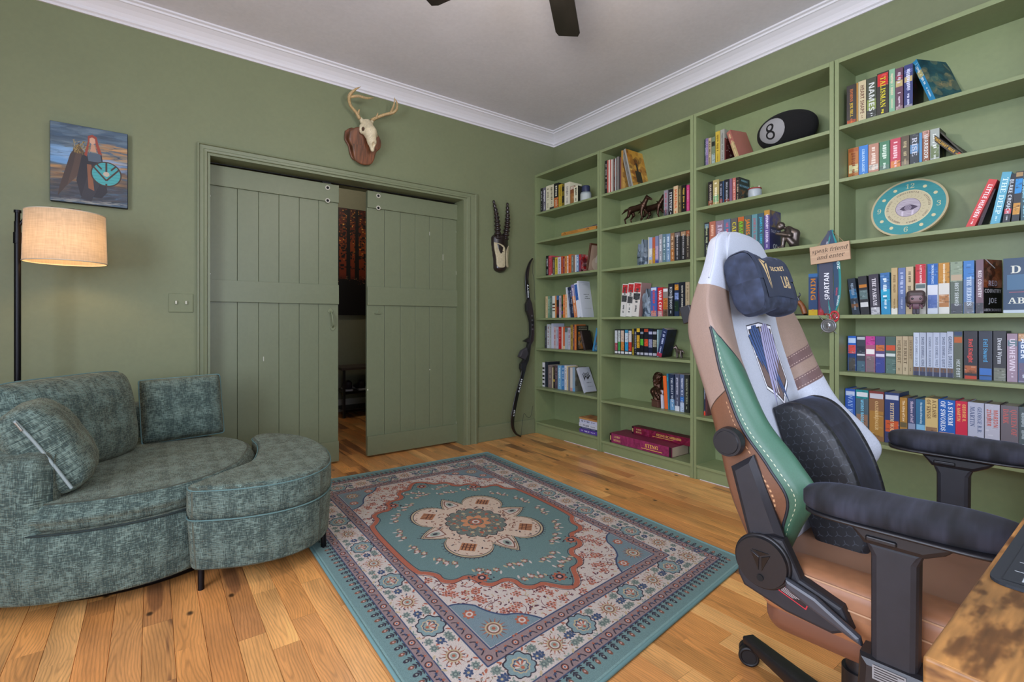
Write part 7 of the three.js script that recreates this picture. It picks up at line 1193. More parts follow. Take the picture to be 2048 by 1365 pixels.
// ---------------------------------------------------------------- deer skull on a wooden plaque
{
  const d = thing('mounted_skull', 'antlered deer skull mounted on a shaped wooden plaque', 'trophy', [-1.83, 2.23, 0]);
  const wood = grainMat('#6a3f26', 0.35, 0.38, { fx: 60, fy: 6, rep: [3, 3], m: { clearcoat: 0.4 } });
  const pl = [[-0.108, 0.09], [-0.06, 0.125], [0.0, 0.115], [0.06, 0.125], [0.108, 0.075], [0.112, 0.02], [0.085, -0.015], [0.072, -0.07], [0.05, -0.105], [0.0, -0.118], [-0.05, -0.105], [-0.072, -0.07], [-0.085, -0.015], [-0.112, 0.03]];
  const lean = new THREE.Matrix4().makeRotationX(0.22);
  const b = prism(pl, 0.02, 0.006, { smooth: true }); b.scale(0.92, 0.95, 1); b.translate(-0.012, 0.012, 0.002); boxUV(b); obj('back_board', b, wood, d);
  const f = prism(pl, 0.022, 0.008, { smooth: true }); f.applyMatrix4(lean); f.translate(0.01, -0.004, 0.05); boxUV(f); obj('front_board', f, wood, d);
  obj('bracket', rod([0, 0.01, 0.01], [0.008, 0.01, 0.07], 0.02), wood, d);
  // skull: braincase, brow, tapering muzzle, eye sockets
  const bone = grainMat('#d2c4a2', 0.1, 0.6, { fx: 30, fy: 30, rep: [8, 8] });
  const top = [0.02, 0.15, 0.075], mid = [0.026, 0.085, 0.125], tip = [0.04, -0.035, 0.13];
  const fn = (x, y, z) => {
    const p = [x, y, z]; let s = capsule(p, top, mid, 0.04, 0.043);
    s = smin(s, capsule(p, mid, [0.034, 0.02, 0.135], 0.04, 0.03), 0.02); s = smin(s, capsule(p, [0.034, 0.02, 0.135], tip, 0.028, 0.013), 0.015);
    for (const k of [-1, 1]) { s = smin(s, capsule(p, [0.022 + k * 0.042, 0.125, 0.09], [0.024 + k * 0.046, 0.085, 0.112], 0.016, 0.02), 0.012); s = smin(s, capsule(p, [0.02 + k * 0.03, 0.17, 0.07], [0.02 + k * 0.04, 0.185, 0.07], 0.015, 0.012), 0.01); }
    for (const k of [-1, 1]) s = Math.max(s, -(Math.hypot((x - 0.024 - k * 0.064), (y - 0.098), (z - 0.126)) - 0.025));
    s = Math.max(s, -(Math.hypot((x - 0.039) * 1.6, (y + 0.012) * 0.55, z - 0.156) - 0.014));
    return s + 0.003 * (noise(x * 90, y * 90, z * 90) - 0.5);
  };
  obj('skull', march(fn, [0.03, 0.07, 0.1, 0.17], 84), bone, d);
  for (const k of [-1, 1]) obj('socket_dark_fill', new THREE.SphereGeometry(0.013, 18, 12).scale(0.6, 1.1, 1).translate(0.024 + k * 0.046, 0.098, 0.12), mat('#4a3220', 0.8), d);  // dark brown balls put the shaded hollow of each socket into colour
  const ant = grainMat('#b09466', 0.22, 0.5, { fx: 20, fy: 60 });
  const o = [-1.83, 2.23], q = (x, y, z) => V(x - o[0], y - o[1], z);
  const L = [q(-1.855, 2.412, 0.07), q(-1.885, 2.45, 0.075), q(-1.93, 2.485, 0.09), q(-1.945, 2.53, 0.12), q(-1.915, 2.57, 0.145), q(-1.878, 2.6, 0.15)];
  obj('antler', [taperTube(L, [0.013, 0.011, 0.0105, 0.011, 0.008, 0.001], 30, 8, (t, a) => 1 + 0.12 * (noise(t * 30, a * 2) - 0.5)), taperTube([q(-1.94, 2.525, 0.115), q(-1.9, 2.53, 0.15), q(-1.84, 2.525, 0.17), q(-1.79, 2.545, 0.16)], [0.01, 0.0095, 0.008, 0.001], 20, 8), taperTube([q(-1.872, 2.44, 0.075), q(-1.866, 2.47, 0.09)], [0.009, 0.004], 6, 8)], ant, d);
  const R = [q(-1.776, 2.42, 0.07), q(-1.745, 2.445, 0.075), q(-1.69, 2.475, 0.095), q(-1.63, 2.5, 0.12), q(-1.61, 2.525, 0.135)];
  obj('antler', [taperTube(R, [0.013, 0.011, 0.0105, 0.011, 0.009], 26, 8, (t, a) => 1 + 0.12 * (noise(t * 30, a * 2 + 9) - 0.5)), taperTube([q(-1.612, 2.52, 0.133), q(-1.612, 2.56, 0.14), q(-1.634, 2.595, 0.14)], [0.009, 0.007, 0.001], 14, 8), taperTube([q(-1.648, 2.495, 0.11), q(-1.64, 2.54, 0.15), q(-1.645, 2.585, 0.17)], [0.009, 0.007, 0.001], 14, 8), taperTube([q(-1.742, 2.44, 0.078), q(-1.738, 2.475, 0.1)], [0.009, 0.003], 6, 8)], ant, d);
}
// ---------------------------------------------------------------- carved antelope head
{
  const d = thing('antelope_carving', 'carved wooden antelope head with dark ringed horns on the wall', 'carving', [-0.63, 1.72, 0]);
  const dark = new THREE.MeshPhysicalMaterial({ color: '#241a18', roughness: 0.32, clearcoat: 0.3 });
  const horn = (x0, x1, x2) => taperTube([[x0, -0.01, 0.03], [lerp(x0, x1, 0.6), 0.1, 0.05], [x1, 0.2, 0.05], [x2, 0.305, 0.035]], [0.027, 0.024, 0.018, 0.009], 90, 12, (t) => 1 + 0.22 * Math.sin(t * 60) * (1 - 0.3 * t));
  obj('horn', horn(-0.03, -0.062, -0.078), dark, d); obj('horn', horn(0.045, 0.058, 0.066), dark, d);
  const fn = (x, y, z) => { const w = y > -0.06 ? 0.084 : lerp(0.062, 0.084, clamp((y + 0.2) / 0.14, 0, 1)); return Math.max(Math.hypot((x - 0.004) / w, clamp(Math.abs(y + 0.13) - 0.125, 0, 1) / 0.04, (z - 0.004) / 0.055) * 0.05 - 0.05, -z) + 0.0; };
  const hd = march(fn, [0, -0.13, 0.03, 0.2], 56); obj('head', hd, dark, d);
  // pale shaved face panels, following the head's front
  const pale = grainMat('#b8ad8c', 0.1, 0.55, { fx: 30, fy: 30, rep: [5, 5] });
  const face = (pts, z, nm) => { const g = prism(pts.map(([a, b]) => [a * 1.28, b]), 0.014, 0.005, { smooth: true }); const p = g.attributes.position; for (let i = 0; i < p.count; i++) { const x = p.getX(i); p.setZ(i, p.getZ(i) + z - 4.4 * (x - 0.004) * (x - 0.004)); } g.computeVertexNormals(); boxUV(g); obj(nm, g, pale, d); };
  face([[-0.056, -0.045], [-0.02, -0.055], [0.012, -0.075], [0.022, -0.11], [0.022, -0.2], [0.018, -0.248], [-0.02, -0.258], [-0.04, -0.235], [-0.044, -0.17], [-0.054, -0.1]], 0.05, 'cheek_panel');
  face([[0.06, -0.06], [0.056, -0.12], [0.05, -0.2], [0.056, -0.245], [0.036, -0.245], [0.032, -0.2], [0.032, -0.11]], 0.052, 'cheek_panel');
  obj('mouth', rbx(-0.014, 0.004, -0.125, -0.12, 0.062, 0.066, 0.001), dark, d);
}
// ---------------------------------------------------------------- recurve bow leaning in the corner
{
  const d = thing('recurve_bow', 'black recurve bow leaning in the corner beside the bookcase', 'bow');
  const blk = new THREE.MeshPhysicalMaterial({ color: '#121113', roughness: 0.3, clearcoat: 0.4 });
  const limb = (pts, w, t) => {                                // flat limb: width along the wall-facing normal's side
    const c = new THREE.CatmullRomCurve3(pts.map((p) => V(...p))), N = 40;
    return gridGeo(8, N, (u, v) => { const p = c.getPoint(v), tg = c.getTangent(v), nx = -tg.y, ny = tg.x, a = u * Math.PI * 2, hw = w(v) / 2; const cs = Math.cos(a), sn = Math.sin(a), e = Math.sign(cs) * Math.pow(Math.abs(cs), 0.4), f = Math.sign(sn) * Math.pow(Math.abs(sn), 0.4); return [p.x + nx * e * hw, p.y + ny * e * hw, p.z + f * t / 2, u, v]; });
  };
  const up = [[-0.286, 1.57, 0.035], [-0.318, 1.535, 0.04], [-0.348, 1.47, 0.045], [-0.362, 1.4, 0.048], [-0.363, 1.33, 0.05], [-0.356, 1.25, 0.052], [-0.345, 1.19, 0.055]];
  const lo = [[-0.428, 0.58, 0.085], [-0.455, 0.5, 0.088], [-0.495, 0.4, 0.09], [-0.53, 0.28, 0.092], [-0.552, 0.17, 0.092], [-0.545, 0.1, 0.09], [-0.51, 0.045, 0.085], [-0.455, 0.012, 0.08]];
  obj('upper_limb', limb(up, (v) => lerp(0.012, 0.04, smooth(0, 0.5, v)), 0.012), blk, d);
  obj('lower_limb', limb(lo, (v) => lerp(0.04, 0.014, smooth(0.5, 1, v)), 0.012), blk, d);
  const ris = [[-0.37, 1.2], [-0.352, 1.215], [-0.325, 1.17], [-0.31, 1.1], [-0.3, 1.02], [-0.298, 0.9], [-0.305, 0.84], [-0.335, 0.8], [-0.345, 0.73], [-0.362, 0.66], [-0.385, 0.62], [-0.4, 0.565], [-0.432, 0.56], [-0.452, 0.6], [-0.448, 0.64], [-0.425, 0.66], [-0.4, 0.7], [-0.385, 0.75], [-0.37, 0.8], [-0.352, 0.84], [-0.338, 0.9], [-0.342, 1.0], [-0.362, 1.06], [-0.385, 1.1], [-0.388, 1.16]];
  const rg = prism(ris, 0.034, 0.006); rg.translate(0, 0, 0.045); obj('riser', rg, new THREE.MeshPhysicalMaterial({ color: '#1a191c', roughness: 0.35, clearcoat: 0.3 }), d);
  const grip = prism([[-0.44, 0.775], [-0.385, 0.8], [-0.365, 0.74], [-0.4, 0.69], [-0.47, 0.72]], 0.04, 0.01); grip.translate(0, -0.02, 0.045); obj('grip', grip, mat('#39373c', 0.6), d);
  const wedge = prism([[-0.42, 0.835], [-0.35, 0.87], [-0.345, 0.815]], 0.03, 0.005); wedge.translate(0, 0, 0.05); obj('shelf_guard', wedge, blk, d);
  obj('sight_slots', [rbx(-0.33, -0.314, 0.93, 0.945, 0.076, 0.081, 0.001), rbx(-0.33, -0.314, 0.97, 0.985, 0.076, 0.081, 0.001), rbx(-0.332, -0.316, 1.01, 1.025, 0.076, 0.081, 0.001), rbx(-0.336, -0.32, 1.05, 1.065, 0.076, 0.081, 0.001)], mat('#6a6a70', 0.35, { metalness: 0.7 }), d);
  // white lettering on the limbs
  const word = (t, w, h, x, y, z, rot, fs = 90) => { const [c, g] = canvas(512, 128); g.fillStyle = '#121113'; g.fillRect(0, 0, 512, 128); g.fillStyle = '#dfe6ea'; g.font = 'bold ' + fs + 'px sans-serif'; g.textAlign = 'center'; g.textBaseline = 'middle'; g.save(); g.translate(256, 66); const m = g.measureText(t).width; g.scale(490 / m, 1.2); g.fillText(t, 0, 0); g.restore(); const p = new THREE.PlaneGeometry(w, h); p.rotateZ(rot); p.translate(x, y, z); const o = obj('lettering', p, new THREE.MeshPhysicalMaterial({ map: texOf(c), roughness: 0.4 }), d); o.userData.label = 'white maker lettering'; };
  word('HOYT', 0.125, 0.027, -0.357, 1.275, 0.0595, Math.PI / 2 + 0.04); word('HOYT', 0.13, 0.027, -0.472, 0.455, 0.0962, -Math.PI / 2 - 0.34 + 0.02);
  word('1/68', 0.06, 0.02, -0.54, 0.225, 0.0985, Math.PI / 2 - 0.17);
  obj('bowstring', [tube([[-0.29, 1.55, 0.05], [-0.305, 1.45, 0.06], [-0.29, 1.38, 0.06], [-0.27, 1.2, 0.05]], 0.0016, 30, 5), tube([[-0.455, 0.014, 0.085], [-0.42, 0.12, 0.06], [-0.392, 0.2, 0.05], [-0.36, 0.165, 0.05], [-0.32, 0.16, 0.045], [-0.28, 0.25, 0.03]], 0.0016, 40, 5)], mat('#2c3230', 0.7), d);
}
// ---------------------------------------------------------------- ceiling fan
{
  const f = thing('ceiling_fan', 'dark ceiling fan with broad blades at the top of the room', 'fan', [-1.79, 2.458, 2.0]);
  const wd = grainMat('#1e1a17', 0.2, 0.4, { fx: 6, fy: 60 });
  obj('downrod', [cyl(0.014, 0.014, 0.24, 0, 0.06, 0, 16), cyl(0.07, 0.05, 0.05, 0, 0.242, 0, 24)], M.metal, f);
  obj('motor', new THREE.LatheGeometry([[0, 0.09], [0.05, 0.085], [0.1, 0.05], [0.105, 0.0], [0.09, -0.04], [0.04, -0.06], [0, -0.06]].map((p) => new THREE.Vector2(p[0], p[1])), 40), M.metal, f);
  const a1 = Math.atan2(1.615 - 2.0, -1.342 + 1.79);
  for (let k = 0; k < 5; k++) {
    const a = a1 + k * Math.PI * 2 / 5, g = prism([[0.16, -0.045], [0.3, -0.058], [0.6, -0.062], [0.63, -0.05], [0.632, 0.05], [0.6, 0.062], [0.3, 0.058], [0.16, 0.045]], 0.008, 0.002); boxUV(g);
    g.rotateX(-Math.PI / 2 + 0.18); g.rotateY(-a); obj('blade', g, wd, f);
    const br = rbx(0.09, 0.2, -0.004, 0.004, -0.02, 0.02, 0.003); br.rotateX(0.18); br.rotateY(-a); obj('blade_iron', br, M.metal, f);
  }
  // light kit under the motor
  const globe = new THREE.LatheGeometry([[0.05, -0.06], [0.085, -0.075], [0.1, -0.11], [0.085, -0.15], [0.045, -0.172], [0, -0.178]].map((p) => new THREE.Vector2(p[0], p[1])), 40);
  obj('light_globe', globe, new THREE.MeshPhysicalMaterial({ color: '#f4f0ea', emissive: '#fff3e4', emissiveIntensity: 1.2, roughness: 0.5 }), f);
  const pl = new THREE.PointLight('#fff6ee', 2.3); pl.position.set(-1.79, 2.45 - 0.235, 2.0); pl.castShadow = true; pl.shadow.radius = 5; scene.add(pl);
}

// ---------------------------------------------------------------- gaming chair
{
  const ch = thing('gaming_chair', 'reclined gaming chair in white, tan, green and brown leather with crest', 'chair', [-1.772, 0, 3.0], 5 * Math.PI / 180);
  const T = 17 * Math.PI / 180;
  const blk = new THREE.MeshPhysicalMaterial({ color: '#1a191c', roughness: 0.42 }), blkMatte = grainMat('#232227', 0.12, 0.6, { fx: 90, fy: 90 });
  const grey = mat('#3d3f46', 0.4), rubber = mat('#121214', 0.5);
  const back = part('backrest', ch); back.position.set(0, 0.53, -0.135); back.rotation.x = -T;
  const W = curve1([[-0.03, 0.225], [0, 0.243], [0.06, 0.262], [0.12, 0.272], [0.2, 0.264], [0.3, 0.258], [0.4, 0.262], [0.46, 0.262], [0.51, 0.248], [0.56, 0.218], [0.6, 0.186], [0.64, 0.158], [0.67, 0.136], [0.69, 0.108], [0.703, 0.07], [0.708, 0.035]]);
  const rw = (v) => 0.05 * smooth(0.44, 0.68, v) + 0.03 * smooth(0.69, 0.712, v);           // the headrest curves forward
  const wb = curve1([[-0.03, 0.055], [0, 0.08], [0.04, 0.115], [0.1, 0.166], [0.16, 0.152], [0.24, 0.114], [0.32, 0.098], [0.4, 0.088], [0.46, 0.082], [0.52, 0.078], [0.58, 0.084], [0.64, 0.092], [0.68, 0.094], [0.7, 0.09], [0.708, 0.084]]);
  const wc = curve1([[-0.03, 0.03], [0, 0.048], [0.1, 0.056], [0.3, 0.058], [0.44, 0.06], [0.52, 0.07], [0.58, 0.083], [0.64, 0.096], [0.68, 0.1], [0.7, 0.094], [0.708, 0.084]]);
  const Wi = (v) => Math.min(curve1([[-0.03, 0.15], [0.1, 0.15], [0.25, 0.14], [0.46, 0.132], [0.55, 0.128], [0.64, 0.115], [0.69, 0.08], [0.708, 0.03]])(v), W(v) * 0.8);
  const V0 = -0.03, V1 = 0.708;
  const seam = curve1([[-0.03, 0.006], [0, 0.012], [0.1, 0.044], [0.25, 0.04], [0.36, 0.03], [0.46, 0.012], [0.71, 0.012]]);
  const sect = (v) => { const w = W(v), b = wb(v), i = Wi(v), c = wc(v); const r = rw(v), t = b - r; return [[w - 0.03 * Math.min(1, w / 0.06), r], [w - 0.006, r + Math.min(0.012, t * 0.2)], [w, r + Math.min(0.032, t * 0.4)], [w + 0.003, b - Math.min(seam(v), t * 0.5)], [w - 0.005, b - Math.min(seam(v) * 0.35, t * 0.18)], [w - 0.03, b], [lerp(w - 0.03, i, 0.55), lerp(b, c, 0.42)], [i, c], [i * 0.5, c + 0.003], [0, c + 0.004]]; };
  const at = (v, s) => { const P = sect(v), n = P.length - 1, k = clamp(s, 0, 0.9999) * n, i = Math.floor(k), f = k - i, p0 = P[Math.max(0, i - 1)], p1 = P[i], p2 = P[i + 1], p3 = P[Math.min(n, i + 2)]; const cr = (a, b, c, d) => 0.5 * (2 * b + (c - a) * f + (2 * a - 5 * b + 4 * c - d) * f * f + (3 * b - a - 3 * c + d) * f * f * f); return [cr(p0[0], p1[0], p2[0], p3[0]), cr(p0[1], p1[1], p2[1], p3[1])]; };
  const patch = (sgn, s0, s1, nu) => gridGeo(nu, 72, (u, q) => { const v = lerp(V0, V1, q), p = at(v, lerp(s0, s1, u)); return [sgn * p[0], v, p[1], u, q]; }, { flip: sgn > 0 });
  const sA = 3.0 / 9, sB = 7 / 9;
  const tv = (v) => 1 - (v - V0) / (V1 - V0);                 // canvas fraction from the top for height v
  const leather = (draw, w = 256, h = 1024) => { const [c, g] = canvas(w, h); draw(g, w, h); const id = g.getImageData(0, 0, w, h), d = id.data; for (let i = 0; i < d.length; i += 4) { const p = i / 4, f = 0.965 + 0.07 * noise((p % w) * 0.45, Math.floor(p / w) * 0.45, 2); d[i] *= f; d[i + 1] *= f; d[i + 2] *= f; } g.putImageData(id, 0, 0); const t = texOf(c); t.wrapS = t.wrapT = THREE.ClampToEdgeWrapping; return new THREE.MeshPhysicalMaterial({ map: t, roughness: 0.46 }); };
  const poly = (g, w, h, col, pts) => { g.fillStyle = col; g.beginPath(); pts.forEach(([u, v], i) => g[i ? 'lineTo' : 'moveTo'](u * w, tv(v) * h)); g.fill(); };
  const stitch = (g, w, h, col, pts, lw = 3) => { g.strokeStyle = col; g.lineWidth = lw; g.setLineDash([7, 6]); g.beginPath(); pts.forEach(([u, v], i) => g[i ? 'lineTo' : 'moveTo'](u * w, tv(v) * h)); g.stroke(); g.setLineDash([]); };
  const WHITE = '#b2b6c0', SUEDE = '#917a6c', BROWN = '#6f4a34', GREEN = '#3b614d', DBR = '#6a5250';
  // side of the near bolster: white top, tan suede, brown leather
  const sideTex = (g, w, h) => { g.fillStyle = WHITE; g.fillRect(0, 0, w, h); poly(g, w, h, SUEDE, [[0, 0.585], [1, 0.56], [1, 0.2], [0, 0.2]]); poly(g, w, h, BROWN, [[0, 0.27], [1, 0.325], [1, -0.03], [0, -0.03]]); stitch(g, w, h, '#c89a70', [[0.9, 0.3], [0.9, -0.02]]); stitch(g, w, h, '#8a7468', [[0.9, 0.56], [0.9, 0.33]], 2); g.strokeStyle = '#3c2a20'; g.lineWidth = 3; g.beginPath(); g.moveTo(0, tv(0.27) * h); g.lineTo(w, tv(0.325) * h); g.stroke(); };
  obj('side_panel', patch(-1, 0, sA, 14), leather(sideTex), back).userData.label = 'tan suede and brown leather side panel';
  obj('side_panel', patch(1, 0, sA, 14), leather((g, w, h) => { g.fillStyle = '#2c2a2e'; g.fillRect(0, 0, w, h); }), back);
  // bolster faces
  const bolL = (g, w, h) => { g.fillStyle = WHITE; g.fillRect(0, 0, w, h); poly(g, w, h, SUEDE, [[0, 0.56], [1, 0.545], [1, -0.03], [0, -0.03]]); poly(g, w, h, GREEN, [[0, 0.46], [0.3, 0.43], [0.75, 0.34], [1, 0.26], [1, -0.03], [0, -0.03]]); poly(g, w, h, WHITE, [[0.97, 0.56], [1, 0.56], [1, 0.26]]); stitch(g, w, h, '#c8c8a8', [[0.08, 0.44], [0.08, -0.02]]); g.strokeStyle = '#20242c'; g.lineWidth = 6; g.beginPath(); g.moveTo(0, tv(0.462) * h); g.lineTo(0.3 * w, tv(0.432) * h); g.lineTo(0.75 * w, tv(0.342) * h); g.lineTo(w, tv(0.262) * h); g.stroke(); };
  obj('bolster', patch(-1, sA, sB, 16), leather(bolL), back).userData.label = 'green leather bolster';
  const bolR = (g, w, h) => {                                   // u = 0 at the outer edge, 1 at the centre panel
    g.fillStyle = WHITE; g.fillRect(0, 0, w, h); poly(g, w, h, SUEDE, [[0, 0.56], [1, 0.545], [1, 0.29], [0, 0.345]]);
    for (const [a, b] of [[0.392, 0.345], [0.33, 0.285]]) { poly(g, w, h, DBR, [[0, a + 0.035], [1, b + 0.03], [1, b], [0, a + 0.002]]); stitch(g, w, h, '#c8b0a0', [[0, a + 0.03], [1, b + 0.026]], 2); stitch(g, w, h, '#c8b0a0', [[0, a + 0.008], [1, b + 0.005]], 2); }
    poly(g, w, h, DBR, [[0.02, 0.3], [0.22, 0.285], [0.26, 0.2], [0.04, 0.18]]); poly(g, w, h, BROWN, [[0, 0.085], [0.55, 0.04], [0.55, -0.03], [0, -0.03]]);
  };
  obj('bolster', patch(1, sA, sB, 16), leather(bolR), back).userData.label = 'white leather bolster with brown stripes';
  // centre panel with the winged shield crest
  const ctr = (g, w, h) => {
    g.fillStyle = WHITE; g.fillRect(0, 0, w, h); const X = (x) => (x + 0.14) / 0.28 * w, Y = (v) => tv(v) * h;
    const pl = (col, pts) => { g.fillStyle = col; g.beginPath(); pts.forEach(([x, v], i) => g[i ? 'lineTo' : 'moveTo'](X(x), Y(v))); g.fill(); };
    const sh = [[-0.066, 0.455], [0.0, 0.462], [0.072, 0.455], [0.078, 0.318], [0.045, 0.295], [0.018, 0.268], [-0.012, 0.292], [-0.052, 0.312]];
    pl('#3c3a44', sh.map(([x, v]) => [x * 1.1, (v - 0.37) * 1.1 + 0.37])); pl('#f2f0f6', sh.map(([x, v]) => [x * 1.06, (v - 0.37) * 1.07 + 0.37])); pl('#2a2628', sh.map(([x, v]) => [x * 0.985, (v - 0.37) * 0.985 + 0.37])); pl('#75605a', sh.map(([x, v]) => [x * 0.94, (v - 0.37) * 0.94 + 0.37]));
    g.fillStyle = '#efeef2'; g.fillRect(X(0.003), Y(0.462), (0.003) / 0.28 * w, Y(0.29) - Y(0.462)); g.fillRect(X(-0.06), Y(0.388), (X(0.075) - X(-0.06)), 5);
    // wing: long overlapping feathers fanning from the top to the foot
    const wing = (s, col, dark) => { for (let k = 0; k < 6; k++) { const f = k / 5, x0 = s * lerp(0.068, 0.004, f) + 0.003, v0 = lerp(0.44, 0.475, Math.sin(f * 2.6)) - 0.02 * f * (s < 0 ? 1 : 0.6), x1 = s * lerp(0.05, -0.04, f) + 0.012, v1 = lerp(0.36, 0.262, f); const dx = (x1 - x0), dv = (v1 - v0), l = Math.hypot(dx, dv), nx = -dv / l * 0.0056, nv = dx / l * 0.0056; pl(dark, [[x0 - nx * 1.5, v0 - nv * 1.5], [x0 + nx * 1.5, v0 + nv * 1.5], [lerp(x0, x1, 0.8) + nx * 1.3, lerp(v0, v1, 0.8) + nv * 1.3], [x1, v1 - 0.005], [lerp(x0, x1, 0.7) - nx * 1.3, lerp(v0, v1, 0.7) - nv * 1.3]]); pl(col, [[x0 - nx, v0 - nv + 0.002], [x0 + nx, v0 + nv], [lerp(x0, x1, 0.8) + nx, lerp(v0, v1, 0.8) + nv], [x1, v1], [lerp(x0, x1, 0.7) - nx, lerp(v0, v1, 0.7) - nv]]); } };
    wing(-1, '#41598a', '#1c2230'); wing(1, '#a9a4c8', '#2c2a38');
    g.strokeStyle = '#a9acb6'; g.lineWidth = 3; g.beginPath(); g.moveTo(0, Y(0.56)); g.lineTo(w, Y(0.56)); g.stroke();
  };
  const cg = gridGeo(36, 72, (u, q) => { const v = lerp(V0, V1, q), s = u * 2 - 1, i = Wi(v), p = at(v, lerp(1, sB, Math.abs(s))); return [Math.sign(s) * p[0], v, p[1], 0.5 + Math.sign(s) * p[0] / 0.28, q]; });
  obj('centre_panel', weldNormals(cg), leather(ctr, 512, 1408), back).userData.label = 'white leather centre panel with winged shield crest';
  obj('rear_shell', [gridGeo(10, 72, (u, q) => { const v = lerp(V0, V1, q), w = W(v) - 0.03 * Math.min(1, W(v) / 0.06); return [lerp(w, -w, u), v, rw(v)]; }), gridGeo(20, 3, (u, q) => { const s = u * 2 - 1, p = at(V0, 1 - Math.abs(s)); return [Math.sign(s || 1) * p[0], V0, p[1] * q]; })], mat('#3a2c26', 0.5), back);
  // dark piping down both outer edges
  for (const s of [-1, 1]) { const pts = []; for (let i = 0; i <= 30; i++) { const v = lerp(0.0, 0.46, i / 30), p = at(v, sA); pts.push(V(s * (p[0] + 0.0005), v, p[1])); } obj('piping', tube(pts, 0.0028, 60, 6), mat('#23262e', 0.5), back); }
  { const pts = []; for (let i = 0; i <= 24; i++) { const v = lerp(0.575, 0.706, i / 24), p = at(v, sA); pts.push(V(-p[0], v, p[1])); } obj('seam', tube(pts, 0.0022, 50, 6), mat('#b4b6be', 0.5), back); }
  // recline knob, side bar and strap tag on the near side
  const kn = (r, h, x) => { const g = new THREE.CylinderGeometry(r * 0.94, r, h, 36); g.rotateZ(Math.PI / 2); g.translate(x, 0.222, 0.05); return g; };
  obj('recline_knob', [kn(0.024, 0.016, -0.276), kn(0.03, 0.016, -0.291), kn(0.024, 0.003, -0.3)], blk, back);
  { const b = prism([[0.035, -0.172], [0.086, -0.19], [0.098, -0.035], [0.03, -0.03]].map(([w, v]) => [w, -v]), 0.028, 0.011, { bseg: 1 }); b.applyMatrix4(new THREE.Matrix4().makeBasis(V(0, 0, 1), V(0, 1, 0), V(-1, 0, 0))); b.translate(-0.262, 0, 0); obj('hinge_bar', b, blkMatte, back); }
  obj('strap_tag', rbx(-0.243, -0.231, 0.487, 0.526, 0.0, 0.026, 0.002), blk, back);

  // hinge plate and disc
  const zy = (pts, x, t, bev = 0.004) => { const g = prism(pts, t, bev); g.applyMatrix4(new THREE.Matrix4().makeBasis(V(0, 0, 1), V(0, 1, 0), V(-1, 0, 0))); g.translate(x, 0, 0); return g; };   // outline in (z, y), thickness towards -x
  const hinge = part('hinge_cover', ch);
  obj('plate', zy([[-0.134, 0.55], [-0.134, 0.5], [-0.122, 0.478], [-0.045, 0.458], [0.03, 0.452], [0.06, 0.47], [0.045, 0.505], [-0.02, 0.528], [-0.035, 0.56], [-0.05, 0.59], [-0.105, 0.592]], -0.262, 0.03, 0.006), blkMatte, hinge);
  { const g = new THREE.CylinderGeometry(0.046, 0.05, 0.014, 48); g.rotateZ(Math.PI / 2); g.translate(-0.297, 0.54, -0.085); const g2 = new THREE.TorusGeometry(0.048, 0.004, 10, 48); g2.rotateY(Math.PI / 2); g2.translate(-0.294, 0.54, -0.085); obj('disc', [g, g2], blk, hinge); }
  { const tri = (a, b, c) => zy([a, b, c], -0.3035, 0.0025, 0.0008); const o = [-0.085, 0.543]; const q = (z, y) => [o[0] + z, o[1] + y]; obj('emblem', [tri(q(-0.002, 0.008), q(-0.018, 0.016), q(-0.003, -0.017)), tri(q(0.002, 0.008), q(0.003, -0.017), q(0.018, 0.016)), tri(q(0, 0.0105), q(0.015, 0.019), q(-0.015, 0.019))], mat('#0c0c0e', 0.3), hinge).userData.label = 'triangular maker emblem'; }
  { const g = new THREE.CylinderGeometry(0.006, 0.006, 0.004, 16); g.rotateZ(Math.PI / 2); g.translate(-0.305, 0.512, -0.085); obj('pin_hole', g, mat('#050505', 0.8), hinge); }
  { const [c, g] = canvas(256, 128); g.fillStyle = '#c02838'; g.fillRect(0, 0, 256, 128); g.fillStyle = '#20181c'; g.fillRect(10, 44, 236, 74); g.fillStyle = '#f4e8e8'; g.font = 'bold 36px sans-serif'; g.fillText('CAUTION', 66, 36); g.beginPath(); g.moveTo(34, 8); g.lineTo(54, 38); g.lineTo(14, 38); g.fill(); g.fillStyle = '#b8b0b0'; for (let i = 0; i < 4; i++) g.fillRect(20, 54 + i * 15, 180 - i * 22, 6);
    const p = new THREE.PlaneGeometry(0.05, 0.022); p.rotateY(-Math.PI / 2); p.rotateX(0.35); p.translate(-0.2928, 0.497, -0.03); obj('caution_label', p, new THREE.MeshPhysicalMaterial({ map: texOf(c), roughness: 0.5 }), hinge).userData.label = 'red caution label'; }
  obj('recline_lever', zy([[-0.04, 0.53], [0.01, 0.515], [0.075, 0.476], [0.078, 0.462], [0.06, 0.468], [0.0, 0.492], [-0.04, 0.512]], -0.296, 0.016, 0.006), grey, ch);
  { const g = zy([[-0.134, 0.55], [-0.134, 0.5], [-0.045, 0.458], [0.045, 0.505], [-0.05, 0.59]], 0.29, 0.03, 0.006); obj('hinge_plate', g, blkMatte, ch); }

  // seat: padded base, raised side bolsters
  const tan = leather((g, w, h) => { g.fillStyle = '#8f6a52'; g.fillRect(0, 0, w, h); }, 128, 128), brn = leather((g, w, h) => { g.fillStyle = '#6f4836'; g.fillRect(0, 0, w, h); }, 128, 128), org = leather((g, w, h) => { g.fillStyle = '#a06c48'; g.fillRect(0, 0, w, h); }, 128, 128);
  const seat = part('seat', ch);
  obj('pad', toCreasedNormals(rbx(-0.2, 0.2, 0.44, 0.522, -0.12, 0.37, 0.03, 5), 1.2), tan, seat);
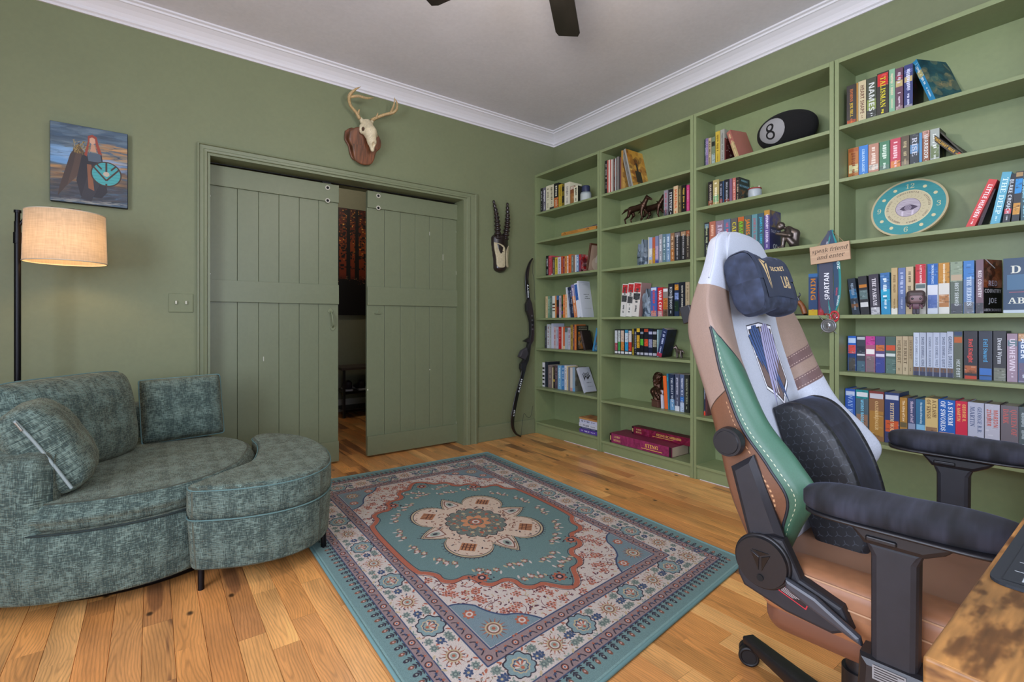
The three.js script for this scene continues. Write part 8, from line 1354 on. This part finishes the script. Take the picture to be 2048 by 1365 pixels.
  for (const s of [-1, 1]) {
    obj('side_bolster', gridGeo(30, 20, (u, v) => { const z = lerp(-0.12, 0.37, u), e = smooth(0, 0.08, u) * (1 - smooth(0.9, 1, u)), a = v * Math.PI * 2, hw = 0.048, hh = (0.052 + 0.008 * Math.sin(u * 3)) * (0.35 + 0.65 * e), cs = Math.cos(a), sn = Math.sin(a); const yc = 0.487 - 0.012 * u; return [s * (0.222 + hw * Math.sign(cs) * Math.pow(Math.abs(cs), 0.6)), yc + hh * Math.sign(sn) * Math.pow(Math.abs(sn), 0.6), z]; }, { flip: s > 0 }), org, seat);
    const pts = [], pts2 = []; for (let i = 0; i <= 20; i++) { const u = i / 20; pts.push(V(s * 0.266, 0.53 - 0.014 * u, lerp(-0.1, 0.35, u))); pts2.push(V(s * 0.271, 0.5 - 0.014 * u, lerp(-0.1, 0.35, u))); }
    for (const q of [pts, pts2]) obj('stitching', tube(q, 0.002, 30, 5), mat('#c89a74', 0.7), seat);
  }
  obj('seat_shell', toCreasedNormals(rbx(-0.262, 0.262, 0.39, 0.47, -0.1, 0.36, 0.035, 4), 1.2), brn, seat);
  // mechanism, gas lift, star base, casters
  obj('tilt_mechanism', [rbx(-0.12, 0.14, 0.35, 0.4, -0.1, 0.2, 0.01), rbx(-0.3, 0.3, 0.375, 0.4, 0.07, 0.17, 0.008)], blk, ch);
  obj('gas_lift', [cyl(0.026, 0.026, 0.2, 0.02, 0.18, 0.0, 28), cyl(0.034, 0.034, 0.13, 0.02, 0.1, 0.0, 28), cyl(0.045, 0.04, 0.05, 0.02, 0.075, 0.0, 28)], blk, ch);
  const base = part('star_base', ch); const ang0 = Math.atan2(-0.33, 0.19);
  for (let k = 0; k < 5; k++) {
    const a = ang0 + k * Math.PI * 2 / 5, g = gridGeo(8, 12, (u, v) => { const r = lerp(0.02, 0.36, u), hw = lerp(0.032, 0.02, u), yt = lerp(0.115, 0.075, u), yb = lerp(0.06, 0.05, u), c = v * Math.PI * 2, cs = Math.sign(Math.cos(c)) * Math.pow(Math.abs(Math.cos(c)), 0.5), sn = Math.sign(Math.sin(c)) * Math.pow(Math.abs(Math.sin(c)), 0.5); return [r, (yt + yb) / 2 + sn * (yt - yb) / 2, cs * hw]; });
    const cap = rbx(0.345, 0.368, 0.052, 0.074, -0.019, 0.019, 0.006); g.rotateY(-a); cap.rotateY(-a); for (const q of [g, cap]) q.translate(0.02, 0, 0); obj('spoke', [g, cap], blk, base);
    const cs = [], cx = 0.02 + Math.cos(a) * 0.352, cz = Math.sin(a) * 0.352;
    for (const s of [-1, 1]) { const w = new THREE.CylinderGeometry(0.027, 0.027, 0.017, 28); w.rotateX(Math.PI / 2); w.translate(0.006, 0.0275, s * 0.014); const r = new THREE.TorusGeometry(0.023, 0.005, 8, 28); r.translate(0.006, 0.0275, s * 0.02); cs.push(w, r); }
    cs.push(rbx(-0.012, 0.02, 0.03, 0.058, -0.008, 0.008, 0.004)); const m = new THREE.Matrix4().makeRotationY(-a + 0.9).setPosition(cx, 0, cz); cs.forEach((q) => q.applyMatrix4(m)); obj('caster', cs, rubber, base);
  }
  // arm rests
  const velvet = grainMat('#22232b', 0.45, 0.9, { fx: 18, fy: 5, coarse: 0.9, rep: [6, 3], m: { sheen: 0.6, sheenRoughness: 0.4, sheenColor: new THREE.Color('#7c86a8') } });
  const arm = (s) => {
    const a = part('armrest', ch), X = s * 0.315;
    const pad = gridGeo(40, 24, (u, v) => { const z = lerp(-0.006, 0.275, u), e = Math.pow(Math.max(0, 1 - Math.pow(Math.abs(u * 2 - 1), 5)), 0.5), c = v * Math.PI * 2, cs = Math.sign(Math.cos(c)) * Math.pow(Math.abs(Math.cos(c)), 0.7), sn = Math.sign(Math.sin(c)) * Math.pow(Math.abs(Math.sin(c)), 0.75); const hw = (0.047 + 0.004 * Math.sin(u * Math.PI)) * e, hh = 0.024 * (0.25 + 0.75 * e); return [X + cs * hw + s * 0.012 * (u - 0.5) * -1, 0.7 + sn * hh + 0.003 * (fbm(u * 6, v * 6, s, 2) - 0.5), z, z, v * 0.25]; }, { flip: true });
    obj('pad', weldNormals(pad), velvet, a);
    obj('pad_tray', gridGeo(30, 16, (u, v) => { const z = lerp(-0.004, 0.273, u), e = Math.pow(Math.max(0, 1 - Math.pow(Math.abs(u * 2 - 1), 6)), 0.5), c = v * Math.PI * 2; return [X + Math.cos(c) * 0.052 * e, 0.68 + Math.sign(Math.sin(c)) * Math.pow(Math.abs(Math.sin(c)), 0.6) * 0.0055, z]; }, { flip: true }), blk, a);
    obj('slide_plate', [zy([[0.065, 0.675], [0.2, 0.675], [0.185, 0.66], [0.162, 0.648], [0.086, 0.648]], X + 0.03, 0.06, 0.008), rbx(X - 0.034, X + 0.034, 0.655, 0.664, 0.09, 0.13, 0.003)], blk, a);
    obj('post', zy([[0.086, 0.652], [0.162, 0.652], [0.154, 0.63], [0.152, 0.43], [0.094, 0.43], [0.094, 0.63]], X + 0.0225, 0.045, 0.009), blkMatte, a);
    obj('post_socket', [zy([[0.08, 0.47], [0.165, 0.47], [0.172, 0.37], [0.15, 0.35], [0.09, 0.35], [0.075, 0.38]], X + 0.03, 0.06, 0.012), rbx(Math.min(X, X - s * 0.16), Math.max(X, X - s * 0.16), 0.36, 0.385, 0.09, 0.155, 0.006)], blk, a);
    if (s < 0) { const [c, g] = canvas(256, 128); g.fillStyle = '#8c8c8c'; g.fillRect(0, 0, 256, 128); g.fillStyle = '#2a2a2c'; for (let i = 0; i < 5; i++) g.fillRect(14, 14 + i * 22, i % 2 ? 180 : 228, 10); const p = new THREE.PlaneGeometry(0.042, 0.022); p.rotateY(-Math.PI / 2); p.translate(X - 0.0313, 0.452, 0.12); obj('spec_label', p, new THREE.MeshPhysicalMaterial({ map: texOf(c), roughness: 0.5 }), a); }
  };
  arm(-1); arm(1);

  // loose pillows follow the reclined back
  const place = (g) => { g.position.set(0, 0.53, -0.135); g.rotation.x = -T; };
  const M4 = new THREE.Matrix4().compose(V(0, 0.53, -0.135), new THREE.Quaternion().setFromEuler(new THREE.Euler(-T, 0, 0)), V(1, 1, 1)).premultiply(new THREE.Matrix4().compose(V(-1.772, 0, 3.0), new THREE.Quaternion().setFromEuler(new THREE.Euler(0, 5 * Math.PI / 180, 0)), V(1, 1, 1)));
  const onBack = (name, label) => { const o = thing(name, label, 'pillow'); M4.decompose(o.position, o.quaternion, o.scale); return o; };
  const np = onBack('neck_pillow', 'navy velvet neck pillow with gold emblem strapped to the chair top');
  const navy = grainMat('#2a3142', 0.3, 0.9, { fx: 10, fy: 10, coarse: 0.8, rep: [6, 6], m: { sheen: 0.7, sheenRoughness: 0.4, sheenColor: new THREE.Color('#7080a8') } });
  const NW = 0.102, NC = [-0.05, 0.547, 0.12];
  const npR = (u) => { const k = Math.abs(u); return [0.08 - 0.011 * (1 - smooth(0.0, 0.8, k)) - 0.006 * smooth(0.9, 1, k), 0.036 - 0.003 * (1 - smooth(0, 0.6, k))]; };
  const npP = (u, a, out = 0) => { const [rv, rw] = npR(u), cs = Math.cos(a), sn = Math.sin(a), f = (q, e) => Math.sign(q) * Math.pow(Math.abs(q), e); return [NC[0] + u * NW, NC[1] + f(sn, 0.6) * (rv * 0.95 + out), NC[2] + f(cs, 0.6) * (rw + out)]; };
  const body = gridGeo(48, 36, (u, v) => { const s = u * 2 - 1; let p = npP(s, v * Math.PI * 2); const e = 0.004 * (fbm(s * 4, v * 9, 3, 3) - 0.5); return [p[0], p[1] + e, p[2] + e, p[0], v * 0.4]; });
  obj('cover', weldNormals(body), navy, np);
  for (const s of [-1, 1]) obj('end_panel', gridGeo(36, 8, (u, v) => { const p = npP(s, u * Math.PI * 2), k = 1 - v; return [NC[0] + s * (NW + 0.012 * Math.sqrt(1 - k * k)), NC[1] + (p[1] - NC[1]) * k, NC[2] + (p[2] - NC[2]) * k, (p[1] - NC[1]) * k, (p[2] - NC[2]) * k]; }, { flip: s < 0 }), navy, np);
  { const [c, g] = canvas(512, 320); g.fillStyle = '#2a3142'; g.fillRect(0, 0, 512, 320); g.fillStyle = '#c8ab78';
    const t = (p) => { g.beginPath(); p.forEach((q, i) => g[i ? 'lineTo' : 'moveTo'](q[0], q[1])); g.fill(); };
    t([[30, 70], [92, 112], [98, 250]]); t([[178, 70], [116, 112], [110, 250]]); t([[44, 60], [164, 60], [104, 100]]);
    g.font = 'bold 76px sans-serif'; g.save(); g.translate(212, 150); g.scale(1.0, 0.8); g.fillText('SECRET', 0, 0); g.restore(); g.save(); g.translate(350, 232); g.scale(1.0, 0.8); g.fillText('LAB', 0, 0); g.restore();
    obj('emblem', gridGeo(20, 12, (u, v) => { const s = lerp(-0.8, 0.78, u); const p = npP(s, lerp(-0.4, 0.72, v), 0.0012); return [...p, u, v]; }), new THREE.MeshPhysicalMaterial({ map: texOf(c), roughness: 0.8 }), np).userData.label = 'gold embroidered emblem and lettering'; }
  const lp = onBack('lumbar_pillow', 'black velvet lumbar pillow with quilted sides on the chair back');
  const prof = [[0.062, 0.262], [0.1, 0.268], [0.138, 0.245], [0.165, 0.19], [0.18, 0.11], [0.178, 0.02], [0.16, -0.055], [0.12, -0.075], [0.07, -0.06], [0.062, 0.1]];
  const lumb = (x0, x1, bev) => { const g = prism(prof, x1 - x0, bev, { smooth: true, bseg: 4 }); g.applyMatrix4(new THREE.Matrix4().makeBasis(V(0, 0, 1), V(0, 1, 0), V(-1, 0, 0))); g.translate(x1, 0, 0); const o = toCreasedNormals(g, 1.0); return boxUV(o); };
  const dark = grainMat('#20222b', 0.3, 0.9, { fx: 8, fy: 8, coarse: 1, rep: [5, 5], m: { sheen: 0.8, sheenRoughness: 0.4, sheenColor: new THREE.Color('#7686b0') } });
  obj('cover', lumb(-0.036, 0.108, 0.02), dark, lp);
  const quilt = (() => { const [c, g] = canvas(256, 256); g.fillStyle = '#17181c'; g.fillRect(0, 0, 256, 256); g.strokeStyle = '#3a3d46'; g.lineWidth = 5; for (let i = -1; i < 5; i++) for (let j = -1; j < 5; j++) { const x = i * 64 + (j % 2) * 32, y = j * 64; for (const a of [0.5, 2.6, 4.7]) { g.beginPath(); g.moveTo(x, y); g.lineTo(x + Math.cos(a) * 26, y + Math.sin(a) * 26); g.stroke(); } } return new THREE.MeshPhysicalMaterial({ map: texOf(c, true, [14, 14]), roughness: 0.5 }); })();
  obj('quilted_side', lumb(-0.07, -0.032, 0.014), quilt, lp); obj('quilted_side', lumb(0.103, 0.13, 0.014), quilt, lp);
}
// ---------------------------------------------------------------- desk with cutting mat
{
  const x0 = -2.534, z0 = 3.29, t = thing('desk', 'rustic brown wooden desk edge in the near corner', 'desk', [x0, 0, z0]);
  const wood = (() => pixelTex(1024, 1024, (u, v) => { const g = 0.6 * fbm(u * 8, v * 110, 2, 4) + 0.4 * fbm(u * 30, v * 260, 4, 2), k = fbm(u * 4, v * 9, 5, 3), s = smooth(0.5, 0.7, fbm(u * 16, v * 46, 8, 4)); const f = 0.55 + 0.6 * g + 0.25 * (k - 0.5); return [lerp(184, 112, s) * f, lerp(130, 72, s) * f, lerp(70, 36, s) * f]; }, true, [1.4, 1.4]))();
  const dm = new THREE.MeshPhysicalMaterial({ map: wood, roughness: 0.5 });
  obj('desktop', rbx(0, 1.4, 0.705, 0.74, 0, 0.65, 0.003), dm, t);
  obj('apron', rbx(0.004, 0.03, 0.6, 0.705, 0.03, 0.6, 0.002), dm, t);
  for (const z of [0.045, 0.095]) { const s = new THREE.CylinderGeometry(0.006, 0.006, 0.003, 18); s.rotateZ(Math.PI / 2); s.translate(-0.001, 0.722, z - 0.02); obj('screw', s, mat('#8a7a64', 0.35, { metalness: 0.7 }), t); }
  for (const [x, z] of [[0.06, 0.08], [0.06, 0.57], [1.34, 0.57], [1.34, 0.08]]) obj('leg', rbx(x - 0.025, x + 0.025, 0, 0.706, z - 0.025, z + 0.025, 0.003), M.metal, t);
  const m = thing('cutting_mat', 'black desk mat with white ruler numbers on the desk', 'mat', [x0 + 0.19, 0.7402, z0 + 0.006]);
  const [c, g] = canvas(1024, 640); g.fillStyle = '#1d2228'; g.fillRect(0, 0, 1024, 640); g.strokeStyle = '#aab0b4'; g.fillStyle = '#c8ced2'; g.font = '26px sans-serif'; g.lineWidth = 2;
  for (let i = 0; i < 30; i++) { const y = 18 + i * 22; g.beginPath(); g.moveTo(8, y); g.lineTo(i % 5 ? 26 : 40, y); g.stroke(); }
  for (let i = 0; i < 28; i++) { const x = 40 + i * 36; g.beginPath(); g.moveTo(x, 6); g.lineTo(x, 34); g.stroke(); g.save(); g.translate(x + 8, 74); g.rotate(-Math.PI / 2); g.fillText(String(25 - i > 0 ? 25 - i : ''), 0, 0); g.restore(); }
  const sh = new THREE.Shape(); { const w = 0.86, h = 0.5, r = 0.02; sh.moveTo(r, 0); sh.lineTo(w - r, 0); sh.quadraticCurveTo(w, 0, w, r); sh.lineTo(w, h - r); sh.quadraticCurveTo(w, h, w - r, h); sh.lineTo(r, h); sh.quadraticCurveTo(0, h, 0, h - r); sh.lineTo(0, r); sh.quadraticCurveTo(0, 0, r, 0); }
  const mg = new THREE.ExtrudeGeometry(sh, { depth: 0.003, bevelEnabled: false, curveSegments: 6 }); mg.rotateX(Math.PI / 2); mg.translate(0, 0.003, 0);
  obj('mat_body', mg, mat('#1d2228', 0.75), m);
  const pr = new THREE.PlaneGeometry(0.84, 0.48); pr.rotateX(-Math.PI / 2); pr.translate(0.43, 0.0034, 0.25); obj('ruler_print', pr, new THREE.MeshPhysicalMaterial({ map: texOf(c), roughness: 0.75 }), m);
}

renderer.render(scene, camera);
